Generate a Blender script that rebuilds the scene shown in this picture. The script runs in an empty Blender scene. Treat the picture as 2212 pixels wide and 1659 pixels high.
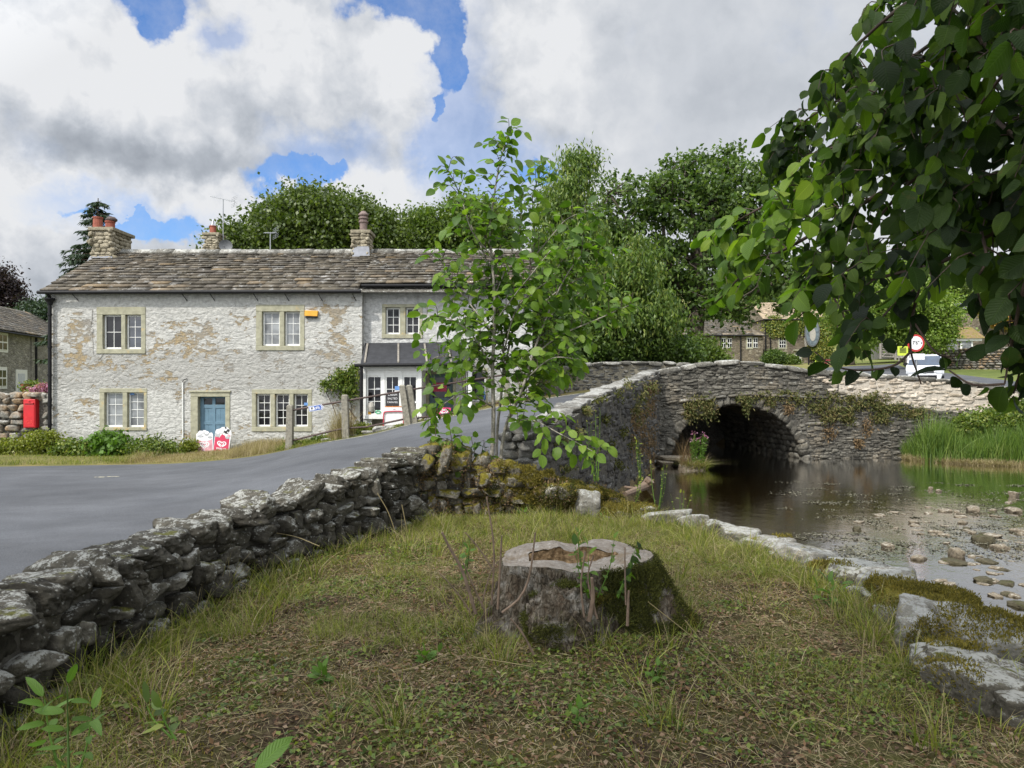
import bpy, bmesh, math, random
import numpy as np
from mathutils import Vector, Matrix
from math import radians as R, pi, sin, cos
random.seed(7); rng=np.random.default_rng(11)
SC=bpy.context.scene; COL=SC.collection
# ---------------- camera, sky, sun, exposure ----------------
EYE=1.6; F=1534.0
cam=bpy.data.cameras.new('camera'); cam.lens=36*F/2212; cam.sensor_width=36; cam.clip_start=0.05; cam.clip_end=3000
co=bpy.data.objects.new('camera',cam); COL.objects.link(co); co.location=(0,0,EYE); co.rotation_euler=(pi/2,0,0); SC.camera=co
SUN_EL=R(47); SUN_AZ=R(-142)      # compass-like angle from +Y towards +X: behind the camera, to the left
SUN_DIR=Vector((sin(SUN_AZ)*cos(SUN_EL),cos(SUN_AZ)*cos(SUN_EL),sin(SUN_EL)))
sl=bpy.data.lights.new('sun','SUN'); sl.energy=2.7; sl.angle=R(2.0); sl.color=(1,.95,.87)
so=bpy.data.objects.new('sun',sl); COL.objects.link(so); so.rotation_euler=SUN_DIR.to_track_quat('Z','Y').to_euler()
SC.view_settings.view_transform='Standard'; SC.view_settings.look='None'; SC.view_settings.exposure=0.55; SC.view_settings.gamma=1
SC.cycles.max_bounces=6; SC.cycles.transparent_max_bounces=8; SC.cycles.diffuse_bounces=3; SC.cycles.glossy_bounces=3
SC.cycles.transmission_bounces=3; SC.cycles.caustics_reflective=False; SC.cycles.caustics_refractive=False
SC.cycles.use_denoising=True

# node helper
class NT:
    def __init__(s,nt): s.nt=nt; nt.nodes.clear()
    def n(s,t,ins=None,**kw):
        nd=s.nt.nodes.new(t)
        for k,v in kw.items(): setattr(nd,k,v)
        if ins:
            for k,v in ins.items():
                i=nd.inputs[k]
                if isinstance(v,bpy.types.NodeSocket): s.nt.links.new(v,i)
                else:
                    try: i.default_value=v
                    except Exception:
                        i.default_value=tuple(v)+(1,) if len(v)==3 else v[:3]
        return nd
    def link(s,a,b): s.nt.links.new(a,b)
    def m(s,op,a,b=0,c=0,clamp=False):
        nd=s.n('ShaderNodeMath',operation=op,use_clamp=clamp)
        for i,v in enumerate((a,b,c)):
            if isinstance(v,bpy.types.NodeSocket): s.link(v,nd.inputs[i])
            else: nd.inputs[i].default_value=v
        return nd.outputs[0]
    def mix(s,f,a,b,mode='MIX'):
        nd=s.n('ShaderNodeMix',data_type='RGBA',blend_type=mode)
        for i,v in ((0,f),(6,a),(7,b)):
            if isinstance(v,bpy.types.NodeSocket): s.link(v,nd.inputs[i])
            elif i==0: nd.inputs[0].default_value=v
            else: nd.inputs[i].default_value=tuple(v)+(1,) if len(v)==3 else v
        return nd.outputs[2]
    def ramp(s,f,stops,interp='LINEAR'):
        nd=s.n('ShaderNodeValToRGB',{'Fac':f}); cr=nd.color_ramp; cr.interpolation=interp
        while len(cr.elements)<len(stops): cr.elements.new(.5)
        for e,(p,c) in zip(cr.elements,stops):
            e.position=p; e.color=(c,c,c,1) if isinstance(c,(int,float)) else tuple(c)+(1,)
        return nd.outputs[0]
    def noise(s,vec,scale,detail=4,rough=.55,dist=0,out=0):
        return s.n('ShaderNodeTexNoise',{'Vector':vec,'Scale':scale,'Detail':detail,'Roughness':rough,'Distortion':dist}).outputs[out]
    def vor(s,vec,scale,feature='F1',rand=1,out=0):
        return s.n('ShaderNodeTexVoronoi',{'Vector':vec,'Scale':scale,'Randomness':rand},feature=feature).outputs[out]
    def scl(s,vec,v):
        return s.n('ShaderNodeMapping',{'Vector':vec,'Scale':v}).outputs[0]
    def vadd(s,a,b,op='ADD'):
        nd=s.n('ShaderNodeVectorMath',operation=op)
        for i,v in enumerate((a,b)):
            if isinstance(v,bpy.types.NodeSocket): s.link(v,nd.inputs[i])
            else: nd.inputs[i].default_value=v
        return nd.outputs[0]

world=bpy.data.worlds.new('World'); SC.world=world; world.use_nodes=True
def build_world():
    t=NT(world.node_tree)
    sky=t.n('ShaderNodeTexSky',sky_type='NISHITA',sun_disc=False,sun_elevation=SUN_EL,sun_rotation=SUN_AZ,dust_density=.6,ozone_density=2.0)
    tc=t.n('ShaderNodeTexCoord').outputs['Generated']
    sep=t.n('ShaderNodeSeparateXYZ',{'Vector':tc})
    X,Y,Z=sep.outputs
    # warp
    w=t.noise(tc,5.0,6,.62,0,1); w=t.vadd(w,(.5,.5,.5),'SUBTRACT'); ws=t.n('ShaderNodeSeparateXYZ',{'Vector':w}).outputs
    w2=t.noise(tc,16.0,6,.6,0,1); w2=t.vadd(w2,(.5,.5,.5),'SUBTRACT'); ws2=t.n('ShaderNodeSeparateXYZ',{'Vector':w2}).outputs
    az0=t.m('ARCTAN2',X,Y); el0=t.m('ARCSINE',Z)
    az=t.m('ADD',az0,t.m('ADD',t.m('MULTIPLY',ws[0],.17),t.m('MULTIPLY',ws2[0],.09)))
    el=t.m('ADD',el0,t.m('ADD',t.m('MULTIPLY',ws[1],.14),t.m('MULTIPLY',ws2[1],.09)))
    def patch(u,v,ru,rv,rot=0,a=az,e=el):
        A=math.atan((u-1106)/F); E=math.atan((829.5-v)/F*cos(A))
        da=t.m('SUBTRACT',a,A); de=t.m('SUBTRACT',e,E)
        c,s_=cos(rot),sin(rot)
        x=t.m('ADD',t.m('MULTIPLY',da,c),t.m('MULTIPLY',de,s_)); y=t.m('SUBTRACT',t.m('MULTIPLY',de,c),t.m('MULTIPLY',da,s_))
        x=t.m('MULTIPLY',x,F/ru*cos(A)**0); y=t.m('MULTIPLY',y,F/rv)
        d=t.m('ADD',t.m('MULTIPLY',x,x),t.m('MULTIPLY',y,y))
        return t.m('EXPONENT',t.m('MULTIPLY',d,-1.0))
    blue=None
    for p in ((345,15,38,50),(330,-70,110,60),(800,-10,85,42),(905,10,60,45),(968,90,40,60),(985,170,30,60),(945,255,22,24),(620,385,85,34),(330,478,95,26),(190,462,60,14),
              (700,390,40,20),(1150,395,60,30),(-700,600,300,120),(2900,500,300,160),(600,-700,400,200)):
        b=patch(*p); blue=b if blue is None else t.m('ADD',blue,b)
    n=t.noise(tc,9,8,.62); 
    mask=t.m('ADD',blue,t.m('MULTIPLY',t.m('SUBTRACT',n,.5),.55))
    veil=None
    for p in ((1010,260,70,150),(1080,400,90,90),(700,350,120,50),(480,90,40,30),(250,455,140,30),(930,330,50,60)):
        q_=patch(*p); veil=q_ if veil is None else t.m('ADD',veil,q_)
    veil=t.m('MULTIPLY',t.ramp(t.m('ADD',veil,t.m('MULTIPLY',t.m('SUBTRACT',n,.5),1.2)),[(.1,0),(.9,1)]),.5)
    wisp=t.ramp(t.noise(tc,22,8,.7),[(.35,0),(.7,1)])
    mask=t.m('MAXIMUM',t.m('MULTIPLY',t.ramp(mask,[(.23,0),(.36,.3),(.58,1)]),t.m('SUBTRACT',1.0,t.m('MULTIPLY',wisp,.22))),veil)
    # cloud shading: relief from noise difference towards the sun + broad light and dark masses
    def hgt(vec,sc,det):
        a=t.noise(vec,sc,det,.55); b=t.m('ABSOLUTE',t.m('SUBTRACT',t.noise(vec,sc*1.6,det,.5),.5))
        return t.m('ADD',a,t.m('MULTIPLY',b,.9))
    tcw=t.vadd(tc,t.scl(w2,(.03,.03,.03)))
    def relief(sc,off,det):
        return t.m('SUBTRACT',hgt(tcw,sc,det),hgt(t.vadd(tcw,off),sc,det))
    r1=relief(4.5,(-.05,0,.07),7); r2=relief(13,(-.018,0,.026),6)
    big=t.noise(tc,2.6,3,.5)
    sh=t.m('ADD',t.m('MULTIPLY',r1,-1.0),t.m('MULTIPLY',r2,-.70)); 
    sh=t.m('ADD',sh,t.m('MULTIPLY',t.m('SUBTRACT',big,.5),.45))
    sh=t.m('ADD',sh,.70)
    for (u,v,ru,rv,k) in ((880,110,130,110,.30),(430,70,230,90,.20),(120,190,150,90,.10),(300,330,380,50,-.32),(60,330,200,70,-.20),(60,60,160,60,-.16),(650,300,200,80,-.14),
                          (260,100,70,60,.2),(430,430,330,40,.30),(800,440,200,45,.30),(60,440,200,40,.22),(1000,380,260,70,.05),(1500,300,420,330,.0),(1480,150,60,40,-.12),(1260,200,220,120,.12),
                          (1350,230,60,40,-.1),(1650,330,260,160,-.10),(1750,60,300,100,.0)):
        if k: sh=t.m('ADD',sh,t.m('MULTIPLY',patch(u,v,ru,rv),k))
    # the right half is a thinner, smoother sheet of cloud
    sheet=t.ramp(az0,[(0.0,0),(.22,1)])
    smooth=t.m('ADD',t.m('MULTIPLY',t.m('SUBTRACT',t.noise(tcw,3.6,7,.55),.5),1.5),.64)
    sh=t.m('ADD',t.m('MULTIPLY',sh,t.m('SUBTRACT',1,t.m('MULTIPLY',sheet,.8))),t.m('MULTIPLY',smooth,t.m('MULTIPLY',sheet,.8)))
    cc=t.ramp(sh,[(.05,(.36,.395,.45)),(.38,(.52,.56,.62)),(.62,(.70,.735,.79)),(.90,(.93,.945,.97))])
    skyc=t.mix(1.0,sky.outputs[0],(.70,.95,1.28),'MULTIPLY')
    b1=t.n('ShaderNodeBackground',{'Color':skyc,'Strength':.10})
    # clouds brightened toward the sun and zenith, out of view, for more fill
    sd=t.n('ShaderNodeVectorMath',{0:tc,1:tuple(SUN_DIR)},operation='DOT_PRODUCT').outputs['Value']
    glow=t.m('ADD',.60,t.m('MULTIPLY',t.ramp(sd,[(.05,0),(.95,1)]),1.5)); glow=t.m('ADD',glow,t.m('MULTIPLY',t.ramp(Z,[(.55,0),(.95,1)]),.5))
    b2=t.n('ShaderNodeBackground',{'Color':cc,'Strength':glow})
    mx=t.n('ShaderNodeMixShader',{'Fac':mask}); t.link(b2.outputs[0],mx.inputs[1]); t.link(b1.outputs[0],mx.inputs[2])
    out=t.n('ShaderNodeOutputWorld'); t.link(mx.outputs[0],out.inputs[0])
build_world()

# ---------------- helpers ----------------
def P(u,v,d): return np.array([(u-1106)/F*d,d,EYE-(v-829.5)/F*d])
def tag(o,label=None,cat=None,group=None,kind=None):
    if label: o['label']=label
    if cat: o['category']=cat
    if group: o['group']=group
    if kind: o['kind']=kind
    return o
def wm(o):
    m=o.matrix_basis.copy()
    if o.parent: m=wm(o.parent)@o.matrix_parent_inverse@m
    return m
def attach(o,p):
    o.parent=p; o.matrix_parent_inverse=wm(p).inverted()
def empty(name,loc,label=None,cat=None,group=None,kind=None,rz=0):
    o=bpy.data.objects.new(name,None); COL.objects.link(o); o.location=tuple(float(c) for c in loc); o.rotation_euler=(0,0,rz); o.empty_display_size=.2
    return tag(o,label,cat,group,kind)
def mesh_obj(name,V,faces,mats,parent=None,smooth=False,mi=None,uv=None,loc=None,local=False):
    """V (N,3); faces: (M,k) int array or list of lists"""
    me=bpy.data.meshes.new(name)
    V=np.asarray(V,dtype=np.float32)
    if loc is not None and not local: V=V-np.asarray(loc,dtype=np.float32)
    if isinstance(faces,np.ndarray):
        k=faces.shape[1]; M=len(faces)
        me.vertices.add(len(V)); me.vertices.foreach_set('co',V.ravel())
        me.loops.add(M*k); me.loops.foreach_set('vertex_index',faces.astype(np.int32).ravel())
        me.polygons.add(M); me.polygons.foreach_set('loop_start',np.arange(0,M*k,k,dtype=np.int32))
        try: me.polygons.foreach_set('loop_total',np.full(M,k,dtype=np.int32))
        except Exception: pass
    else:
        me.from_pydata(V.tolist(),[],faces)
    if not isinstance(mats,(list,tuple)): mats=[mats]
    for m in mats: me.materials.append(m)
    if mi is not None: me.polygons.foreach_set('material_index',np.asarray(mi,dtype=np.int32))
    if smooth: me.polygons.foreach_set('use_smooth',np.ones(len(me.polygons),dtype=bool))
    if uv is not None:
        l=me.uv_layers.new(name='UVMap'); l.data.foreach_set('uv',np.asarray(uv,dtype=np.float32).ravel())
    me.update(calc_edges=True)
    o=bpy.data.objects.new(name,me); COL.objects.link(o)
    if loc is not None: o.location=tuple(float(c) for c in loc)
    if parent is not None:
        if local: o.parent=parent
        else: attach(o,parent)
    return o
class MB:
    def __init__(s): s.v=[]; s.f=[]; s.mi=[]; s.n=0
    def add(s,V,Fc,m=0):
        V=np.asarray(V,dtype=float); 
        s.v.append(V); s.f+= [[int(i)+s.n for i in f] for f in Fc]; s.mi+=[m]*len(Fc); s.n+=len(V); return s
    def box(s,a,b,m=0,rot=None,piv=None):
        x0,y0,z0=a; x1,y1,z1=b
        V=np.array([(x,y,z) for z in (z0,z1) for y in (y0,y1) for x in (x0,x1)],dtype=float)
        if rot is not None:
            piv=np.array(piv if piv is not None else V.mean(0)); M=np.array(rot.to_3x3() if hasattr(rot,'to_3x3') else rot)
            V=(V-piv)@M.T+piv
        return s.add(V,[(0,2,3,1),(4,5,7,6),(0,1,5,4),(2,6,7,3),(0,4,6,2),(1,3,7,5)],m)
    def tube(s,pts,rad,seg=8,m=0,cap=True):
        V,Fc=tube_np(pts,rad,seg,cap); return s.add(V,Fc,m)
    def prism(s,poly,y0,y1,m=0,ax='xz'):
        n=len(poly)
        if ax=='xz': V=[(p[0],y0,p[1]) for p in poly]+[(p[0],y1,p[1]) for p in poly]
        elif ax=='yz': V=[(y0,p[0],p[1]) for p in poly]+[(y1,p[0],p[1]) for p in poly]
        else: V=[(p[0],p[1],y0) for p in poly]+[(p[0],p[1],y1) for p in poly]
        return s.add(V,[list(range(n)),list(range(2*n-1,n-1,-1))]+[[i,i+n,(i+1)%n+n,(i+1)%n] for i in range(n)],m)
    def lathe(s,prof,c,seg=20,m=0):
        V=[];Fc=[]
        for (r,z) in prof:
            for k in range(seg): V.append((c[0]+r*cos(2*pi*k/seg),c[1]+r*sin(2*pi*k/seg),c[2]+z))
        for j in range(len(prof)-1):
            for k in range(seg): Fc.append((j*seg+k,j*seg+(k+1)%seg,(j+1)*seg+(k+1)%seg,(j+1)*seg+k))
        Fc.append(list(range(seg))[::-1]); Fc.append([ (len(prof)-1)*seg+k for k in range(seg)])
        return s.add(V,Fc,m)
    def build(s,name,mats,parent=None,smooth=False,loc=None,local=False,bevel=0):
        o=mesh_obj(name,np.concatenate(s.v),s.f,mats,parent,smooth,s.mi,loc=loc,local=local)
        if bevel:
            md=o.modifiers.new('bevel','BEVEL'); md.width=bevel; md.segments=2; md.limit_method='ANGLE'; md.angle_limit=R(40)
        return o
def tube_np(pts,rad,seg=8,cap=True):
    pts=np.asarray(pts,dtype=float); n=len(pts); rad=np.broadcast_to(np.asarray(rad,dtype=float),(n,))
    T=np.gradient(pts,axis=0); T/=np.linalg.norm(T,axis=1)[:,None]+1e-9
    up=np.array([0.,0,1]) if abs(T[0][2])<.9 else np.array([1.,0,0])
    V=[]; u=np.cross(T[0],up); u/=np.linalg.norm(u)
    a=np.arange(seg)*2*pi/seg
    for i in range(n):
        u=u-T[i]*u.dot(T[i]); u/=np.linalg.norm(u)+1e-9; w=np.cross(T[i],u)
        V.append(pts[i]+rad[i]*(np.cos(a)[:,None]*u+np.sin(a)[:,None]*w))
    V=np.concatenate(V); Fc=[]
    for j in range(n-1):
        for k in range(seg): Fc.append((j*seg+k,j*seg+(k+1)%seg,(j+1)*seg+(k+1)%seg,(j+1)*seg+k))
    if cap: Fc.append(list(range(seg))[::-1]); Fc.append([(n-1)*seg+k for k in range(seg)])
    return V,Fc
def smooth_path(pts,n):
    pts=np.asarray(pts,dtype=float); m=len(pts)
    ext=np.vstack([2*pts[0]-pts[1],pts,2*pts[-1]-pts[-2]])
    out=[]
    for q in np.linspace(0,m-1,n):
        i=min(int(q),m-2); t=q-i; p0,p1,p2,p3=ext[i:i+4]
        out.append(.5*((2*p1)+(-p0+p2)*t+(2*p0-5*p1+4*p2-p3)*t*t+(-p0+3*p1-3*p2+p3)*t**3))
    return np.array(out)
def hsh(ix,iy,iz,seed):
    h=(ix.astype(np.int64)*73856093)^(iy.astype(np.int64)*19349663)^(iz.astype(np.int64)*83492791)^(seed*2654435761)
    h&=0xffffffff; h=((h>>16)^h)*0x45d9f3b&0xffffffff; h=((h>>16)^h)*0x45d9f3b&0xffffffff; h=(h>>16)^h
    return (h&0xffffff)/float(0xffffff)*2-1
def vnoise(p,seed=0):
    p=np.asarray(p,dtype=float); i=np.floor(p).astype(np.int64); f=p-i; f=f*f*(3-2*f); r=0
    for dx in (0,1):
        for dy in (0,1):
            for dz in (0,1):
                w=(f[:,0] if dx else 1-f[:,0])*(f[:,1] if dy else 1-f[:,1])*(f[:,2] if dz else 1-f[:,2])
                r=r+w*hsh(i[:,0]+dx,i[:,1]+dy,i[:,2]+dz,seed)
    return r
def fbm(p,o=4,seed=0,g=.5):
    p=np.asarray(p,dtype=float); r=0;a=1
    for k in range(o): r=r+a*vnoise(p*2**k+k*17.3,seed+k); a*=g
    return r
_ico={}
def ico(k):
    if k not in _ico:
        bm=bmesh.new(); bmesh.ops.create_icosphere(bm,subdivisions=k,radius=1); 
        V=np.array([v.co[:] for v in bm.verts]); Fc=np.array([[v.index for v in f.verts] for f in bm.faces]); bm.free(); _ico[k]=(V/np.linalg.norm(V,axis=1)[:,None],Fc)
    return _ico[k]
def rock(size,k=3,seed=0,boxy=.9,ncut=9,rough=.05,sharp=14):
    """convex random polytope with softened edges, size = half extents"""
    r_=np.random.default_rng(seed); D,Fc=ico(k)
    N=[];H=[]
    for ax in range(3):
        for s in (-1,1):
            n=r_.normal(0,.16,3); n[ax]=s; N.append(n/np.linalg.norm(n)); H.append(boxy*r_.uniform(.85,1.05))
    for j in range(ncut):
        n=r_.normal(size=3); N.append(n/np.linalg.norm(n)); H.append(r_.uniform(.92,1.3)*boxy)
    N=np.array(N);H=np.array(H)
    q=np.maximum(D@N.T,1e-3)/H            # 1/r
    r=1/(np.sum(q**sharp,axis=1)**(1/sharp))
    V=D*r[:,None]
    if rough:
        q=V*2.0+(seed%997)*3.1; V=V*(1+rough*.55*fbm(q,2,seed%9999)-rough*.35*np.exp(-(vnoise(q*1.3+5,seed%777)/.12)**2)+rough*.22*(fbm(q*3.3,2,seed%555) if k>3 else 0))[:,None]
    return V*np.asarray(size),Fc
def rotz(a): c,s=cos(a),sin(a); return np.array([[c,-s,0],[s,c,0],[0,0,1]])
def rotx(a): c,s=cos(a),sin(a); return np.array([[1,0,0],[0,c,-s],[0,s,c]])
def roty(a): c,s=cos(a),sin(a); return np.array([[c,0,s],[0,1,0],[-s,0,c]])
class NB:  # numpy builder, all tris or all quads
    def __init__(s): s.v=[];s.f=[];s.n=0
    def add(s,V,Fc): s.v.append(np.asarray(V)); s.f.append(np.asarray(Fc)+s.n); s.n+=len(V); return s
    def build(s,name,mats,parent=None,smooth=False,loc=None): return mesh_obj(name,np.concatenate(s.v),np.concatenate(s.f),mats,parent,smooth,loc=loc)
def nrm(a): return a/(np.linalg.norm(a,axis=-1,keepdims=True)+1e-9)
def leaf_quads(C,D,N,L,W):
    """rhombic leaves: base C, direction D, normal N"""
    n=len(C); D=nrm(D); S=nrm(np.cross(D,N)); U=np.cross(S,D); L=np.broadcast_to(L,(n,))[:,None]; W=np.broadcast_to(W,(n,))[:,None]
    V=np.stack([C,C+D*L*.45+S*W*.5+U*W*.12,C+D*L-U*L*.12,C+D*L*.45-S*W*.5+U*W*.12],1).reshape(-1,3)
    return V,np.arange(4*n).reshape(n,4)
def leaf_full(C,D,N,L,W,fold=.18,droop=.25):
    """near leaves: 3 rows each side of a midrib, uv"""
    n=len(C); D=nrm(D); S=nrm(np.cross(D,N)); U=np.cross(S,D); L=np.broadcast_to(L,(n,)); W=np.broadcast_to(W,(n,))
    t=np.array([0,.10,.28,.5,.72,.9,1.0]); wd=np.array([.0,.58,.95,1.0,.82,.36,0.])*.5
    fd=rng.uniform(.3,1.6,n)*fold; dr=rng.uniform(.2,1.8,n)*droop; tw=rng.normal(0,.12,n)
    cols=[]
    for j in range(7):
        base=C+D*(L*t[j]*(1-.25*dr*t[j]))[:,None]-U*(L*dr*t[j]**2)[:,None]
        a=tw*t[j]; S2=S*np.cos(a)[:,None]+U*np.sin(a)[:,None]
        wj=W*wd[j]*(1+rng.normal(0,.05,n))
        cols.append(np.stack([base-S2*wj[:,None]+U*(wj*fd)[:,None]*1.2,base,base+S2*wj[:,None]+U*(wj*fd)[:,None]*1.2],1))
    V=np.stack(cols,1).reshape(n,21,3)
    q=[];uv=[]
    for j in range(6):
        for s in (0,1):
            idx=[j*3+s,j*3+s+1,(j+1)*3+s+1,(j+1)*3+s]; q.append(idx)
            for i in idx: uv.append(((i%3)*.5,t[i//3]))
    q=np.array(q); Fc=(q[None]+21*np.arange(n)[:,None,None]).reshape(-1,4)
    UV=np.tile(np.array(uv),(n,1))
    return V.reshape(-1,3),Fc,UV
def blades(root,h,w,lean,curve,seg=3):
    """grass blades: root (n,3), lean (n,2) horizontal offset fraction"""
    n=len(root); a=rng.uniform(0,2*pi,n); S=np.stack([np.cos(a),np.sin(a),0*a],1)
    ts=np.linspace(0,1,seg+1); rows=[]
    for t in ts:
        off=np.concatenate([lean*(h*(t*.35+curve*t*t))[:,None],(h*(t-np.minimum(np.linalg.norm(lean,axis=1)*curve,.85)*.55*t*t))[:,None]],1)
        ww=w*(1-t)**.7*.5+.0004
        rows.append(np.stack([root+off-S*ww[:,None],root+off+S*ww[:,None]],1))
    V=np.stack(rows,1).reshape(n,-1,3); k=2*(seg+1)
    q=np.array([[2*j,2*j+1,2*j+3,2*j+2] for j in range(seg)])
    return V.reshape(-1,3),(q[None]+k*np.arange(n)[:,None,None]).reshape(-1,4)
def rdir(n): return nrm(rng.normal(size=(n,3)))
def in_poly(x,y,poly):
    x=np.asarray(x);y=np.asarray(y);c=np.zeros(x.shape,bool);j=len(poly)-1
    for i in range(len(poly)):
        xi,yi=poly[i];xj,yj=poly[j]
        c^=((yi>y)!=(yj>y))&(x<(xj-xi)*(y-yi)/((yj-yi) or 1e-9)+xi); j=i
    return c
def copy_thing(o,loc,rot=None,scale=None,label=None):
    c=o.copy(); COL.objects.link(c); c.location=tuple(float(q) for q in loc)
    if rot is not None: c.rotation_euler=rot
    if scale is not None: c.scale=scale
    if label: c['label']=label
    for ch in [q for q in bpy.data.objects if q.parent==o]:
        d=ch.copy(); COL.objects.link(d); d.parent=c; d.matrix_parent_inverse=ch.matrix_parent_inverse.copy()
    return c
def text(body,size,loc,rot,m,parent,name='lettering',align='CENTER',ext=.002,sx=1,bold=0):
    c=bpy.data.curves.new(name,'FONT'); c.body=body; c.size=size; c.align_x=align; c.align_y='CENTER'; c.extrude=ext; c.offset=bold
    c.materials.append(m); o=bpy.data.objects.new(name,c); COL.objects.link(o); o.location=tuple(float(q) for q in loc); o.rotation_euler=rot; o.scale=(sx,1,1)
    dg=bpy.context.evaluated_depsgraph_get(); me=bpy.data.meshes.new_from_object(o.evaluated_get(dg)); me.name=name; bpy.data.objects.remove(o)
    if not me.materials: me.materials.append(m)
    o=bpy.data.objects.new(name,me); COL.objects.link(o); o.location=tuple(float(q) for q in loc); o.rotation_euler=rot; o.scale=(sx,1,1)
    attach(o,parent); return o
def stroke2d(pts,w,closed=False):
    """flat ribbon in 2D as list of quads"""
    p=np.asarray(pts,dtype=float); n=len(p)
    if closed: T=np.roll(p,-1,0)-np.roll(p,1,0)
    else: T=np.gradient(p,axis=0)
    T/=np.linalg.norm(T,axis=1)[:,None]+1e-9; Nn=np.stack([-T[:,1],T[:,0]],1); w=np.broadcast_to(w,(n,))[:,None]
    A=p+Nn*w/2;B=p-Nn*w/2; V=np.vstack([A,B]); Fc=[(i,i+n,(i+1)%n+n,(i+1)%n) for i in range(n if closed else n-1)]
    return V,Fc

# ---------------- materials ----------------
def new_mat(name):
    m=bpy.data.materials.new(name); m.use_nodes=True; return m,NT(m.node_tree)
def finish(t,col,rough=.8,height=None,bd=.02,spec=.3,metal=0,extra=None,bs=1.0):
    ins={'Base Color':col,'Roughness':rough,'Metallic':metal,'Specular IOR Level':spec}
    if extra: ins.update(extra)
    b=t.n('ShaderNodeBsdfPrincipled',ins)
    if height is not None:
        bp=t.n('ShaderNodeBump',{'Height':height,'Strength':bs,'Distance':bd}); t.link(bp.outputs[0],b.inputs['Normal'])
    o=t.n('ShaderNodeOutputMaterial'); t.link(b.outputs[0],o.inputs[0]); return b
def simple(name,c,rough=.6,var=.12,scale=8,bd=.004,spec=.4,metal=0,dirt=None):
    m,t=new_mat(name); tc=t.n('ShaderNodeTexCoord').outputs['Object']
    n=t.noise(tc,scale,5,.6); k=t.ramp(n,[(.3,1-var*1.6),(.7,1+var)])
    col=t.mix(1,c,k,'MULTIPLY')
    if dirt:
        dn=t.ramp(t.noise(tc,dirt[1],6,.65),[(dirt[2],0),(dirt[2]+.08,1)]); col=t.mix(dn,col,dirt[0])
    finish(t,col,rough,n,bd,spec,metal); return m
def stone_mat(name,c1,c2,lichen=.35,lich_col=(.48,.48,.44),moss=0,moss_col=(.07,.065,.015),island=True,scale=1.0,bd=.02,dark=.35,warm=None,upmoss=True):
    m,t=new_mat(name); g=t.n('ShaderNodeNewGeometry'); tc=g.outputs['Position']
    rnd=g.outputs['Random Per Island']
    n1=t.noise(tc,3*scale,6,.6); n2=t.noise(tc,14*scale,6,.65); n3=t.noise(tc,45*scale,4,.6)
    f=t.m('ADD',t.m('MULTIPLY',rnd,.6) if island else .3,t.m('MULTIPLY',n1,.6))
    col=t.mix(t.ramp(f,[(.25,0),(.8,1)]),c1,c2)
    if warm: col=t.mix(t.ramp(t.noise(tc,1.1*scale,3,.5),[(.5,0),(.62,.8)]),col,warm)
    col=t.mix(1,col,t.ramp(n2,[(.25,dark),(.6,1.1)]),'MULTIPLY')
    if lichen:
        l=t.m('ADD',t.m('MULTIPLY',t.noise(tc,9*scale,7,.7),.7),t.m('MULTIPLY',n3,.3))
        sep=t.n('ShaderNodeSeparateXYZ',{'Vector':g.outputs['Normal']}).outputs[2]
        l=t.m('ADD',l,t.m('ADD',t.m('MULTIPLY',sep,.13),t.m('MULTIPLY',t.m('SUBTRACT',rnd,.5),.10 if island else 0)))
        th=.70-lichen*.22
        col=t.mix(t.ramp(l,[(th,0),(th+.07,1)]),col,lich_col)
        vs=t.vor(tc,16*scale); col=t.mix(t.m('MULTIPLY',t.ramp(vs,[(.10,1),(.2,0)]),.6),col,lich_col)
    if moss:
        sep=t.n('ShaderNodeSeparateXYZ',{'Vector':g.outputs['Normal']}).outputs[2]
        ml=t.m('ADD',t.noise(tc,3.5*scale,6,.65),t.m('MULTIPLY',sep,.18 if upmoss else 0)); th=.92-moss*.5
        mc=t.mix(t.ramp(n3,[(.35,0),(.7,1)]),moss_col,tuple(min(1,c*2.3) for c in moss_col))
        col=t.mix(t.ramp(ml,[(th,0),(th+.08,1)]),col,mc)
    h=t.m('ADD',t.m('MULTIPLY',n2,.7),t.m('MULTIPLY',n3,.35)); h=t.m('ADD',h,t.m('MULTIPLY',t.noise(tc,6*scale,5,.55),.9))
    finish(t,col,.88,h,bd,.2); return m
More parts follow.
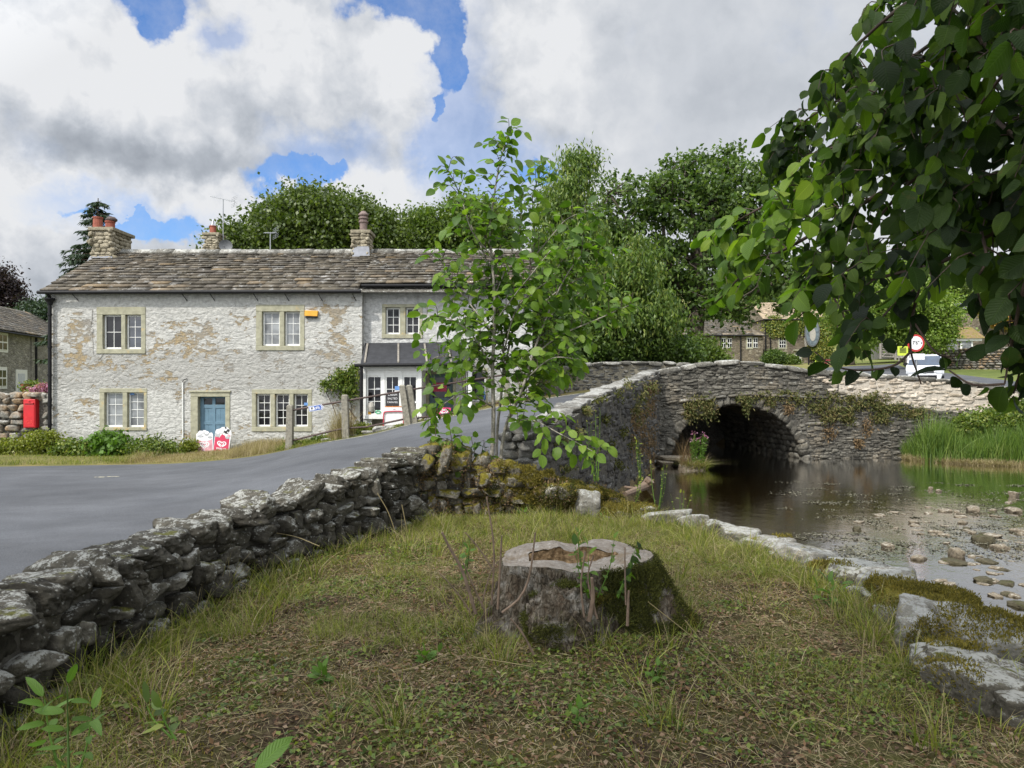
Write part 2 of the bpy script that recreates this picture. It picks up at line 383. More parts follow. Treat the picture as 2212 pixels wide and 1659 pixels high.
def leaf_mat(name,cols,trans=.35,rough=.45,veins=False,patch=1.2,tcol=None,gloss=.35):
    m,t=new_mat(name); g=t.n('ShaderNodeNewGeometry'); tc=g.outputs['Position']; rnd=g.outputs['Random Per Island']
    f=t.m('ADD',t.m('MULTIPLY',rnd,.55),t.m('MULTIPLY',t.noise(tc,patch,3,.5),.5)); f=t.m('SUBTRACT',f,.02)
    k=len(cols); col=t.ramp(f,[(.15+.7*i/max(k-1,1),c) for i,c in enumerate(cols)])
    h=None
    if veins:
        uv=t.n('ShaderNodeTexCoord').outputs['UV']; s=t.n('ShaderNodeSeparateXYZ',{'Vector':uv}).outputs
        du=t.m('ABSOLUTE',t.m('SUBTRACT',s[0],.5)); ph=t.m('SUBTRACT',s[1],t.m('MULTIPLY',du,.45))
        wv=t.m('ABSOLUTE',t.m('SINE',t.m('MULTIPLY',ph,34))); vein=t.ramp(wv,[(.0,1),(.22,0)]); mid=t.ramp(du,[(.0,1),(.03,0)])
        vv=t.m('MAXIMUM',t.m('MULTIPLY',vein,.35),t.m('MULTIPLY',mid,.8)); col=t.mix(vv,col,t.mix(1,col,(1.7,1.6,1.6),'MULTIPLY'))
        h=t.m('SUBTRACT',wv,mid)
        brown=t.ramp(t.noise(tc,14,4,.6),[(.66,0),(.72,1)]); col=t.mix(t.m('MULTIPLY',brown,.5),col,(.10,.065,.02))
    p=t.n('ShaderNodeBsdfPrincipled',{'Base Color':col,'Roughness':rough,'Specular IOR Level':gloss})
    if h is not None:
        bp=t.n('ShaderNodeBump',{'Height':h,'Strength':.5,'Distance':.002}); t.link(bp.outputs[0],p.inputs['Normal'])
    tr=t.n('ShaderNodeBsdfTranslucent',{'Color':t.mix(1,col,tcol or (1.5,1.7,.6),'MULTIPLY')})
    mx=t.n('ShaderNodeMixShader',{'Fac':trans}); t.link(p.outputs[0],mx.inputs[1]); t.link(tr.outputs[0],mx.inputs[2])
    o=t.n('ShaderNodeOutputMaterial'); t.link(mx.outputs[0],o.inputs[0]); return m
M={}
def whitewash(name,patches,thr=.56,white=(.52,.515,.48),grime=.60):
    m,t=new_mat(name); tc=t.n('ShaderNodeNewGeometry').outputs['Position']
    sp=t.n('ShaderNodeSeparateXYZ',{'Vector':tc}).outputs
    wv=t.vadd(t.noise(tc,1.7,4,.6,0,1),(.5,.5,.5),'SUBTRACT'); wv=t.scl(wv,(.5,.5,.35)); cv=t.vadd(tc,wv)
    st=t.scl(cv,(3.0,3.0,5.6)); v1=t.vor(st,1.0,'F1',.9); ve=t.vor(st,1.0,'DISTANCE_TO_EDGE',.9)
    st2=t.scl(cv,(6,6,11)); v2=t.vor(st2,1.0,'SMOOTH_F1' if 0 else 'F1',1)
    n2=t.noise(tc,9,6,.65); n3=t.noise(tc,34,5,.6); n1=t.noise(tc,1.3,6,.62)
    n4=t.noise(t.scl(tc,(1,1,1.8)),3.2,7,.68)
    pk=t.m('ADD',t.m('MULTIPLY',n4,.75),t.m('MULTIPLY',n1,.35)); pk=t.m('SUBTRACT',pk,.05)
    for (x,z,rx,rz,k) in patches:
        dx=t.m('MULTIPLY',t.m('SUBTRACT',sp[0],x),1/rx); dz=t.m('MULTIPLY',t.m('SUBTRACT',sp[2],z),1/rz)
        e=t.m('EXPONENT',t.m('MULTIPLY',t.m('ADD',t.m('MULTIPLY',dx,dx),t.m('MULTIPLY',dz,dz)),-1)); pk=t.m('ADD',pk,t.m('MULTIPLY',e,k))
    peel=t.ramp(pk,[(thr,0),(thr+.035,1)])
    tan=t.mix(t.ramp(n2,[(.35,0),(.65,1)]),(.33,.25,.135),(.25,.22,.17))
    tan=t.mix(t.ramp(t.noise(tc,.7,3,.5),[(.45,0),(.6,1)]),tan,(.255,.24,.21))
    wh=t.mix(t.ramp(n2,[(.35,1),(.65,0)]),white,tuple(c*.68 for c in white))
    gr=t.ramp(t.noise(tc,.9,7,.7),[(.50,0),(.68,1)]); wh=t.mix(t.m('MULTIPLY',gr,grime),wh,(.30,.30,.285))
    gap=t.ramp(ve,[(.0,1),(.06,0)]); wh=t.mix(t.m('MULTIPLY',gap,.22),wh,(.25,.24,.215))
    pits=t.ramp(t.noise(tc,15,5,.7),[(.66,0),(.72,1)]); wh=t.mix(t.m('MULTIPLY',pits,.7),wh,(.22,.195,.15))
    drk=t.ramp(t.noise(t.scl(tc,(1,1,.35)),2.2,6,.7),[(.60,0),(.74,1)]); wh=t.mix(t.m('MULTIPLY',drk,.6),wh,(.17,.165,.15))
    mid=t.ramp(t.m('ADD',t.m('ABSOLUTE',t.m('SUBTRACT',sp[2],2.0)),t.m('MULTIPLY',n4,-1.2)),[(-.35,1),(.1,0)]); wh=t.mix(t.m('MULTIPLY',mid,.55),wh,(.27,.265,.245))
    foot=t.ramp(t.m('ADD',sp[2],t.m('MULTIPLY',n1,.8)),[(.0,1),(.42,0)]); wh=t.mix(t.m('MULTIPLY',foot,.35),wh,(.2,.21,.17))
    col=t.mix(peel,wh,tan)
    spk=t.ramp(t.vor(tc,7),[(.05,1),(.085,0)]); col=t.mix(t.m('MULTIPLY',spk,.8),col,(.66,.66,.64))
    h=t.m('ADD',t.m('MULTIPLY',t.ramp(ve,[(.0,0),(.2,1)]),.35),t.m('MULTIPLY',n2,.8)); h=t.m('ADD',h,t.m('MULTIPLY',t.noise(t.scl(tc,(1,1,2.4)),7,6,.7),1.1)); h=t.m('ADD',h,t.m('MULTIPLY',v2,-.2))
    h=t.m('ADD',h,t.m('MULTIPLY',n3,.25)); h=t.m('SUBTRACT',h,t.m('MULTIPLY',peel,.30))
    finish(t,col,.9,h,.032,.2); return m
def xw(u,d): return (u-1106)/F*d
def zw(v,d): return EYE-(v-829.5)/F*d
M['whitewash']=whitewash('whitewashed_rubble',[(xw(430,22),zw(735,22),.8,.55,.16),(xw(330,22),zw(740,22),1.2,.4,.05),(xw(170,22),zw(725,22),.7,.7,.09),(xw(250,22),zw(790,22),1.6,.3,.08),(xw(725,22),zw(680,22),.5,.6,.13),(xw(730,22),zw(760,22),.6,.6,.07),(xw(590,22),zw(780,22),.8,.35,.06),
    (xw(180,22),zw(900,22),.4,.4,.05),(xw(250,22),zw(650,22),3,.35,-.08),(xw(470,22),zw(640,22),4,.3,-.10),(xw(600,22),zw(810,22),2,.2,-.05),(xw(350,22),zw(900,22),1,.4,-.06)],.575)
M['whitewash_b']=whitewash('whitewashed_shop_wall',[],.66,(.56,.56,.54),.4)
def slate_mat():
    m,t=new_mat('stone_roof_slates'); g=t.n('ShaderNodeNewGeometry'); tc=g.outputs['Position']; r=g.outputs['Random Per Island']
    col=t.ramp(r,[(.0,(.055,.048,.038)),(.3,(.095,.082,.060)),(.55,(.125,.108,.083)),(.75,(.075,.069,.060)),(.90,(.12,.10,.075)),(.965,(.20,.15,.09)),(.98,(.12,.11,.095))])
    n=t.noise(tc,5,6,.65); col=t.mix(1,col,t.ramp(n,[(.3,.55),(.65,1.15)]),'MULTIPLY')
    l=t.ramp(t.noise(t.scl(tc,(1,1,1)),3.6,7,.72),[(.575,0),(.615,1)]); col=t.mix(t.m('MULTIPLY',l,.62),col,(.36,.355,.335))
    v=t.ramp(t.vor(tc,6.5),[(.12,1),(.2,0)]); col=t.mix(t.m('MULTIPLY',v,.45),col,(.36,.36,.34))
    finish(t,col,.85,t.noise(tc,16,5,.6),.015,.25); return m
M['slate']=slate_mat()
M['sand']=simple('green_sandstone',(.32,.31,.225),.85,.16,7,.012,.2,0,((.42,.33,.17),2.5,.6))
M['white']=simple('white_paint',(.70,.70,.67),.5,.05,6,.002,.4,0,((.45,.43,.38),9,.68))
M['black']=simple('black_iron',(.010,.010,.011),.55,.2,12,.003,.2)
M['blue']=simple('blue_door_paint',(.115,.195,.255),.55,.1,5,.002,.3,0,((.16,.21,.24),7,.62))
M['teal']=simple('grey_blue_paint',(.10,.155,.175),.55,.1,5)
M['red']=simple('red_enamel',(.50,.012,.018),.35,.08,6,.001,.5)
M['gold']=simple('dull_red_relief',(.62,.05,.04),.4)
M['pink']=simple('faded_pink_print',(.62,.31,.35),.6,.15,9,.001,.3,0,((.70,.62,.62),7,.56))
M['crimson']=simple('crimson_print',(.54,.045,.10),.5,.1,6,.001)
M['magenta']=simple('magenta_print',(.62,.05,.17),.5,.08,6,.001)
M['pwhite']=simple('printed_white',(.74,.74,.75),.5,.06,9,.001)
M['pgrey']=simple('printed_grey',(.42,.43,.44),.55,.2,20,.001)
M['pdark']=simple('printed_black',(.03,.028,.03),.5,.1,9,.001)
M['pblue']=simple('sign_blue',(.02,.085,.34),.45,.06,9,.001)
M['lblue']=simple('pale_blue_card',(.12,.26,.55),.5)
M['yellow']=simple('amber_plastic',(.66,.33,.035),.45,.08,5,.001,.4,0,((.35,.2,.04),8,.66))
M['orange']=simple('orange_card',(.6,.2,.04),.5)
M['concrete']=simple('weathered_concrete',(.22,.205,.165),.9,.25,14,.01,.2,0,((.36,.36,.33),24,.62))
M['rust']=simple('brown_rusty_iron',(.07,.045,.038),.6,.3,20,.002)
M['felt']=simple('black_roofing_felt',(.035,.036,.040),.8,.2,5,.006,.3)
M['lead']=simple('grey_lead',(.19,.20,.225),.6,.15,6,.006)
M['wood']=simple('weathered_wood',(.23,.21,.18),.85,.25,18,.01,.2)
M['pot']=simple('terracotta',(.25,.072,.045),.8,.2,8,.003)
M['buffpot']=simple('buff_clay',(.17,.125,.11),.8,.2,10,.004)
M['metal']=simple('grey_metal',(.35,.36,.37),.4,.1,10,.001,.5,.8)
M['dish']=simple('dull_grey_dish',(.12,.125,.13),.6)
M['render_tan']=simple('pale_render',(.36,.34,.30),.9,.15,4,.01)
M['grille']=simple('clear_lens',(.5,.52,.55),.15,.1)
def glass(name,c,rough=.06,spec=.6):
    m,t=new_mat(name); tc=t.n('ShaderNodeNewGeometry').outputs['Position']
    k=t.ramp(t.noise(tc,2.2,3,.5),[(.35,.5),(.7,1.5)]); col=t.mix(1,c,k,'MULTIPLY')
    finish(t,col,rough,t.noise(tc,1.5,2,.5),.01,spec); return m
M['glass']=glass('dark_window_glass',(.012,.012,.014),.05,.35)
M['glass_b']=glass('sky_reflecting_glass',(.02,.025,.035),.04,.9)
M['blind']=glass('window_with_grey_blind',(.20,.21,.215),.25,.5)
M['carglass']=glass('windscreen_glass',(.012,.03,.06),.03,1.0)
M['carwhite']=simple('white_car_paint',(.72,.74,.77),.18,.02,2,.0005,.6)
M['bridge']=stone_mat('grey_bridge_stone',(.060,.056,.046),(.155,.145,.120),.24,(.34,.34,.31),0,warm=(.19,.165,.125),bd=.03)
M['mortar']=stone_mat('dark_wall_core',(.06,.057,.05),(.13,.12,.10),.2,island=False,bd=.04)
M['pale']=stone_mat('pale_repaired_limestone',(.36,.30,.225),(.50,.44,.36),.25,(.58,.56,.50),0,dark=.6,bd=.03)
M['palemortar']=stone_mat('pale_mortar',(.42,.37,.30),(.50,.45,.38),.1,(.55,.52,.47),island=False,dark=.7)
M['lightmortar']=stone_mat('buff_lime_mortar',(.20,.175,.125),(.30,.27,.20),.1,(.38,.36,.30),island=False,dark=.6)
M['cope']=stone_mat('parapet_coping_stone',(.10,.095,.08),(.20,.19,.165),.42,(.38,.38,.35),0,bd=.03)
M['wingcope']=stone_mat('pale_lichened_coping',(.10,.096,.085),(.20,.19,.17),.42,(.30,.30,.28),0,bd=.03,dark=.5)
M['darkwall']=stone_mat('dark_wing_masonry',(.045,.043,.042),(.11,.105,.095),.14,(.30,.30,.29),.18,(.05,.05,.018),bd=.035)  # wing wall stone, darker than the bridge face
M['limestone']=stone_mat('lichened_limestone',(.028,.025,.019),(.105,.096,.076),.44,(.29,.29,.265),.38,(.05,.05,.012),scale=1.6,bd=.02)
M['bankstone']=stone_mat('grey_white_limestone',(.085,.08,.065),(.185,.175,.15),.34,(.30,.30,.28),.36,(.075,.066,.012),scale=1.5,bd=.02,dark=.45)
M['mossy']=stone_mat('moss_covered_limestone',(.10,.09,.07),(.22,.20,.165),.40,(.44,.43,.38),.78,(.085,.072,.010),scale=1.5,bd=.03)
M['riverstone']=stone_mat('river_stone',(.05,.043,.030),(.17,.14,.10),.1,(.32,.30,.25),.05,(.04,.05,.01),scale=2,bd=.01)
M['mossriver']=stone_mat('weed_covered_river_stone',(.030,.028,.016),(.075,.066,.04),0,moss=.42,moss_col=(.030,.032,.010),scale=2,bd=.02)
M['leftstone']=stone_mat('grey_field_stone',(.11,.105,.09),(.25,.24,.21),.35,(.45,.45,.41),.0,warm=(.30,.20,.11),bd=.02)
M['innstone']=stone_mat('brown_grey_house_stone',(.14,.12,.09),(.27,.24,.19),.2,(.38,.36,.31),0,bd=.03)
M['cotstone']=stone_mat('grey_cottage_stone',(.14,.135,.12),(.25,.24,.21),.25,(.34,.34,.31),0,bd=.03)
def rubble_tex(name,cs,mort,sc=3.2,bd=.04,stz=1.7):
    m,t=new_mat(name); tc=t.n('ShaderNodeNewGeometry').outputs['Position']; v=t.vadd(t.scl(tc,(sc,sc,sc*stz)),t.scl(t.noise(tc,2.5,3,.6,0,1),(1.2,1.2,1.2)))
    vc=t.n('ShaderNodeTexVoronoi',{'Vector':v,'Scale':1.0}); e=t.vor(v,1.0,'DISTANCE_TO_EDGE'); r=t.n('ShaderNodeSeparateXYZ',{'Vector':vc.outputs['Color']}).outputs[0]
    n=t.noise(tc,12,5,.65); col=t.ramp(r,[(i/(len(cs)-1),c) for i,c in enumerate(cs)]); col=t.mix(1,col,t.ramp(n,[(.3,.6),(.65,1.15)]),'MULTIPLY'); g=t.ramp(e,[(.02,1),(.09,0)]); col=t.mix(t.m('MULTIPLY',g,.8),col,mort)
    big=t.ramp(t.noise(tc,.5,4,.6),[(.35,.8),(.7,1.15)]); col=t.mix(1,col,big,'MULTIPLY')
    finish(t,col,.9,t.m('ADD',t.ramp(e,[(.0,0),(.12,1)]),t.m('MULTIPLY',n,.5)),bd,.2); return m
M['innstone']=rubble_tex('brown_grey_house_stone',[(.10,.085,.06),(.24,.20,.14),(.15,.125,.095),(.32,.28,.21)],(.16,.135,.10),2.4)
M['cotstone']=rubble_tex('grey_cottage_stone',[(.19,.175,.15),(.33,.31,.265),(.24,.225,.195),(.40,.38,.335)],(.28,.265,.235),3.4,.03)
M['chimstone']=stone_mat('chimney_stone',(.20,.175,.12),(.34,.30,.22),.25,(.40,.39,.34),0,bd=.02)
M['bark']=stone_mat('tree_bark',(.05,.04,.028),(.12,.10,.08),.2,(.25,.26,.22),0,island=False,bd=.02)
M['sapbark']=stone_mat('smooth_grey_bark',(.20,.18,.15),(.33,.30,.26),.25,(.36,.36,.34),0,island=False,scale=2,bd=.004)
M['twig']=simple('brown_twig',(.055,.035,.026),.7,.2,20)
M['drystem']=simple('dry_cut_stem',(.17,.12,.085),.8,.25,20,.003)
M['stumpbark']=stone_mat('old_stump_bark',(.085,.068,.050),(.25,.215,.17),.16,(.36,.33,.29),.36,(.055,.055,.010),island=False,scale=2.2,bd=.03,upmoss=False)
def oldbark():
    m,t=new_mat('furrowed_stump_bark'); tc=t.n('ShaderNodeNewGeometry').outputs['Position']
    v=t.scl(tc,(1,1,.28)); w=t.vadd(v,t.scl(t.noise(tc,4,3,.5,0,1),(.05,.05,.05))); f=t.vor(w,44,'DISTANCE_TO_EDGE'); n=t.noise(v,22,6,.7); n2=t.noise(tc,6,6,.65); n3=t.noise(tc,60,4,.6)
    col=t.ramp(n,[(.28,(.035,.025,.016)),(.5,(.13,.105,.075)),(.7,(.27,.24,.195))]); col=t.mix(t.ramp(f,[(.0,.5),(.12,0)]),col,(.03,.022,.015)); col=t.mix(t.ramp(n2,[(.52,0),(.64,.75)]),col,(.36,.34,.30)); col=t.mix(t.ramp(n2,[(.30,.7),(.42,0)]),col,(.10,.06,.035))
    ms=t.ramp(t.noise(tc,5,6,.7),[(.56,0),(.64,1)]); col=t.mix(t.m('MULTIPLY',ms,.8),col,(.06,.062,.012))
    finish(t,col,.9,t.m('ADD',t.m('MULTIPLY',t.ramp(f,[(0,0),(.2,1)]),.35),t.m('ADD',t.m('MULTIPLY',n,1.6),t.m('MULTIPLY',n3,.4))),.03,.15); return m
M['stumpbark']=oldbark()
M['asphalt']=None
def asphalt():
    m,t=new_mat('asphalt'); tc=t.n('ShaderNodeNewGeometry').outputs['Position']
    n=t.noise(tc,.55,5,.6); n2=t.noise(tc,70,3,.7); n3=t.noise(t.scl(tc,(.5,.9,1)),2.2,6,.65)
    col=t.ramp(n,[(.3,(.068,.072,.080)),(.7,(.094,.098,.107))]); col=t.mix(1,col,t.ramp(n3,[(.3,.84),(.7,1.12)]),'MULTIPLY')
    col=t.mix(1,col,t.ramp(n2,[(.3,.60),(.7,1.32)]),'MULTIPLY')
    pt_=t.ramp(t.vor(t.vadd(t.scl(tc,(.22,.35,.2)),t.scl(t.noise(tc,.8,3,.5,0,1),(.6,.6,.6))),1,'F1',1),[(.2,.84),(.75,1.10)]); col=t.mix(1,col,pt_,'MULTIPLY'); gs=t.ramp(t.vor(tc,38),[(.10,1),(.17,0)]); col=t.mix(t.m('MULTIPLY',gs,.35),col,(.24,.235,.22)); st_=t.ramp(t.noise(t.scl(tc,(.6,1.6,1)),3.2,7,.75),[(.55,0),(.72,1)]); col=t.mix(t.m('MULTIPLY',st_,.35),col,(.085,.085,.085))
    crack=t.ramp(t.vor(t.vadd(t.scl(tc,(.45,.45,.45)),t.scl(t.noise(tc,1.2,5,.6,0,1),(.5,.5,.5))),1,'DISTANCE_TO_EDGE'),[(.0,1),(.006,0)])
    col=t.mix(t.m('MULTIPLY',crack,.04),col,(.05,.05,.05))
    finish(t,col,.9,n2,.004,.25); return m
M['asphalt']=asphalt()
def soil():
    m,t=new_mat('mossy_soil'); tc=t.n('ShaderNodeNewGeometry').outputs['Position']
    n=t.noise(tc,1.6,6,.65); n2=t.noise(tc,22,6,.7); n3=t.noise(tc,80,3,.6)
    col=t.ramp(n2,[(.3,(.020,.014,.009)),(.5,(.055,.038,.022)),(.72,(.14,.105,.065))])
    moss=t.mix(t.ramp(n3,[(.35,0),(.7,1)]),(.05,.055,.012),(.13,.135,.035))
    col=t.mix(t.m('MULTIPLY',t.ramp(n,[(.42,0),(.58,1)]),.8),col,moss)
    finish(t,col,.95,t.m('ADD',n2,t.m('MULTIPLY',n3,.4)),.03,.15); return m
M['soil']=soil()
def grassland(name,a,b,c):
    m,t=new_mat(name); tc=t.n('ShaderNodeNewGeometry').outputs['Position']
    n=t.noise(tc,.06,6,.6); n2=t.noise(tc,.8,6,.7)
    col=t.ramp(t.m('ADD',t.m('MULTIPLY',n,.6),t.m('MULTIPLY',n2,.4)),[(.35,a),(.5,b),(.65,c)])
    finish(t,col,.95,n2,.1,.1); return m
M['pasture']=grassland('pasture',(.07,.095,.025),(.13,.15,.045),(.24,.20,.09))
M['verge']=grassland('verge_grass',(.06,.075,.02),(.13,.12,.045),(.22,.17,.075))
M['hill']=grassland('dry_hill',(.13,.145,.055),(.25,.21,.105),(.30,.24,.13))
M['bed']=stone_mat('river_bed_gravel',(.05,.036,.016),(.16,.12,.06),.12,(.2,.17,.11),.15,(.03,.035,.008),island=False,scale=2,bd=.03)
M['line']=simple('worn_road_paint',(.42,.40,.29),.8,.3,12,.001,.2,0,((.13,.13,.13),10,.5))
def water():
    m,t=new_mat('river_water'); tc=t.n('ShaderNodeNewGeometry').outputs['Position']
    h=t.m('ADD',t.m('MULTIPLY',t.noise(t.scl(tc,(1,1,1)),3.2,4,.55),.7),t.m('MULTIPLY',t.noise(t.scl(tc,(1.2,2.2,1)),11,3,.5),.22))
    bp=t.n('ShaderNodeBump',{'Height':h,'Strength':.35,'Distance':.02}); nl=bp.outputs[0]
    fr=t.m('MULTIPLY',t.n('ShaderNodeFresnel',{'IOR':1.40,'Normal':nl}).outputs[0],1.9,clamp=True)
    gl=t.n('ShaderNodeBsdfGlossy',{'Color':(1,1,1,1),'Roughness':.03,'Normal':nl})
    tr=t.n('ShaderNodeBsdfTransparent',{'Color':(.50,.42,.26,1)})
    df=t.n('ShaderNodeBsdfDiffuse',{'Color':(.03,.024,.010,1)})
    a=t.n('ShaderNodeMixShader',{'Fac':.25}); t.link(tr.outputs[0],a.inputs[1]); t.link(df.outputs[0],a.inputs[2])
    mx=t.n('ShaderNodeMixShader',{'Fac':fr}); t.link(a.outputs[0],mx.inputs[1]); t.link(gl.outputs[0],mx.inputs[2])
    o=t.n('ShaderNodeOutputMaterial'); t.link(mx.outputs[0],o.inputs[0]); return m
M['water']=water()
def cutwood():
    m,t=new_mat('weathered_cut_wood'); tc=t.n('ShaderNodeTexCoord').outputs['Object']
    s=t.n('ShaderNodeSeparateXYZ',{'Vector':tc}).outputs
    rad=t.n('ShaderNodeVectorMath',{0:tc},operation='LENGTH').outputs['Value']
    rings=t.m('SINE',t.m('MULTIPLY',t.m('ADD',rad,t.m('MULTIPLY',t.noise(tc,3,4,.6),.12)),210)); n=t.noise(tc,16,8,.78); n2=t.noise(tc,60,4,.6)
    col=t.ramp(n,[(.3,(.12,.095,.07)),(.52,(.23,.20,.17)),(.7,(.36,.34,.31))])
    col=t.mix(t.m('MULTIPLY',t.ramp(rings,[(.3,0),(.9,1)]),.5),col,(.22,.19,.15))
    ang=t.m('ARCTAN2',s[1],s[0]); cr_=t.ramp(t.m('ABSOLUTE',t.m('SINE',t.m('ADD',t.m('MULTIPLY',ang,13),t.m('MULTIPLY',t.noise(tc,6,4,.6),9)))),[(0,1),(.045,0)]); col=t.mix(t.m('MULTIPLY',cr_,.75),col,(.05,.038,.028)); col=t.mix(t.m('MULTIPLY',t.ramp(t.noise(tc,5,5,.6),[(.55,0),(.65,1)]),.7),col,(.16,.115,.07))
    finish(t,col,.85,t.m('ADD',n2,t.m('MULTIPLY',rings,.2)),.008,.2); return m
M['cutwood']=cutwood()
M['rot']=simple('rotten_heartwood',(.36,.25,.14),.95,.45,25,.03,.1)
# foliage
M['lf_dark']=leaf_mat('dark_tree_leaves',[(.022,.045,.010),(.052,.092,.020),(.092,.145,.032),(.145,.20,.048)],.36)
M['lf_mid']=leaf_mat('mid_green_leaves',[(.030,.055,.010),(.065,.105,.018),(.11,.16,.030),(.17,.21,.045)],.34)
M['lf_back']=leaf_mat('broad_crown_leaves',[(.026,.045,.010),(.055,.085,.016),(.09,.125,.026),(.13,.165,.038)],.30)
M['lf_bright']=leaf_mat('bright_green_leaves',[(.06,.10,.015),(.12,.19,.03),(.19,.27,.05),(.25,.30,.07)],.35)
M['lf_ash']=leaf_mat('ash_leaflets',[(.030,.062,.012),(.07,.12,.024),(.13,.19,.038),(.21,.24,.05)],.36)
M['lf_conifer']=leaf_mat('conifer_needles',[(.014,.030,.016),(.032,.055,.028),(.055,.085,.04)],.15)
M['lf_copper']=leaf_mat('dark_purple_leaves',[(.012,.008,.010),(.03,.018,.022),(.05,.035,.03)],.2)
M['lf_autumn']=leaf_mat('yellow_and_orange_creeper',[(.14,.17,.03),(.25,.25,.045),(.38,.24,.04),(.40,.14,.04)],.3,patch=.5)
M['lf_ivy']=leaf_mat('wall_creeper',[(.035,.06,.012),(.08,.12,.02),(.17,.20,.035),(.30,.27,.05)],.25,patch=.25)
M['lf_sap']=leaf_mat('sapling_leaves',[(.032,.072,.010),(.070,.135,.016),(.12,.205,.024),(.19,.265,.038)],.46,.42,True,1.0)
M['lf_over']=leaf_mat('overhanging_leaves',[(.007,.015,.005),(.017,.037,.007),(.045,.085,.011),(.13,.20,.022)],.50,.5,True,.8,gloss=.25)
M['lf_sunlit']=leaf_mat('sunlit_bough_leaves',[(.025,.055,.008),(.06,.12,.012),(.12,.20,.020),(.20,.27,.035)],.45,.45,True,1.2,gloss=.3)  # bough tip leaves: sunlight put into a lighter leaf colour
M['lf_weed']=leaf_mat('weed_leaves',[(.03,.050,.010),(.07,.11,.018),(.13,.18,.030),(.24,.25,.05)],.3)
M['lf_yellow']=leaf_mat('yellow_green_weeds',[(.08,.10,.012),(.15,.18,.02),(.24,.24,.04)],.3)
M['lf_nettle']=leaf_mat('nettle_leaves',[(.05,.10,.015),(.09,.17,.025),(.12,.22,.035)],.35,.5,True)
M['moss']=leaf_mat('moss_fuzz',[(.045,.042,.008),(.10,.085,.014),(.17,.14,.022),(.22,.17,.03)],.15,.9,patch=3)
M['darkmoss']=leaf_mat('dark_moss',[(.022,.026,.005),(.055,.060,.010),(.11,.11,.018)],.15,.9,patch=3)
M['hangplant']=leaf_mat('hanging_wall_plants',[(.05,.07,.016),(.09,.105,.028),(.14,.13,.045),(.19,.14,.06)],.2,.8,patch=1.6)
M['redplant']=leaf_mat('dry_brown_creeper',[(.10,.075,.035),(.17,.11,.055),(.23,.16,.09)],.15,.9,patch=1.6)
M['grass']=leaf_mat('green_grass',[(.05,.075,.012),(.105,.135,.020),(.20,.22,.038),(.34,.33,.08)],.35,.5,patch=1.4)
M['straw']=leaf_mat('dry_grass',[(.13,.10,.05),(.22,.175,.09),(.33,.27,.15),(.42,.35,.22)],.3,.7,patch=1.5)
M['reed']=leaf_mat('reed_leaves',[(.035,.07,.012),(.07,.13,.02),(.13,.20,.035),(.21,.26,.07)],.30,.45,patch=1.2)
M['litter']=leaf_mat('dead_leaves',[(.045,.028,.018),(.11,.062,.035),(.19,.11,.055),(.30,.24,.17)],.1,.8,patch=3)
M['flower']=leaf_mat('pink_flowers',[(.30,.11,.20),(.40,.17,.29),(.45,.25,.36)],.3,patch=2)
M['scum']=leaf_mat('floating_weed',[(.06,.06,.035),(.12,.115,.075),(.20,.185,.135)],.0,.7,patch=2)
# ---------------- ground, road, river ----------------
WATER=-1.0
BANK=np.array([(3.4,-2),(3.35,1.5),(3.15,2.6),(2.95,3.6),(2.85,4.4),(2.8,5.3),(2.5,6.4),(2.15,7.3),(1.85,8.2),(1.5,9.1),(1.0,9.9),(.55,10.9),(4.95,23.6),(6,24.4)])
def bankx(y): return np.interp(y,BANK[:,1],BANK[:,0])
def near_h(x,y):
    p=np.stack([x,y,0*x],1); h=.05*fbm(p*.9,4,3)+.018*fbm(p*4,3,9)
    h+=.10*np.exp(-(((x-.55)/.95)**2+((y-4.7)/.9)**2))           # mound round the stump
    h-=.06*np.clip((x-1.8)/1.2,0,1)
    return h
def T(x,y):
    """far terrain"""
    z=np.interp(y,[18,24,30,42,60,95,130,190,300,420],[-.95,-.9,-.2,.9,2.3,3.9,7,15,36,52])
    ramp=np.clip((y-30)/40,0,1)
    z=z+ramp*np.clip(x-28,0,200)*.045*np.clip(1-(y-95)/60,.2,1)
    left=np.clip((-x)/60,0,1)*np.clip((y-60)/100,0,1); z=z*(1-left*.45)
    p=np.stack([x*.012,y*.012,0*x],1); z=z+fbm(p,3,5)*np.clip((y-110)/60,0,1)*4; z=z+np.clip((x-90)/120,0,1)*np.clip((y-150)/150,0,1)*16
    p=np.stack([x*.1,y*.1,0*x],1); z=z+fbm(p,3,6)*.2*np.clip((y-30)/20,0,1)
    wing=np.interp(y,[-30,11,23.6,24.5,31,34],[3.2,.6,5,5.5,6.2,9]); right=np.interp(y,[-30,10,24,27],[30,24,19,18])
    river=(x>wing)&(x<right)&(y<33)
    rz=-1.5+.12*fbm(np.stack([x*.7,y*.7,0*x],1),3,2)
    z=np.where(y<26,np.where(x>=right,-1.4+np.clip((x-right)*.55,0,2.2),z),z)
    z=np.where(river&(y<25),rz,z); z=np.where(river&(y>=25),np.where(y<31,-1.5,.3),z)
    # shallows in the right of the river
    return z
xs=np.concatenate([np.linspace(-150,-20,27)[:-1],np.linspace(-20,30,126),np.linspace(30,260,60)[1:]]); ys=np.concatenate([np.linspace(-30,0,8)[:-1],np.linspace(0,34,103),np.linspace(34,110,50)[1:],np.linspace(110,430,60)[1:]])
gx,gy=np.meshgrid(xs,ys); Vt=np.stack([gx.ravel(),gy.ravel(),T(gx.ravel(),gy.ravel())],1)
nx=len(xs); idx=np.arange(len(ys)*nx).reshape(len(ys),nx); Ft=np.stack([idx[:-1,:-1],idx[:-1,1:],idx[1:,1:],idx[1:,:-1]],-1).reshape(-1,4)
cy=Vt[Ft].mean(1); mi=np.where(cy[:,1]>135,1,np.where((cy[:,1]<33)&(cy[:,0]>.2)&(cy[:,0]<24),2,0))
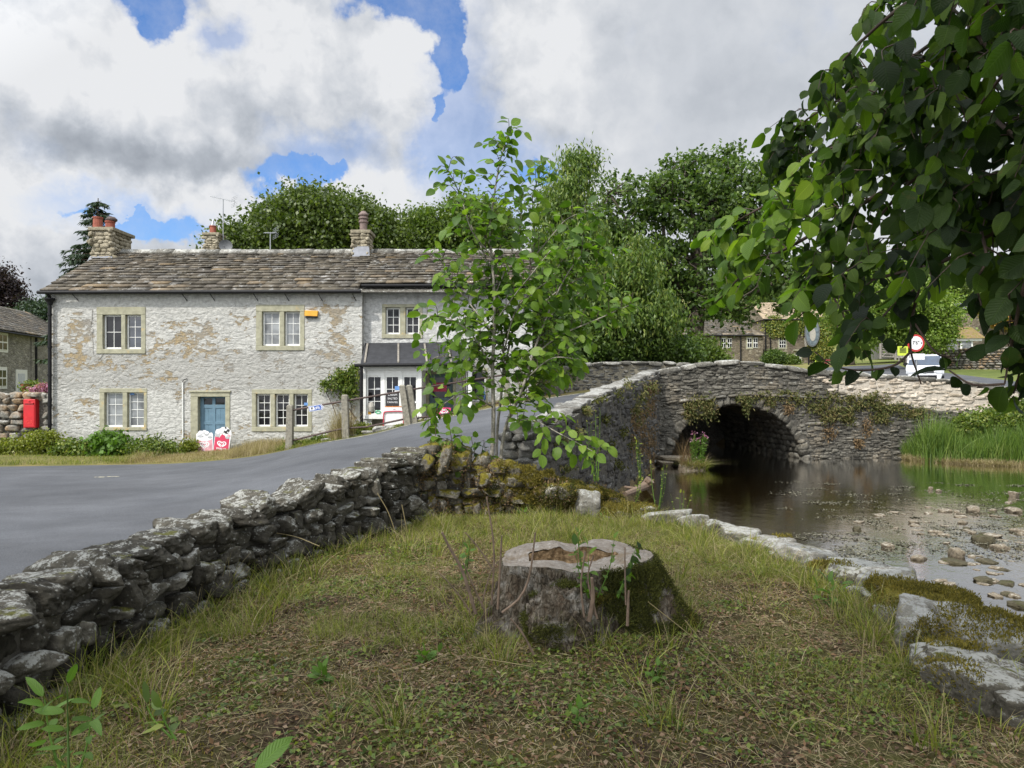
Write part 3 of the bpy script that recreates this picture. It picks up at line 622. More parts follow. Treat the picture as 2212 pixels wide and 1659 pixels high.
o=mesh_obj('ground',Vt,Ft,[M['pasture'],M['hill'],M['bed']],smooth=True,mi=mi); tag(o,kind='structure')
# the grassy bank the camera stands on, down to the river
xs=np.linspace(-3.0,3.75,170); ys=np.linspace(.3,11.4,260); gx,gy=np.meshgrid(xs,ys); X=gx.ravel();Y=gy.ravel()
Z=near_h(X,Y); bx=bankx(Y)+.05*fbm(np.stack([Y*1.5,0*Y,0*Y],1),2,8); Z=np.where(X>bx,Z-np.clip((X-bx)*7,0,1.6),Z)
Z=np.where(X<-2.35,Z-.15,Z)
Vt=np.stack([X,Y,Z],1); nx=len(xs); idx=np.arange(len(ys)*nx).reshape(len(ys),nx); Ft=np.stack([idx[:-1,:-1],idx[:-1,1:],idx[1:,1:],idx[1:,:-1]],-1).reshape(-1,4)
tag(mesh_obj('grass_bank_ground',Vt,Ft,M['soil'],smooth=True),kind='structure')
# water
o=MB().add([(.2,-20,WATER),(30,-20,WATER),(24,26,WATER),(20,33,WATER),(4,33,WATER),(3.6,21,WATER)],[list(range(6))]).build('river_water',M['water']); tag(o,kind='structure')
def pu(u,v,d): p=P(u,v,d); return (p[0],p[1],p[2])
st=[((-40,17,-.7),(-40,-2,-.7)),((-29,17.3,-.66),(-28,-1.5,-.65)),((-20,17.9,-.6),(-18,-.8,-.58)),(pu(0,1008,18.5),(-10,.2,-.48)),(pu(250,1004,19),(-5,1.2,-.36)),(pu(400,1000,19.2),(-3.1,3.0,-.3)),(pu(553,985,19.2),(-2.75,5.0,-.25)),(pu(690,957,19.0),(-2.3,7.0,-.12)),
    (pu(800,938,19.3),(-1.55,8.6,0.0)),(pu(890,915,19.6),(-.8,9.8,.12)),(pu(1000,893,20.3),(.0,10.95,.27)),(pu(1100,873,21.0),(1.75,15.6,.75)),(pu(1210,855,23.7),(3.35,20.2,1.12)),(pu(1300,845,25.5),(4.5,23.4,1.38)),
    ((5.9,28.6,1.45),(7.2,24.75,1.45)),((10,29.3,1.3),(10.5,25.2,1.25)),((14.5,30.5,1.0),(15,25.8,.95)),((19,35,.95),(22,28,.75)),((20,44,1.3),(31,40,1.35)),((25,60,2.5),(34,57,2.6)),((33,78,3.4),(41,76,3.5))]
L=smooth_path([s[0] for s in st],120); Rr=smooth_path([s[1] for s in st],120)
K=14; V=[]; 
for a,b in zip(L,Rr):
    for k in range(K): V.append(a+(b-a)*k/(K-1))
V=np.array(V); Fc=np.array([(i*K+k,i*K+k+1,(i+1)*K+k+1,(i+1)*K+k) for i in range(119) for k in range(K-1)])
far=V[:,1]>33; V[:,2]=np.where(far,np.maximum(V[:,2],T(V[:,0],V[:,1])+.05),V[:,2])
ROAD=(L,Rr)
tag(mesh_obj('road',V,Fc,M['asphalt'],smooth=True),kind='structure')
# worn white edge line along the far side of the road and a broken line in the junction
def strip(pts,w,off=.004,name='road_edge_line'):
    pts=np.array(pts); V2,F2=stroke2d(pts[:,:2],w); V3=np.column_stack([V2,np.concatenate([pts[:,2],pts[:,2]])+off]); return V3,F2
mb=MB()
D_=nrm(Rr-L); a=L+D_*.16; V3,F2=strip(a[40:79],.10,.004); mb.add(V3,F2)
a=L+D_*.22; V3,F2=strip(a[:8],.09,.006); mb.add(V3,F2)
def roadz(x,y):
    d=(V[:,0]-x)**2+(V[:,1]-y)**2; k=np.argsort(d)[:4]; return float(np.average(V[k,2],weights=1/(d[k]+.01)))
for (u,v,u2) in ((205,1031,226),(232,1030,256)):
    p=[]
    for uu in np.linspace(u,u2,4):
        d=14.5
        for _ in range(6): x=(uu-1106)/F*d; d=(EYE-roadz(x,d))*F/(v-829.5)
        p.append(((uu-1106)/F*d,d,roadz((uu-1106)/F*d,d)))
    V3,F2=strip(p,.09,.007); mb.add(V3,F2)
o=mb.build('road_markings',M['line']); tag(o,kind='structure')
# verge between road and houses
hl=[(-40,24,-.7),(-30,23.5,-.65),(-21,23,-.6),(-15.5,22.6,-.5),(-12,22.4,-.55),(-10,22.4,-.52),(-8.5,22.4,-.5),(-6.5,22.4,-.30),(-5.0,22.4,.05),(-4.2,22.4,.15),(-2.6,22.4,.55),(-.9,22.4,.95),(.9,23,1.15),(2.2,26.5,1.3)]
hl=smooth_path(hl,80); K=7; V2=[]
Lr=L[:80]
for a,b in zip(Lr,hl):
    for k in range(K):
        t_=k/(K-1); q=a+(b-a)*t_; q[2]+= (.05*sin(pi*t_) if 0<k<K-1 else (-.012 if k==0 else 0)); V2.append(q)
V2=np.array(V2); V2[:,2]+=np.tile([0]+[1]*(K-1),80)*.02*fbm(V2*2,3,4)
Fc=np.array([(i*K+k,i*K+k+1,(i+1)*K+k+1,(i+1)*K+k) for i in range(79) for k in range(K-1)])
tag(mesh_obj('grass_verge_ground',V2,Fc,M['verge'],smooth=True),kind='structure')
VERGE=V2.reshape(80,K,3)
def vergez(x,y):
    q=VERGE.reshape(-1,3); d=(q[:,0]-x)**2+(q[:,1]-y)**2; k=np.argsort(d)[:4]; return float(np.average(q[k,2],weights=1/(d[k]+.01)))

# ---------------- block walls ----------------
def block_wall(nb,path,zb,zt,hc=(.10,.2),lc=(.18,.5),depth=.13,seed=0,k=2,mask=None,jit=.02,side=1,boxy=.95,rough=.04,gap=1.01,sharp=22):
    """stones laid in courses over a face; path=[(x,y)..]; zb(s),zt(s) heights; side=+1 right of path is outside"""
    r_=np.random.default_rng(seed); path=np.array(path,dtype=float); seg=np.linalg.norm(np.diff(path,axis=0),axis=1); S=np.concatenate([[0],np.cumsum(seg)]); Lt=S[-1]
    z=min(zb(s) for s in np.linspace(0,Lt,12)); zmax=max(zt(s) for s in np.linspace(0,Lt,30))
    while z<zmax:
        h=r_.uniform(*hc); s=-r_.uniform(0,.2)
        while s<Lt:
            l=r_.uniform(*lc)*(.7+.6*h/hc[1]); c=s+l/2; zc=z+h/2
            if 0<=c<=Lt and zc<zt(c)-h*.2 and zc>zb(c)-h*.5 and (mask is None or mask(c,zc)):
                x=np.interp(c,S,path[:,0]); y=np.interp(c,S,path[:,1]); i=min(np.searchsorted(S,c,side='right')-1,len(seg)-1)
                t_=(path[i+1]-path[i])/seg[i]; n_=np.array([t_[1],-t_[0]])*side
                V,Fc=rock((l/2*gap,depth,h/2*gap*1.04),k,int(r_.integers(1e9)),boxy,4,rough,sharp)
                a=math.atan2(t_[1],t_[0]); V=V@roty(r_.normal(0,.05)).T@rotz(a+r_.normal(0,.05)).T
                pj=r_.normal(0,jit); V+=np.array([x+n_[0]*(pj-depth*.55),y+n_[1]*(pj-depth*.55),zc+r_.normal(0,.008)])
                nb.add(V,Fc)
            s+=l
        z+=h*.97
def coping(nb,path,zt,l=(.45,.9),w=.24,h=.11,seed=0,k=3,over=.0,rough=.05,tilt=.04,boxy=.95):
    r_=np.random.default_rng(seed); path=np.array(path,dtype=float); seg=np.linalg.norm(np.diff(path,axis=0),axis=1); S=np.concatenate([[0],np.cumsum(seg)]); s=0
    while s<S[-1]:
        ll=r_.uniform(*l); c=min(s+ll/2,S[-1]); x=np.interp(c,S,path[:,0]); y=np.interp(c,S,path[:,1]); i=min(np.searchsorted(S,c,side='right')-1,len(seg)-1); t_=(path[i+1]-path[i])/seg[i]
        hh=h*r_.uniform(.85,1.2); V,Fc=rock((ll/2*1.01,w*r_.uniform(.93,1.06),hh),k,int(r_.integers(1e9)),boxy,6,rough,12)
        sl_=math.atan2(zt(min(c+.2,S[-1]))-zt(max(c-.2,0)),.4)
        V=V@roty(-sl_+r_.normal(0,tilt)).T@rotz(math.atan2(t_[1],t_[0])+r_.normal(0,.03)).T; V+=np.array([x,y,zt(c)-hh*.8]); nb.add(V,Fc); s+=ll
def core(path,zb,zt,th,n=40,side=1,inset=.0):
    """solid core behind a face; path is the face line, thickness th away from outside"""
    path=np.array(path,dtype=float); seg=np.linalg.norm(np.diff(path,axis=0),axis=1); S=np.concatenate([[0],np.cumsum(seg)])
    ss=np.linspace(0,S[-1],n); V=[]
    for s in ss:
        x=np.interp(s,S,path[:,0]); y=np.interp(s,S,path[:,1]); i=min(np.searchsorted(S,s,side='right')-1,len(seg)-1); t_=(path[i+1]-path[i])/seg[i]; n_=np.array([t_[1],-t_[0]])*side
        for (o_,z) in ((-inset,zb(s)),(-inset,zt(s)),(-inset-th,zt(s)),(-inset-th,zb(s))): V.append((x+n_[0]*o_,y+n_[1]*o_,z))
    Fc=[(i*4+k,i*4+(k+1)%4,(i+1)*4+(k+1)%4,(i+1)*4+k) for i in range(n-1) for k in range(4)]+[(0,1,2,3),tuple((n-1)*4+k for k in (3,2,1,0))]
    return np.array(V),Fc

# ---------------- the bridge ----------------
bridge=empty('stone_bridge',(7,25,-1),'low humpbacked grey stone road bridge with one dark arch over the river','bridge')
C0=np.array([4.95,24.0]); C1=np.array([22.5,26.3]); FD=(C1-C0)/np.linalg.norm(C1-C0); FL=np.linalg.norm(C1-C0); FN=np.array([FD[1],-FD[0]])
tops=[(1425,800,24.0),(1460,795,24.1),(1500,787,24.2),(1560,779,24.3),(1600,780,24.4),(1640,784,24.5),(1700,792,24.6),(1750,798,24.8),(1850,806,25.0),(2000,816,25.3),(2130,829,25.5),(2212,841,25.8),(2350,852,26.2)]
tp=[P(*q) for q in tops]; ts=[float(np.dot(p[:2]-C0,FD)) for p in tp]; tz=[p[2] for p in tp]
ztop=lambda s: float(np.interp(s,ts,tz))
A0=.40; A1=5.16; AC=(A0+A1)/2; AR=(A1-A0)/2; AZ0=-1.25; AH=2.12
def inarch(s,z,g=0): return ((s-AC)/(AR+g))**2+((z-AZ0)/(AH+g))**2<1
face=[C0,C1]
nb=NB(); 
pale_s=float(np.dot(P(1770,840,24.9)[:2]-C0,FD))
def palem(s,z): # newer, paler stone on the right of the parapet
    lim=np.interp(s,[pale_s,pale_s+1.2,pale_s+2.4,pale_s+3.5,pale_s+5.5,FL],[1.45,1.15,.95,.75,.55,.35])
    return s>pale_s+.15*sin(z*9) and z>lim+.05*sin(s*3)
block_wall(nb,face,lambda s:-1.25,lambda s:ztop(s)-.1,(.065,.145),(.12,.42),.13,1,3,lambda s,z: not inarch(s,z,.32) and not palem(s,z),.014,1,.97,.11,1.02)
nb.build('wall_face',M['bridge'],bridge)
nb=NB(); block_wall(nb,face,lambda s:0,lambda s:ztop(s)-.1,(.08,.16),(.18,.5),.13,2,3,palem,.012,1,.98,.07,1.02); nb.build('wall_face',M['pale'],bridge)['label']='pale repaired limestone stretch of the parapet'
# mortar sheet with the arch opening, and barrel
def P3(s,z,o=0): q=C0+FD*s+FN*o; return (q[0],q[1],z)
mb=MB(); n=36; 
angs=np.linspace(pi,0,n+1); arc=[(AC+(AR+.05)*cos(a),AZ0+(AH+.05)*sin(a)) for a in angs]
for i in range(n):
    (s0,z0),(s1,z1)=arc[i],arc[i+1]; mb.add([P3(s0,z0,+.030),P3(s1,z1,+.030),P3(s1,ztop(s1)-.18,+.030),P3(s0,ztop(s0)-.18,+.030)],[(0,1,2,3)])
mb.add([P3(0,-1.3,+.030),P3(arc[0][0],-1.3,+.030),P3(arc[0][0],ztop(arc[0][0])-.18,+.030),P3(0,ztop(0)-.18,+.030)],[(0,1,2,3)])
q=np.linspace(arc[-1][0],FL,20)
for a,b in zip(q[:-1],q[1:]):
    mb.add([P3(a,-1.3,+.030),P3(b,-1.3,+.030),P3(b,ztop(b)-.18,+.030),P3(a,ztop(a)-.18,+.030)],[(0,1,2,3)],0)
    if a>pale_s: la,lb=[float(np.interp(q_,[pale_s,pale_s+1.2,pale_s+2.4,pale_s+3.5,pale_s+5.5,FL],[1.45,1.15,.95,.75,.55,.35])) for q_ in (a,b)]; mb.add([P3(a,la,.036),P3(b,lb,.036),P3(b,ztop(b)-.18,.036),P3(a,ztop(a)-.18,.036)],[(0,1,2,3)],1)
mb.build('mortar',[M['mortar'],M['palemortar']],bridge)
nb=NB(); r_=np.random.default_rng(5)
rings=[(k_,o_) for k_ in range(15) for o_ in [0]]
for j in range(15):   # barrel stones, course by course going back
    for a in np.linspace(.04,pi-.04,30):
        if j and (a<.0): continue
        V,Fc=rock((.22,.20,.09),2,int(r_.integers(1e9)),.95,4,.05,12); V=V@roty(pi/2-a if 0 else 0).T
        V=np.column_stack([V[:,2]*1.0,V[:,0],V[:,1]]) if 0 else V
        # local: x radial thickness .09? -> build in arch frame
        rad=np.array([cos(a)*AH/2.16,sin(a)]); rad/=np.linalg.norm(rad); tan_=np.array([-rad[1],rad[0]])
        c=np.array([AC+(AR+.06)*cos(a),AZ0+(AH+.06)*sin(a)])+rad*r_.normal(0,.012)
        w=V[:,0]; tt=V[:,1]*.62; dd=V[:,2]
        s2=c[0]+rad[0]*dd+tan_[0]*tt; z2=c[1]+rad[1]*dd+tan_[1]*tt; back=.35+j*.40+w
        q=C0[None]+FD[None]*s2[:,None]-FN[None]*back[:,None]; nb.add(np.column_stack([q,z2]),Fc)
nb.build('arch_barrel',M['bridge'],bridge)
nb=NB()
for a in np.linspace(.02,pi-.02,34):  # voussoirs
    V,Fc=rock((.17,.125,.20),3,int(r_.integers(1e9)),.97,4,.05,14)
    rad=np.array([cos(a)/AR,sin(a)/AH]); rad/=np.linalg.norm(rad); tan_=np.array([-rad[1],rad[0]])
    c=np.array([AC+(AR+.16)*cos(a),AZ0+(AH+.16)*sin(a)]); rr=r_.uniform(.85,1.12)
    s2=c[0]+rad[0]*V[:,0]*rr+tan_[0]*V[:,1]; z2=c[1]+rad[1]*V[:,0]*rr+tan_[1]*V[:,1]
    q=C0[None]+FD[None]*s2[:,None]+FN[None]*(V[:,2]-.12)[:,None]; nb.add(np.column_stack([q,z2]),Fc)
nb.build('arch_ring',M['bridge'],bridge)
# barrel shell behind the stones; far end wall added to darken the arch
mb=MB()
for i in range(n):
    (s0,z0),(s1,z1)=[(AC+(AR+.14)*cos(a),AZ0+(AH+.14)*sin(a)) for a in (angs[i],angs[i+1])]
    mb.add([P3(s0,z0,-.1),P3(s1,z1,-.1),P3(s1,z1,-6.2),P3(s0,z0,-6.2)],[(0,1,2,3)])
mb.add([P3(-.6,-1.3,-6.2),P3(6.6,-1.3,-6.2),P3(6.6,1.35,-6.2),P3(-.6,1.35,-6.2)],[(0,1,2,3)])
mb.build('barrel_dark_fill',M['mortar'],bridge)
nb=NB(); cp=[C0-FN*.12,C1-FN*.12]; 
coping(nb,cp,lambda s:ztop(s)+.02,(.5,1.05),.24,.105,7,3); nb.build('parapet_coping',M['cope'],bridge)
# parapet back face
V,Fc=core([C0-FN*.15,C1-FN*.15],lambda s:1.3,lambda s:ztop(s)-.12,.2); MB().add(V,Fc).build('parapet_core',M['mortar'],bridge)
# projecting string of stones at road level
nb=NB(); coping(nb,[C0+FD*.2+FN*.06,C0+FD*pale_s+FN*.06],lambda s:float(np.interp(s,[0,2.9,pale_s],[1.0,1.28,1.15])),(.25,.5),.10,.05,17,2); nb.build('string_course',M['bridge'],bridge)
# far parapet
fp=[(1.55,25.6),(2.6,27.3),(4.6,28.9),(6.6,29.6),(10.3,30.0),(15,31.0),(20,35)]
fpt=[P(1224,797,26.0)[2],P(1290,788,28)[2],P(1385,782,29.0)[2],P(1455,784,29.6)[2]+.02,2.25,1.8,1.7]
fs=np.concatenate([[0],np.cumsum(np.linalg.norm(np.diff(np.array(fp),axis=0),axis=1))]); fz=lambda s: float(np.interp(s,fs,fpt))
fps=smooth_path(np.column_stack([fp,np.zeros(7)]),24)[:,:2]
far=empty('far_parapet_wall',(4,28.5,1.3),'weathered rubble parapet on the far side of the road bridge behind the concrete posts','wall')
nb=NB(); block_wall(nb,fps,lambda s:.9,lambda s:fz(s)-.1,(.08,.15),(.2,.55),.12,21,2,None,.02); nb.build('wall_face',M['cope'],far)
V,Fc=core(fps,lambda s:.5,lambda s:fz(s)-.12,.3,40,1,-.025); MB().add(V,Fc).build('wall_core',M['lightmortar'],far)
nb=NB(); coping(nb,fps,lambda s:fz(s)+.02,(.5,1.1),.22,.09,27,3); nb.build('coping',M['cope'],far)
# near wing wall beside the road
W0=np.array([.30,10.9]); wz=lambda s: float(np.interp(s,[0,.2,1.75,3.65,6.7,10.7,13.9],[.98,1.0,1.05,1.23,1.52,1.78,2.05]))
WD=(C0-W0)/np.linalg.norm(C0-W0); WL=np.linalg.norm(C0-W0)
wing=empty('wing_wall',(.3,10.9,-.8),'dark retaining wall beside the road leading up to the bridge, behind the sapling','wall')
nb=NB(); block_wall(nb,[W0,C0],lambda s:-1.25,lambda s:wz(s)-.12,(.08,.18),(.16,.42),.12,31,3,None,.018,1,.95,.12,1.02); nb.build('wall_face',M['darkwall'],wing)
V,Fc=core([W0+WD*.05,C0-WD*.05],lambda s:-1.3,lambda s:wz(s)-.12,.42,60,1,-.032); MB().add(V,Fc).build('wall_core',M['mortar'],wing)
WN=np.array([WD[1],-WD[0]])
nb=NB(); coping(nb,[W0-WN*.24,C0-WN*.24],lambda s:wz(s)+.01,(.35,.8),.27,.085,37,4,0,.10,.05); nb.build('coping',M['wingcope'],wing)
nb=NB(); block_wall(nb,[W0-WN*.44,W0],lambda s:-.6,lambda s:.95,(.09,.17),(.16,.3),.12,41,3,None,.02); nb.build('end_face',M['wingcope'],wing)
nb=NB(); block_wall(nb,[C0-WN*.46,W0-WN*.46],lambda s:0,lambda s:wz(WL-s)-.1,(.1,.2),(.2,.45),.1,43,2,None,.02); nb.build('road_face',M['cope'],wing)

# ---------------- houses ----------------
def wall_panel(mb,x0,x1,z0,z1,y,th,holes,m=0):
    """wall in plane y with rectangular holes (x0,x1,z0,z1)"""
    xs=sorted({x0,x1,*[h[0] for h in holes],*[h[1] for h in holes]}); zs=sorted({z0,z1,*[h[2] for h in holes],*[h[3] for h in holes]})
    for a,b in zip(xs[:-1],xs[1:]):
        for c,d in zip(zs[:-1],zs[1:]):
            if any(a>=h[0]-1e-6 and b<=h[1]+1e-6 and c>=h[2]-1e-6 and d<=h[3]+1e-6 for h in holes): continue
            mb.add([(a,y,c),(b,y,c),(b,y,d),(a,y,d)],[(0,1,2,3)],m)
    for h in holes:
        a,b,c,d=h; mb.add([(a,y,c),(b,y,c),(b,y,d),(a,y,d),(a,y+th,c),(b,y+th,c),(b,y+th,d),(a,y+th,d)],[(0,4,5,1),(2,6,7,3),(1,5,6,2),(3,7,4,0)],m)
def sash(par,x0,x1,z0,z1,y,cols,rows,gl,fw=.045,name='window',bar=.018,frame=None,wob=0,opened=0):
    """one framed light: frame object with glass pane child"""
    mb=MB(); f=fw
    mb.box((x0,y,z0),(x1,y+.05,z0+f*1.2)); mb.box((x0,y,z1-f),(x1,y+.05,z1)); mb.box((x0,y+.001,z0+f*1.2),(x0+f,y+.051,z1-f)); mb.box((x1-f,y+.001,z0+f*1.2),(x1,y+.051,z1-f))
    for i in range(1,cols): xc=x0+f+(x1-x0-2*f)*i/cols; mb.box((xc-bar/2,y+.012,z0+f),(xc+bar/2,y+.04,z1-f))
    for j in range(1,rows): zc=z0+f+(z1-z0-2*f)*j/rows; mb.box((x0+f,y+.010,zc-bar/2),(x1-f,y+.038,zc+bar/2))
    fr=mb.build(name,frame or M['white'],par,bevel=.004)
    MB().box((x0+f*.6,y+.024,z0+f*.6),(x1-f*.6,y+.030,z1-f*.6)).build('pane',gl,fr); return fr
def stone_surround(par,sx0,sx1,sz0,sz1,y,lights,mat,proud=.02,sill=.1,seed=0):
    """jambs, lintel, sill and mullions as separate dressed blocks in one mesh"""
    lx=sorted(lights); mb=MB(); t=.20
    a,b=lx[0][0],lx[-1][1]; zt=max(l[3] for l in lx); zb=min(l[2] for l in lx); q=.002
    mb.box((sx0,y-proud,zt),(sx1,y+t,sz1)); mb.box((sx0,y-proud-.012,sz0),(sx1,y+t,zb)); 
    mb.box((sx0+q,y-proud+.004,zb),(a,y+t,zt)); mb.box((b,y-proud+.004,zb),(sx1-q,y+t,zt))
    for l0,l1 in zip(lx[:-1],lx[1:]): mb.box((l0[1],y-proud+.008,zb),(l1[0],y+t,zt))
    return mb.build('stone_surround',mat,par,bevel=.012)
def slates(nb,x0,x1,ye,ze,yr,zr,seed,xl=None,n=16,wr=(.30,.75),sag=0):
    """courses of slabs from eave (ye,ze) to ridge (yr,zr); course height diminishes"""
    r_=np.random.default_rng(seed); Ls=math.hypot(yr-ye,zr-ze); ang=math.atan2(zr-ze,yr-ye)
    hs=np.linspace(1.35,.65,n); hs=hs/hs.sum()*Ls; s=0; dy,dz=cos(ang),sin(ang)
    for j,h in enumerate(hs):
        x=x0-(r_.uniform(0,.25) if j%1==0 else 0); k=1.35-.7*j/n
        while x<x1:
            w=r_.uniform(*wr)*k; xa=max(x,x0-.02); xb=min(x+w,x1+.02)
            if xb-xa>.06:
                th=r_.uniform(.025,.045); lo=r_.normal(0,.012); ll=h*1.5; tl=.055+r_.normal(0,.006)
                sg=sag*sin(pi*(x-x0)/(x1-x0)) 
                V=[]
                for zz in (0,th):
                    for (sx,ss) in ((xa+.004,lo),(xb-.004,lo+r_.normal(0,.008)),(xb-.004,ll),(xa+.004,ll)):
                        lift=tl*(1-ss/ll)+zz; V.append((sx,ye+dy*(s+ss)-dz*lift*1.0,ze+dz*(s+ss)+dy*lift-sg))
                nb.add(np.array(V),np.array([(0,3,2,1),(4,5,6,7),(0,1,5,4),(1,2,6,5),(2,3,7,6),(3,0,4,7)]))
            x+=w
        s+=h
def ridge(par,x0,x1,y,z,seed,mat):
    r_=np.random.default_rng(seed); nb=NB(); x=x0
    while x<x1:
        w=min(r_.uniform(.45,.75),x1-x); h=.09+r_.normal(0,.006); V=np.array([(a,y+b,z+c) for a in (x+.006,x+w-.006) for (b,c) in ((-.20,-.09),(0,h-.02),(.20,-.09),(.20,-.03),(0,h+.035),(-.20,-.03))]); V[:,2]+=r_.normal(0,.006)
        nb.add(V,np.array([(0,1,7,6),(1,2,8,7),(2,3,9,8),(3,4,10,9),(4,5,11,10),(5,0,6,11),(5,4,1,0),(4,3,2,1),(6,7,10,11),(7,8,9,10)])); x+=w
    return nb.build('ridge_stones',mat,par)
def chimney(par,x0,x1,y0,y1,z0,z1,pots,mat,cap=True,lead=None,potm=None,seed=0,name='chimney'):
    mb=MB(); mb.box((x0+.03,y0+.03,z0),(x1-.03,y1-.03,z1)); ch=mb.build(name,mat,par)
    nb=NB()
    for (pa,pb) in (((x0,y0),(x1,y0)),((x1,y0),(x1,y1)),((x0,y1),(x0,y0))):
        block_wall(nb,[pa,pb],lambda s:z0,lambda s:z1,(.10,.17),(.16,.34),.06,seed+int(abs(pa[0]*10)),2,None,.006,1,.96)
    nb.build('stonework',mat,ch)
    if cap: MB().box((x0-.07,y0-.07,z1-.02),(x1+.07,y1+.07,z1+.10)).build('cap_stone',mat,ch,bevel=.02)
    if lead: MB().add(lead,[(0,1,2,3)]).build('lead_flashing',M['lead'],ch)
    for (px,py,r,h,kind) in pots:
        mb=MB()
        if kind=='louvre':
            mb.lathe([(r*.75,0),(r*.8,.30),(r*1.0,.33),(r*1.0,.38),(r*.82,.40),(r*.82,.44),(r*1.05,.46),(r*1.05,.50),(r*.82,.52),(r*.82,.56),(r*1.05,.58),(r*1.05,.62),(r*.8,.66),(r*.6,.70),(r*.5,.73),(0.01,.75)],(px,py,z1+.1),16)
        else: mb.lathe([(r*1.05,0),(r*1.0,.05),(r*.93,h*.85),(r*1.06,h*.88),(r*1.06,h),(r*.8,h),(r*.78,h-.1)],(px,py,z1+.1),16)
        p=mb.build('chimney_pot',potm or M['pot'],ch,smooth=False)
        if kind=='cowl': MB().lathe([(r*.95,0),(r*1.15,.03),(r*1.15,.08),(r*.7,.15),(.01,.17)],(px+.05,py,z1+.1+h),14).build('cowl',M['rust'],p)
        if kind=='wire': 
            w=MB(); 
            for a in range(4): w.tube([(px+r*.9*cos(a*pi/2),py+r*.9*sin(a*pi/2),z1+.1+h),(px,py,z1+.1+h+.28)],.012,5)
            w.build('cowl',M['metal'],p)
    return ch
HY=22.0
def X(u,d=HY): return (u-1106)/F*d
def Zv(v,d=HY): return EYE-(v-829.5)/F*d
cot=empty('whitewashed_cottage',(X(440),HY,-.5),'long whitewashed rubble cottage with peeling walls, blue door and stone slate roof','house')
hx0,hx1=X(107),X(782); ze=Zv(631)
def LT(u0,u1,v0,v1,d=HY): return (X(u0,d),X(u1,d),Zv(v1,d),Zv(v0,d))   # x0,x1,zb,zt
wins=[ # surround, lights, (cols,rows), glass
 (LT(209,315,663,764),[LT(222,262,680,754),LT(271,305,680,754)],[(2,2),(2,3)],['glass','glass_b']),
 (LT(215,318,839,930),[LT(226,265,848,923),LT(275,311,848,923)],[(2,3),(2,4)],['blind','blind']),
 (LT(553,658,658,757),[LT(566,604,673,747),LT(614,648,673,747)],[(2,3),(2,3)],['blind','blind']),
 (LT(544,674,841,932),[LT(553,584,851,922),LT(594,625,851,922),LT(634,665,851,922)],[(2,4),(2,4),(2,3)],['glass','glass','glass'])]
door=LT(428,487,857,985)
holes=[(w[0][0],w[0][1],w[0][2],w[0][3]) for w in wins]+[LT(412,497,847,990)]
mb=MB(); wall_panel(mb,hx0,hx1,-.9,ze+.1,HY,.25,holes)
gy=HY+6.4; zr=Zv(545,HY+3.2)-.02
mb.add([(hx0,HY,-.9),(hx0,gy,-.9),(hx0,gy,ze),(hx0,HY+3.2,zr),(hx0,HY,ze)],[(0,1,2,3,4)]); mb.add([(hx0,gy,-.9),(hx1,gy,-.9),(hx1,gy,ze),(hx0,gy,ze)],[(0,1,2,3)])
mb.add([(hx1,HY,-.9),(hx1,HY+.35,-.9),(hx1,HY+.35,ze+.1),(hx1,HY,ze+.1)],[(0,1,2,3)])
mb.build('wall',M['whitewash'],cot)
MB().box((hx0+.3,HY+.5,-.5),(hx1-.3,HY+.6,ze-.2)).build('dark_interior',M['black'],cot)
for i,(s,ls,cr,gl) in enumerate(wins):
    sr=stone_surround(cot,*s,HY,ls,M['sand'])
    for l,(c,r),g in zip(ls,cr,gl): sash(cot,l[0]+.005,l[1]-.005,l[2]+.003,l[3]-.003,HY+.10,c,r,M[g])
for u0,u1,v0,v1 in ((278,287,849,853),(655,664,870,876)): MB().box((X(u0),HY+.085,Zv(v1)),(X(u1),HY+.095,Zv(v0))).build('sticker',M['lblue'],cot)
# door surround and door
s=LT(412,497,847,990); mb=MB(); d0,d1,db,dt=door
mb.box((s[0],HY-.03,dt),(s[1],HY+.22,s[3])); mb.box((s[0]-.03,HY-.06,s[3]-.01),(s[1]+.03,HY+.1,s[3]+.05)); mb.box((s[0],HY-.026,-.8),(d0,HY+.22,dt)); mb.box((d1,HY-.026,-.8),(s[1],HY+.22,dt))
mb.build('door_surround',M['sand'],cot,bevel=.012)
dr=MB(); y=HY+.15; dw=d1-d0; zb=-.45; zm=Zv(893)
dr.box((d0,y+.02,zb),(d1,y+.05,dt-.30)); dr.box((d0,y+.003,dt-.05),(d1,y+.043,dt)); dr.box((d0,y+.003,dt-.36),(d1,y+.043,dt-.25))
for a,b in ((d0,d0+.11),(d0+dw/2-.05,d0+dw/2+.05),(d1-.08,d1)): dr.box((a,y,zb),(b,y+.045,dt-.002))
for z0_,z1_ in ((zb,zb+.15),(Zv(918),Zv(918)+.10)): dr.box((d0,y+.004,z0_),(d1,y+.044,z1_))
for a in (d0+dw*.28,d0+dw*.73): dr.box((a-.006,y+.015,zb+.15),(a+.006,y+.03,dt-.36))
dob=dr.build('door',M['blue'],cot,bevel=.005)
MB().box((d0+.1,y+.030,dt-.27),(d1-.06,y+.034,dt-.04)).build('pane',M['glass'],dob)
# roof: two lengths of slate with one ridge
rx0=hx0-.12; RY=HY+3.2
roof=MB().add([(rx0+.05,HY-.15,ze-.02),(X(1150)+.1,HY-.15,ze-.02),(X(1150)+.1,RY,zr-.03),(rx0+.05,RY,zr-.03),(rx0+.05,gy+.2,ze-.02),(X(1150)+.1,gy+.2,ze-.02)],[(0,1,2,3),(3,2,5,4)]).build('roof',M['mortar'],cot)
nb=NB(); slates(nb,rx0,X(775),HY-.22,ze-.03,RY,zr,3,n=17,wr=(.26,.62),sag=.03); nb.build('slates',M['slate'],roof)
ridge(roof,X(225,RY),X(962,RY),RY,zr+.01,4,M['cope'])
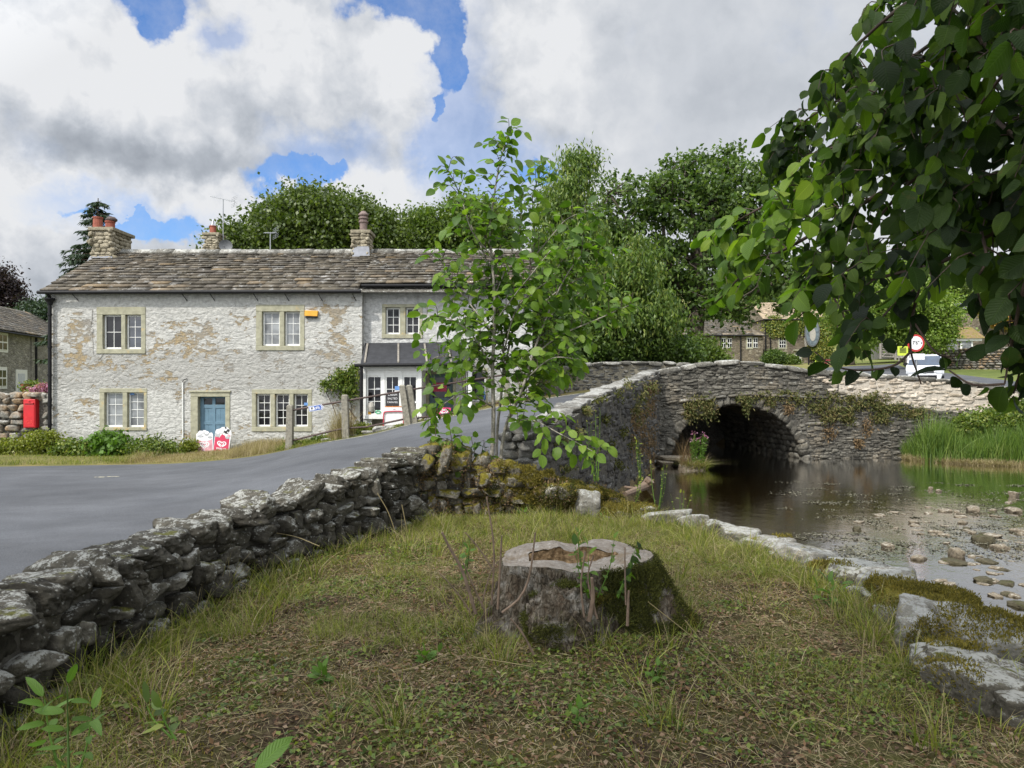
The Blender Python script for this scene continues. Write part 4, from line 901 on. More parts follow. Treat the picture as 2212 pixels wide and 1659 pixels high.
# gutter, brackets, downpipe
g=MB(); g.tube([(hx0-.2,HY-.26,ze-.04),(hx1+.02,HY-.26,ze-.01)],.055,10); g.build('gutter',M['black'],cot)
for u in (165,400,460,553,620,692,765): MB().tube([(X(u),HY-.22,ze-.08),(X(u)+.03,HY-.05,ze-.20),(X(u)+.07,HY-.01,ze-.28)],.012,6).build('gutter_bracket',M['black'],cot)
dp=MB(); x=X(113); dp.lathe([(.15,0),(.15,-.04),(.09,-.12),(.07,-.2)],(x,HY-.12,Zv(645)),12); dp.tube([(x,HY-.24,ze-.05),(x,HY-.12,Zv(645))],.05); dp.tube([(x,HY-.12,Zv(650)),(x,HY-.12,Zv(960))],.055,10)
for v in (678,748,808,873,915): dp.tube([(x,HY-.12,Zv(v)),(x,HY-.12,Zv(v+4))],.075,10)
dp.build('downpipe',M['black'],cot,smooth=False)
MB().tube([(X(395.5),HY-.03,Zv(826)),(X(396),HY-.03,Zv(965))],.02,6).build('conduit',M['white'],cot)
MB().tube(smooth_path([(X(395.5),HY-.03,Zv(826)),(X(398),HY-.05,Zv(821)),(X(405),HY-.02,Zv(818))],8),.012,6).build('cable',M['black'],cot)
cb=[(u,v) for u,v in ((200,668),(199,690),(196,705),(203,712),(198,720),(201,740),(202,765),(213,775),(222,765),(222,745))]
MB().tube(smooth_path([(X(u),HY-.015,Zv(v)) for u,v in cb],40),.007,5).build('cable',M['render_tan'],cot)
ab=MB(); ab.prism([(X(659.5),Zv(683)),(X(687),Zv(684)),(X(688.5),Zv(672)),(X(660),Zv(671))],HY-.10,HY); ab.build('alarm_box',M['yellow'],cot,bevel=.01)
MB().box((X(661),HY-.09,Zv(687)),(X(686),HY,Zv(684))).build('alarm_box_base',M['black'],cot)
# left chimney
cy0,cy1=RY-.62,RY+.35
chimney(roof,X(196,cy0),X(242,cy0)+.0,cy0,cy1+.35,zr-.75,Zv(497,cy0),[(X(222,RY),RY-.3,.16,.42,'pot'),(X(238,RY+.25),RY+.25,.165,.40,'cowl')],M['chimstone'],True,
  [(X(188,cy0-.25),cy0-.42,zr-.64),(X(246,cy0-.2),cy0-.42,zr-.64),(X(243,cy0),cy0+.0,zr-.22),(X(195,cy0),cy0,zr-.22)],None,50)
# middle chimney
cy0=RY-.35
chimney(roof,X(762,cy0),X(797,cy0),cy0,cy0+.75,zr-.45,Zv(503,cy0),[(X(781,cy0),cy0+.33,.17,.6,'louvre')],M['chimstone'],True,
  [(X(762,cy0-.1),cy0-.2,zr-.34),(X(800,cy0-.1),cy0-.2,zr-.34),(X(797,cy0)+.01,cy0-.02,zr+.16),(X(763,cy0)-.01,cy0-.02,zr+.16)],M['buffpot'],60)
# rear building whose stack shows over the ridge
RB=31.0
rear=empty('rear_cottage',(X(460,RB),RB,0),'low stone building behind the cottage with one small stack and a single red pot','house')
MB().box((X(420,RB),RB-.5,-.8),(X(780,RB),RB+5,4.6)).build('wall',M['cotstone'],rear)
rr=MB().add([(X(420,RB)-.2,RB-.7,4.5),(X(780,RB),RB-.7,4.5),(X(780,RB),RB+2.2,6.9),(X(430,RB+2),RB+2.2,6.9),(X(780,RB),RB+5.2,4.5),(X(420,RB)-.2,RB+5.2,4.5)],[(0,1,2,3),(3,2,4,5),(0,3,5)]).build('roof',M['slate'],rear)
chimney(rr,X(441,RB+1.6),X(471,RB+1.6),RB+1.6,RB+2.3,6.2,Zv(507,RB+1.6),[(X(459,RB+1.9),RB+1.95,.15,.38,'wire')],M['chimstone'],True,None,None,70)
# ---- shop house ----
SY=22.3
shop=empty('white_shop_cottage',(X(950,SY),SY,.4),'white rendered cottage shop with black felt canopy and small paned shop window','shop')
sx0,sx1=hx1,X(1150,SY); sze=Zv(616,SY)
wE=(LT(825,913,657,731,SY),[LT(833,864,664,722,SY),LT(876,906,664,722,SY)])
sd=LT(920,985,800,905,SY); dw2=LT(1005,1050,800,868,SY)
mb=MB(); wall_panel(mb,sx0,sx1,-.3,sze+.05,SY,.25,[wE[0],sd,dw2])
mb.add([(sx1,SY,-.3),(sx1,gy,-.3),(sx1,gy,sze),(sx1,RY,zr),(sx1,SY,sze)],[(4,3,2,1,0)])
mb.build('wall',M['whitewash_b'],shop)
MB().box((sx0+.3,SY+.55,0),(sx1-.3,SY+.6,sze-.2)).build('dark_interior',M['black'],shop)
stone_surround(shop,*wE[0],SY,wE[1],M['sand'])
for l in wE[1]: sash(shop,l[0]+.005,l[1]-.005,l[2]+.003,l[3]-.003,SY+.10,2,3,M['glass'])
nb=NB(); slates(nb,X(775),sx1+.12,SY-.25,sze-.03,RY,zr,13,n=16,wr=(.24,.58)); srf=MB().add([(hx1,SY-.15,sze-.03),(sx1+.05,SY-.15,sze-.03),(sx1+.05,RY,zr-.01),(hx1,RY,zr-.01)],[(0,1,2,3)]).build('roof',M['mortar'],shop); nb.build('slates',M['slate'],srf)
ridge(srf,X(962,RY),sx1+.05,RY,zr+.01,14,M['cope'])
MB().tube([(hx1-.02,SY-.27,sze-.05),(sx1+.1,SY-.27,sze-.04)],.05,10).build('gutter',M['black'],shop)
# canopy
CY=20.9; ce=Zv(787,CY); ct=Zv(741,SY); cx0,cx1=X(778,CY),X(1020,CY)
cn=MB(); pl=[(cx0,CY,ce),(cx1,CY,ce),(X(1000,SY),SY,ct+.03),(X(789,SY),SY,ct)]
cn.add(pl+[(a,b,c-.06) for a,b,c in pl],[(0,1,2,3),(7,6,5,4),(0,4,5,1),(1,5,6,2),(3,7,4,0)]); can=cn.build('canopy',M['felt'],shop)
for ub,ut in ((787,795),(860,861),(922,917),(975,965)):
    a=np.array([X(ub,CY),CY+.03,ce+.02]); b=np.array([X(ut,SY),SY-.05,ct+.0]); p0=a+(b-a)*.05; p1=a+(b-a)*.93
    mb=MB(); w=.028; mb.add([p0+(-w,0,0),p0+(w,0,0),p1+(w,0,0),p1+(-w,0,0),p0+(-w,0,.035),p0+(w,0,.035),p1+(w,0,.035),p1+(-w,0,.035)],[(0,1,2,3),(4,5,6,7),(0,1,5,4),(1,2,6,5),(2,3,7,6),(3,0,4,7)]); mb.build('batten',M['wood'],can)
MB().tube([(cx0-.15,CY-.06,ce-.03),(cx1+.05,CY-.06,ce+.0)],.05,10).build('canopy_gutter',M['black'],shop)
MB().tube([(X(790,CY+.1)-.1,CY-.02,ce-.05),(X(790,CY+.1)-.1,CY-.02,.0)],.05,10).build('downpipe',M['black'],shop)
BY=21.1
fb=MB(); fb.box((X(783,BY),BY-.02,Zv(800,BY)),(X(1020,BY),BY+.06,Zv(790,BY))); fb.box((X(783,BY),BY,Zv(811,BY)),(X(909,BY),BY+.04,Zv(800,BY)))
fb.box((X(783,BY),BY-.03,Zv(905,BY)),(X(791,BY),BY+.09,Zv(798,BY))); fb.box((X(902,BY),BY-.025,Zv(916,BY)),(X(911,BY),BY+.12,Zv(798,BY)))
fb.box((X(789,BY),BY-.06,Zv(905,BY)),(X(904,BY),BY+.08,Zv(897,BY)))
for u in (828.5,866.5): fb.box((X(u-3,BY),BY-.01,Zv(898,BY)),(X(u+3,BY),BY+.06,Zv(799,BY)))
fb.box((X(783,BY)-.005,BY+.05,Zv(905,BY)),(X(783,BY)+.06,SY,Zv(790,BY))); fb.box((X(908,BY),BY+.1,Zv(916,BY)),(X(910,BY),SY,Zv(790,BY)))
fb.build('shopfront_frame',M['white'],shop,bevel=.006)
for a,b in ((791.5,825.5),(831.5,863.5),(869.5,902)): sash(shop,X(a,BY),X(b,BY),Zv(897,BY),Zv(811,BY),BY+.01,2,3,M['glass'],.05,'shop_window')
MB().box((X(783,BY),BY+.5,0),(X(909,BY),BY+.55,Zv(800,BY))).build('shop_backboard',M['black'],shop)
MB().box((X(784,BY),BY,-.1),(X(803,BY),SY,Zv(905,BY))).build('stall_riser',M['whitewash_b'],shop); MB().box((X(871,BY),BY+.02,.1),(X(910,BY),SY,Zv(905,BY))).build('stall_riser',M['whitewash_b'],shop)
mb=MB(); mb.box((X(803,BY),BY+.25,-.1),(X(871,BY),SY,Zv(905,BY))); mb.build('stall_recess',M['render_tan'],shop)
MB().box((X(1011,BY),BY-.02,.6),(X(1019.5,BY),BY+.11,Zv(798,BY))).build('porch_post',M['white'],shop,bevel=.006)
# shop door
a,b,c,d=sd; mb=MB(); mb.box((a,SY-.03,c-.2),(a+.10,SY+.2,d)); mb.box((b-.10,SY-.03,c-.2),(b,SY+.2,d)); mb.box((a,SY-.035,d-.12),(b,SY+.2,d+.03)); mb.build('door_surround',M['sand'],shop,bevel=.01)
mb=MB(); mb.box((a+.1,SY+.12,c-.2),(b-.1,SY+.15,c+.62)); mb.box((a+.1,SY+.118,c),(a+.2,SY+.158,d-.12)); mb.box((b-.2,SY+.118,c),(b-.1,SY+.158,d-.12)); mb.box((a+.1,SY+.116,d-.22),(b-.1,SY+.16,d-.12)); mb.box((a+.1,SY+.116,c+.55),(b-.1,SY+.16,c+.66)); sdo=mb.build('door',M['teal'],shop,bevel=.005)
MB().box((a+.2,SY+.135,c+.66),(b-.2,SY+.14,d-.22)).build('pane',M['glass'],sdo)
MB().box((a+.22,SY+.118,c+.86),(a+.22+.42,SY+.124,c+1.14)).build('poster',M['crimson'],sdo)
rk=MB(); rk.tube([(a+.42+.055*cos(q),SY+.10,c+.42+.07*sin(q)) for q in np.linspace(0,2*pi,14)],.012,6); rk.build('knocker',M['black'],sdo)
l=dw2; stone_surround(shop,l[0]-.06,l[1]+.06,l[2]-.08,l[3]+.08,SY,[l],M['sand']); sash(shop,l[0]+.01,l[1]-.01,l[2]+.01,l[3]-.01,SY+.08,1,2,M['glass'])
for i in range(4): MB().lathe([(.035,0),(.035,.16),(.012,.21),(.012,.27)],(l[0]+.18+.14*i,SY+.04,l[2]+.06),8).build('bottle',M['pdark' if i<3 else 'lblue'],shop)
# menu boards and goods behind the shop window
mb=MB(); mb.box((X(833,BY),BY+.004,Zv(877,BY)),(X(862,BY),BY+.012,Zv(848,BY))); brd=mb.build('menu_board',M['pdark'],shop)
for i,(tx,sz) in enumerate((('CREAM',.085),('SALTED',.085),('CARAMEL',.075))): text(tx,sz,(X(848,BY),BY-.001,Zv(853+8*i,BY)),(pi/2,0,0),M['pwhite'],brd,ext=.001)
mb=MB(); mb.box((X(871,BY),BY+.004,Zv(868,BY)),(X(884,BY),BY+.012,Zv(846,BY))); mb.build('menu_board',M['pdark'],shop)
for (u0,u1,v0,v1,mm) in ((853,863,834,842.5,'lblue'),(852,862,843.5,846,'pwhite'),(841,848,878,890,'lblue'),(851,861,878,890,'lblue'),(795,801,885,895,'yellow'),(811,824,886,895,'white'),(884,899,884,890,'pwhite'),(872,899,868,871,'pwhite'),(832,846,848.5,850.5,'pwhite'),(812,822,838,842,'pgrey')):
    MB().box((X(u0,BY),BY+.0,Zv(v1,BY)),(X(u1,BY),BY+.02,Zv(v0,BY))).build('window_display',M[mm],shop)
MB().lathe([(.0,0),(.09,.05),(.11,.18),(.08,.3),(0,.34)],(X(801,BY),BY+.03,Zv(892,BY)),10).build('window_display',M['render_tan'],shop)
MB().tube([(X(817,BY)+.07*cos(q),BY-.01,Zv(890,BY)+.04*sin(q)) for q in np.linspace(0,2*pi,12)],.015,6).build('window_display',simple('green_toy',(.05,.42,.2)),shop)

# ---------------- signs, fence, post box ----------------
def heart(w,off,c,tilt,y,par,m,th=.02):
    """double heart outline drawn as flat ribbons"""
    t=np.linspace(-pi,pi,60); x=16*np.sin(t)**3; z=13*np.cos(t)-5*np.cos(2*t)-2*np.cos(3*t)-np.cos(4*t); H=np.column_stack([x*1.15,z*.92])/32*w
    for sc,gap,wd in ((1,.0,.17),(.52,0,.13)):
        p=H*sc; p=p[2:-2] if sc==1 else p[1:-1]; 
        tt=np.linspace(-pi,pi,len(p)); V,Fc=stroke2d(p[2:-2],(wd*w*(.22+.78*np.abs(np.sin(tt/2))**.8)*np.clip((pi-np.abs(tt))/.7,.35,1))[2:-2])
        ca,sa=cos(tilt),sin(tilt); V3=np.column_stack([c[0]+V[:,0]*ca-V[:,1]*sa,np.full(len(V),y)-.0,c[1]+V[:,0]*sa+V[:,1]*ca]); mb=MB(); mb.add(V3-(0,.002 if sc<1 else 0,0),Fc); mb.build('heart_emblem',m,par)
def icecream_sign(name,label,u0,u1,v0,v1,tilt,face,words,y=21.62,faded=False):
    cx=(X(u0,y)+X(u1,y))/2; w=(X(u1,y)-X(u0,y)); z0=Zv(v1,y)-.05; h=Zv(v0,y)-z0
    e=empty(name,(cx,y,z0),label,'sign')
    ol=[(-.5,0),(.5,0),(.5,.80),(.47,.86),(.40,.90),(.28,.88),(.16,.92),(.08,.985),(-.06,1.0),(-.14,.96),(-.2,.97),(-.30,.975),(-.38,.93),(-.42,.87),(-.5,.84)]
    if not faded: ol=[(-.5,0),(.5,0),(.52,.82),(.48,.88),(.38,.93),(.26,.99),(.18,1.02),(.08,1.0),(-.02,1.0),(-.12,.99),(-.22,.93),(-.36,.90),(-.46,.88),(-.5,.8)]
    def pt(a,b): 
        px,pz=a*w,b*h; return (cx+px*cos(tilt)-pz*sin(tilt)*1.0,z0+px*sin(tilt)+pz*cos(tilt))
    MB().prism([pt(*q) for q in ol],y,y+.015).build('panel',M['pwhite'],e)
    top=.62; MB().prism([pt(-.46,.03),pt(.46,.03),pt(.46,top),pt(.3,top-.04),pt(.1,top-.08),pt(-.1,top-.09),pt(-.3,top-.05),pt(-.46,top)] if faded else [pt(-.47,.03),pt(.47,.03),pt(.45,top-.02),pt(.2,top+.02),pt(.12,.70),pt(-.05,.74),pt(-.2,.60),pt(-.47,.68)],y-.004,y-.001).build('printed_face',face,e)
    def blob(a,b,ra,rb,m,n=12,dy=.008): MB().prism([pt(a+ra*cos(q),b+rb*sin(q)) for q in np.linspace(0,2*pi,n,endpoint=False)][::-1],y-dy,y-dy+.003).build('printed_picture',m,e)
    if faded:
        blob(.12,.86,.15,.095,M['pgrey']); blob(.14,.90,.13,.06,M['pwhite'],12,.012); blob(-.22,.9,.15,.07,M['pwhite'],12,.012); blob(-.25,.74,.2,.05,M['pgrey'],8,.006); blob(.32,.7,.14,.05,M['pgrey'],8,.006)
    else:
        blob(.20,.84,.15,.07,M['pdark']); blob(.30,.90,.09,.05,M['pdark'],9,.010); blob(.14,.90,.07,.035,M['pwhite'],10,.012); blob(.30,.83,.05,.02,M['pwhite'],8,.013); blob(-.10,.86,.14,.10,M['pwhite'],12,.012); blob(.12,.98,.06,.035,M['pdark'],8); blob(-.35,.70,.17,.09,M['pgrey'],10,.010); blob(.38,.72,.10,.05,M['pink'],8,.012); blob(.30,.64,.14,.05,M['pgrey'],8,.011); blob(-.33,.78,.15,.05,M['pwhite'],8,.012)
        blob(.0,.03,.3,.03,M['pwhite'],10,.012)
    c=pt(0,.38); heart(w*.46,0,c,tilt,y-.008,e,M['pwhite'] if not faded else M['pwhite'])
    p=pt(0,.20); text("WALL'S",w*.19,(p[0],y-.008,p[1]),(pi/2,-tilt,0),M['pwhite'] if words else M['pink'],e,ext=.001,bold=.002) if words else None
    p=pt(0,.09); 
    if words: text("Enjoy an ice cream",w*.10,(p[0],y-.008,p[1]),(pi/2,-tilt,0),M['pwhite'],e,ext=.001)
    return e
icecream_sign('ice_cream_sign','faded pink and white ice cream board leaning in the blue doorway',424,460,929,977,0.0,M['pink'],False,faded=True,y=21.64)
icecream_sign('ice_cream_sign','tilted crimson ice cream board with white heart emblem, right of the faded one',459,493,922,978,-.13,M['crimson'],True,y=21.58)
# small magenta sign on the shop step
y=20.9; e=empty('ice_cream_sign',(X(958,y),y,Zv(901,y)),'small magenta ice cream sign standing on the step below the shop door','sign')
MB().prism([(X(943,y),Zv(901,y)),(X(973,y),Zv(898,y)),(X(974,y),Zv(881,y)),(X(960,y),Zv(880,y)),(X(944,y),Zv(882,y))],y,y+.015).build('panel',M['magenta'],e)
heart(.2,0,(X(959,y),Zv(889,y)),0,y-.006,e,M['pwhite']); text("WALL'S",.045,(X(959,y),y-.005,Zv(897.5,y)),(pi/2,0,0),M['pwhite'],e,ext=.001)
# white sandwich board with red tubular frame
y=20.55; e=empty('sandwich_board',(X(850,y),y,Zv(928,y)),'blank white pavement board in a pink red tube frame before the shop window','sign')
MB().prism([(X(829.5,y),Zv(930,y)),(X(870,y),Zv(928,y)),(X(869,y),Zv(880,y)),(X(867,y),Zv(878,y)),(X(832,y),Zv(878,y)),(X(830,y),Zv(880,y))],y+.03,y+.045).build('panel',M['pwhite'],e)
MB().tube(smooth_path([(X(828,y),y,Zv(932,y)),(X(828.5,y),y,Zv(910,y)),(X(829,y),y,Zv(894,y)),(X(833,y),y,Zv(889.5,y)),(X(850,y),y,Zv(888.5,y)),(X(866,y),y,Zv(888.5,y)),(X(870.5,y),y,Zv(892,y)),(X(871.5,y),y,Zv(910,y)),(X(872,y),y,Zv(930,y))],40),.018,8).build('frame',simple('pink_red_tube',(.50,.07,.10)),e)
MB().box((X(831,y),y+.024,Zv(879.3,y)),(X(868,y),y+.028,Zv(877.5,y))).build('rusty_edge',M['orange'],e)
MB().box((X(849,y),y+.022,Zv(885,y)),(X(854,y),y+.028,Zv(883,y))).build('label_plate',M['pgrey'],e)
# post and rail fence
fence=empty('roadside_fence',(-4,19.6,0),'grey concrete posts joined by two brown iron rails along the rising road edge','fence')
posts=[((627,877),(625,975),19.45,.0),((745,855),(748,950),19.45,0),((869,834),(884,928),19.75,0),((884,834),(898,922),19.85,0),((1093,800),(1097,868),21.3,0),((1125,797),(1128,866),21.8,0),((1210,795),(1210,858),24.0,0)]
for (tu,tv),(bu,bv),d,_ in posts:
    t_=P(tu,tv,d); b_=P(bu,bv,d); b_[2]-=.15; w=.085*1.0; V=[]
    for q,k in ((b_,1.15),(t_,.95)):
        for (a,c) in ((-1,-1),(1,-1),(1,1),(-1,1)): V.append((q[0]+a*w*k,q[1]+c*w*k,q[2]))
    for (a,c) in ((-.6,-.6),(.6,-.6),(.6,.6),(-.6,.6)): V.append((t_[0]+a*w,t_[1]+c*w,t_[2]+.035))
    MB().add(V,[(0,1,5,4),(1,2,6,5),(2,3,7,6),(3,0,4,7),(4,5,9,8),(5,6,10,9),(6,7,11,10),(7,4,8,11),(8,9,10,11),(3,2,1,0)]).build('post',M['concrete'],fence,bevel=.012)
rl=[[(627,887,19.45),(745,866,19.45)],[(745,866,19.45),(872,845,19.75)],[(886,842,19.85),(1005,823,20.6),(1094,809,21.3)],[(1126,808,21.8),(1208,797,24.0)]]
for r_l in rl: MB().tube([P(*q) for q in r_l],.026,8).build('rail',M['rust'],fence)
rl=[[(629,952,19.45),(720,930,19.45),(748,925,19.45)],[(748,925,19.45),(795,922,19.5),(874,905,19.75)],[(896,904,19.85),(978,892,20.4),(1050,875,20.9),(1096,866,21.3)],[(1128,862,21.8),(1170,856,23)]]
for r_l in rl: MB().tube([P(*q) for q in r_l],.026,8).build('rail',M['rust'],fence)
# cycle route sign on the rail
y=19.38; e=empty('cycle_route_sign',(X(683,y),y,Zv(881,y)),'small blue cycle route sign with arrow end fixed to the fence rail','sign'); ta=.165
def spt(a,b): return (X(683,y)+a*cos(ta)-b*sin(ta),Zv(881.2,y)+a*sin(ta)+b*cos(ta))
def sp(mb,pts,dy,dy2): mb.prism([spt(*q) for q in pts],y-dy,y-dy2)
mb=MB(); sp(mb,[(-.205,-.075),(.155,-.075),(.205,0),(.155,.075),(-.205,.075)],0.0,-.01); mb.build('panel',M['pwhite'],e)
mb=MB(); sp(mb,[(-.195,-.065),(.15,-.065),(.193,0),(.15,.065),(-.195,.065)],.003,.0); mb.build('blue_face',M['pblue'],e)
mb=MB(); sp(mb,[(-.18,-.048),(-.05,-.048),(-.05,.048),(-.18,.048)],.006,.0035); sp(mb,[(.125,-.05),(.145,-.05),(.178,0),(.145,.05),(.125,.05),(.155,0)],.006,.0035)
def ring2(c,r,w,par_mb,dy):
    t=np.linspace(0,2*pi,16,endpoint=False); V,Fc=stroke2d(np.column_stack([c[0]+r*np.cos(t),c[1]+r*np.sin(t)]),w,True); Q=[spt(*q) for q in V]; par_mb.add([(a,y-dy,b) for a,b in Q],Fc)
ring2((-.012,-.012),.026,.010,mb,.006); ring2((.078,-.012),.026,.010,mb,.006)
for a,b in (((-.012,-.012),(.012,.025)),((.012,.025),(.058,.025)),((.058,.025),(.03,-.015)),((.03,-.015),(.012,.025)),((-.012,-.012),(.03,-.015)),((.058,.025),(.078,-.012)),((.054,.04),(.07,.04)),((.0,.034),(.02,.034)),((.058,.025),(.056,.04))):
    V,Fc=stroke2d([a,b],.008); mb.add([(spt(*q)[0],y-.0065,spt(*q)[1]) for q in V],Fc)
mb.build('white_symbols',M['pwhite'],e)
mb=MB(); sp(mb,[(-.145,-.03),(-.13,.0),(-.15,.03),(-.115,.038),(-.085,.03),(-.1,.0),(-.085,-.03),(-.1,-.03),(-.115,-.005),(-.13,-.03)],.009,.0065); mb.build('black_symbol',M['pdark'],e)
# post box in the field wall
PY=22.0
pb=empty('post_box',(X(66,PY),PY,Zv(924,PY)),'red cast iron wall post box set into the rubble wall left of the cottage','post box')
mb=MB(); x0,x1,z0,z1=X(53,PY),X(79,PY),Zv(924,PY),Zv(862,PY); mb.box((x0,PY-.06,z0),(x1,PY+.3,z1)); mb.build('casing',M['red'],pb,bevel=.015)
mb=MB(); mb.box((x0+.03,PY-.075,z0+.03),(x1-.03,PY-.061,z1-.18)); dd=mb.build('door',M['red'],pb,bevel=.006)
mb=MB(); mb.box((x0+.04,PY-.10,z1-.14),(x1-.04,PY-.061,z1-.115)); mb.box((x0+.05,PY-.085,z1-.165),(x1-.05,PY-.061,z1-.155)); mb.build('hood',M['red'],pb,bevel=.004)
MB().box((x0+.055,PY-.072,z1-.152),(x1-.055,PY-.0605,z1-.141)).build('slot',M['pdark'],pb)
MB().lathe([(.035,0),(.03,.01)],(0,0,0)).build('lock_plate',M['gold'],dd,loc=None).location=((x0+x1)/2,PY-.08,z1-.06)
text('GR',.17,((x0+x1)/2+.02,PY-.076,z0+.17),(pi/2,0,0),M['gold'],dd,ext=.004); 
text('R',.09,(x0+.10,PY-.076,z0+.33),(pi/2,0,0),M['gold'],dd,ext=.003)
# rubble wall beside the cottage
lw=empty('field_wall',(-17,22.1,-.4),'tall dry stone rubble wall joining the left end of the cottage','wall')
pth=[(-27,22.5),(-20,22.15),(-16.4,22.03),(hx0-.02,22.0)]; hz=lambda s: 1.25+.05*sin(s*1.7)
nb=NB(); block_wall(nb,pth,lambda s:-.75,hz,(.13,.26),(.2,.55),.17,81,3,lambda s,z: not(X(50,PY)<(-27+s*(hx0+27)/12.7)<X(82,PY) and Zv(926,PY)<z<Zv(860,PY)),.045,1,.84,.08,.96)
coping(nb,[(a,b+.2) for a,b in pth],lambda s:1.33+.02*sin(s*5),(.25,.5),.2,.13,83,3,0,.12,.2,.85); nb.build('stones',M['leftstone'],lw)
V,Fc=core(pth,lambda s:-.8,lambda s:1.15,.3,20,1,.12); MB().add(V,Fc).build('wall_core',M['mortar'],lw)
# aerials and dish
def yagi(name,label,base,top,ang,mat,n=9,L=.8):
    e=empty(name,base,label,'aerial'); b=np.array(base);t=np.array(top)
    MB().tube([b,t],.022,6).build('mast',mat,e)
    d=np.array([cos(ang[0])*cos(ang[1]),sin(ang[0])*.6,sin(ang[1])]); c=t-d*L*.5; mb=MB(); mb.tube([c-d*L*.05,c+d*L*1.05],.012,5)
    s=np.array([.15,.5,.3]); s/=np.linalg.norm(s)
    for k in range(n): 
        p=c+d*L*(k/n); q=.09 if k<n-2 else .16; mb.tube([p-s*q,p+s*q],.006,4)
    p=c+d*L*1.0
    for sgn in (-1,1):
        for zz in (.08,.16,.24): mb.tube([p+(-.02,0,sgn*zz*.9)-s*.25,p+(-.02,0,sgn*zz*.9)+s*.25],.006,4)
        mb.tube([p,p+(-.05,0,sgn*.24)],.008,4)
    mb.build('antenna_array',mat,e)
yagi('tv_aerial','tall mast aerial on the rear stack left of the big round tree',P(482,540,RB+1.9),P(482,430,RB+1.9),(0,-.22),M['metal'],12,1.1)
yagi('tv_aerial','short mast aerial rising behind the middle of the ridge',P(584,545,RB),P(584,503,RB),(.3,.02),M['metal'],7,.5)
e=empty('satellite_dish',P(489,530,RB+1.5),'grey satellite dish beside the rear stack','dish'); c=P(489,531,RB+1.4)
V=[];Fc=[]
for j in range(5):
    r=.28*j/4
    for k in range(20): a=2*pi*k/20; V.append((c[0]+r*cos(a)*1.0,c[1]+.35*r*r*-3+.0+r*cos(a)*.3,c[2]+r*sin(a)*.95))
for j in range(4):
    for k in range(20): Fc.append((j*20+k,j*20+(k+1)%20,(j+1)*20+(k+1)%20,(j+1)*20+k))
MB().add(V,Fc).build('reflector',M['dish'],e,smooth=True); MB().tube([c+(0,0,-.2),c+(0,-.3,-.05)],.012,5).build('arm',M['dish'],e)
MB().tube([c+(0,.05,0),c+(-.3,.25,-.25)],.02,5).build('bracket',M['dish'],e)
# ---------------- distant cottage on the left ----------------
fc=empty('grey_stone_cottage',(-27.8,40,-.5),'grey rubble stone cottage with white sash windows behind the wall with the red post box','house')
A_=np.array([-27.1,36.5]); B_=np.array([-28.35,42.2]); G_=np.array([-25.2,50.]) 
fd=(B_-A_); Lf=np.linalg.norm(fd); fd/=Lf; fn=np.array([fd[1],-fd[0]])
def FP(s,z,o=0,A=A_,d=fd,n=fn): q=A+d*s+n*o; return (q[0],q[1],z)
def s_of(u,A=A_,d=fd):
    k=(u-1106)/F; return float((k*A[1]-A[0])/(d[0]-k*d[1]))
def z_of(s,v,A=A_,d=fd): return EYE-(v-829.5)/F*(A+d*s)[1]
def qbox(mb,s0,s1,z0,z1,o0,o1,A=A_,d=fd,n=fn): 
    V=[FP(s,z,o,A,d,n) for z in (z0,z1) for o in (o0,o1) for s in (s0,s1)]; mb.add(V,[(0,2,3,1),(4,5,7,6),(0,1,5,4),(2,6,7,3),(0,4,6,2),(1,3,7,5)])
def fwin(par,u0,u1,v0,v1,A=A_,d=fd,n=fn,rows=2,cols=2,surround=True):
    s0,s1=s_of(u0,A,d),s_of(u1,A,d); z1,z0=z_of((s0+s1)/2,v0,A,d),z_of((s0+s1)/2,v1,A,d)
    if surround: mb=MB(); qbox(mb,s0-.14,s1+.14,z0-.12,z1+.14,-.05,.02,A,d,n); mb.build('window_surround',M['render_tan'] if surround=='tan' else M['white'],par)
    mb=MB(); qbox(mb,s0,s1,z0,z1,.021,.04,A,d,n); f=mb.build('window',M['white'],par); mb=MB(); w=(s1-s0); h=z1-z0; g=.05
    for i in range(cols):
        for j in range(rows): qbox(mb,s0+w*(i+g)/cols+.02,s0+w*(i+1-g)/cols-.02,z0+h*(j+g)/rows+.02,z0+h*(j+1-g)/rows-.02,.041,.05,A,d,n)
    mb.build('pane',M['glass'],f)
ze_a,ze_b=z_of(0,709),z_of(Lf,731)
S0=-9.; mb=MB(); mb.add([FP(S0,-1),FP(Lf+9,-1),FP(Lf+9,4.45),FP(S0,4.45),FP(S0,-1,-6),FP(Lf+9,-1,-6),FP(Lf+9,4.45,-6),FP(S0,4.45,-6)],[(0,1,2,3),(5,4,7,6),(1,5,6,2),(4,0,3,7)]); mb.build('wall',M['cotstone'],fc)
mb=MB(); s=s_of(66); qbox(mb,s,Lf+9.02,-1,4.44,.0,.06); mb.build('rendered_wall',M['cotstone'],fc)
nb=NB(); r_=np.random.default_rng(4); cr=MB(); cr.add([FP(S0-.2,4.45,.25),FP(Lf+9.2,4.45,.25),FP(Lf+9.2,6.35,-3),FP(S0-.2,6.35,-3),FP(Lf+9.2,4.45,-6.3),FP(S0-.2,4.45,-6.3)],[(0,1,2,3),(3,2,4,5)]); froof=cr.build('roof',M['mortar'],fc)
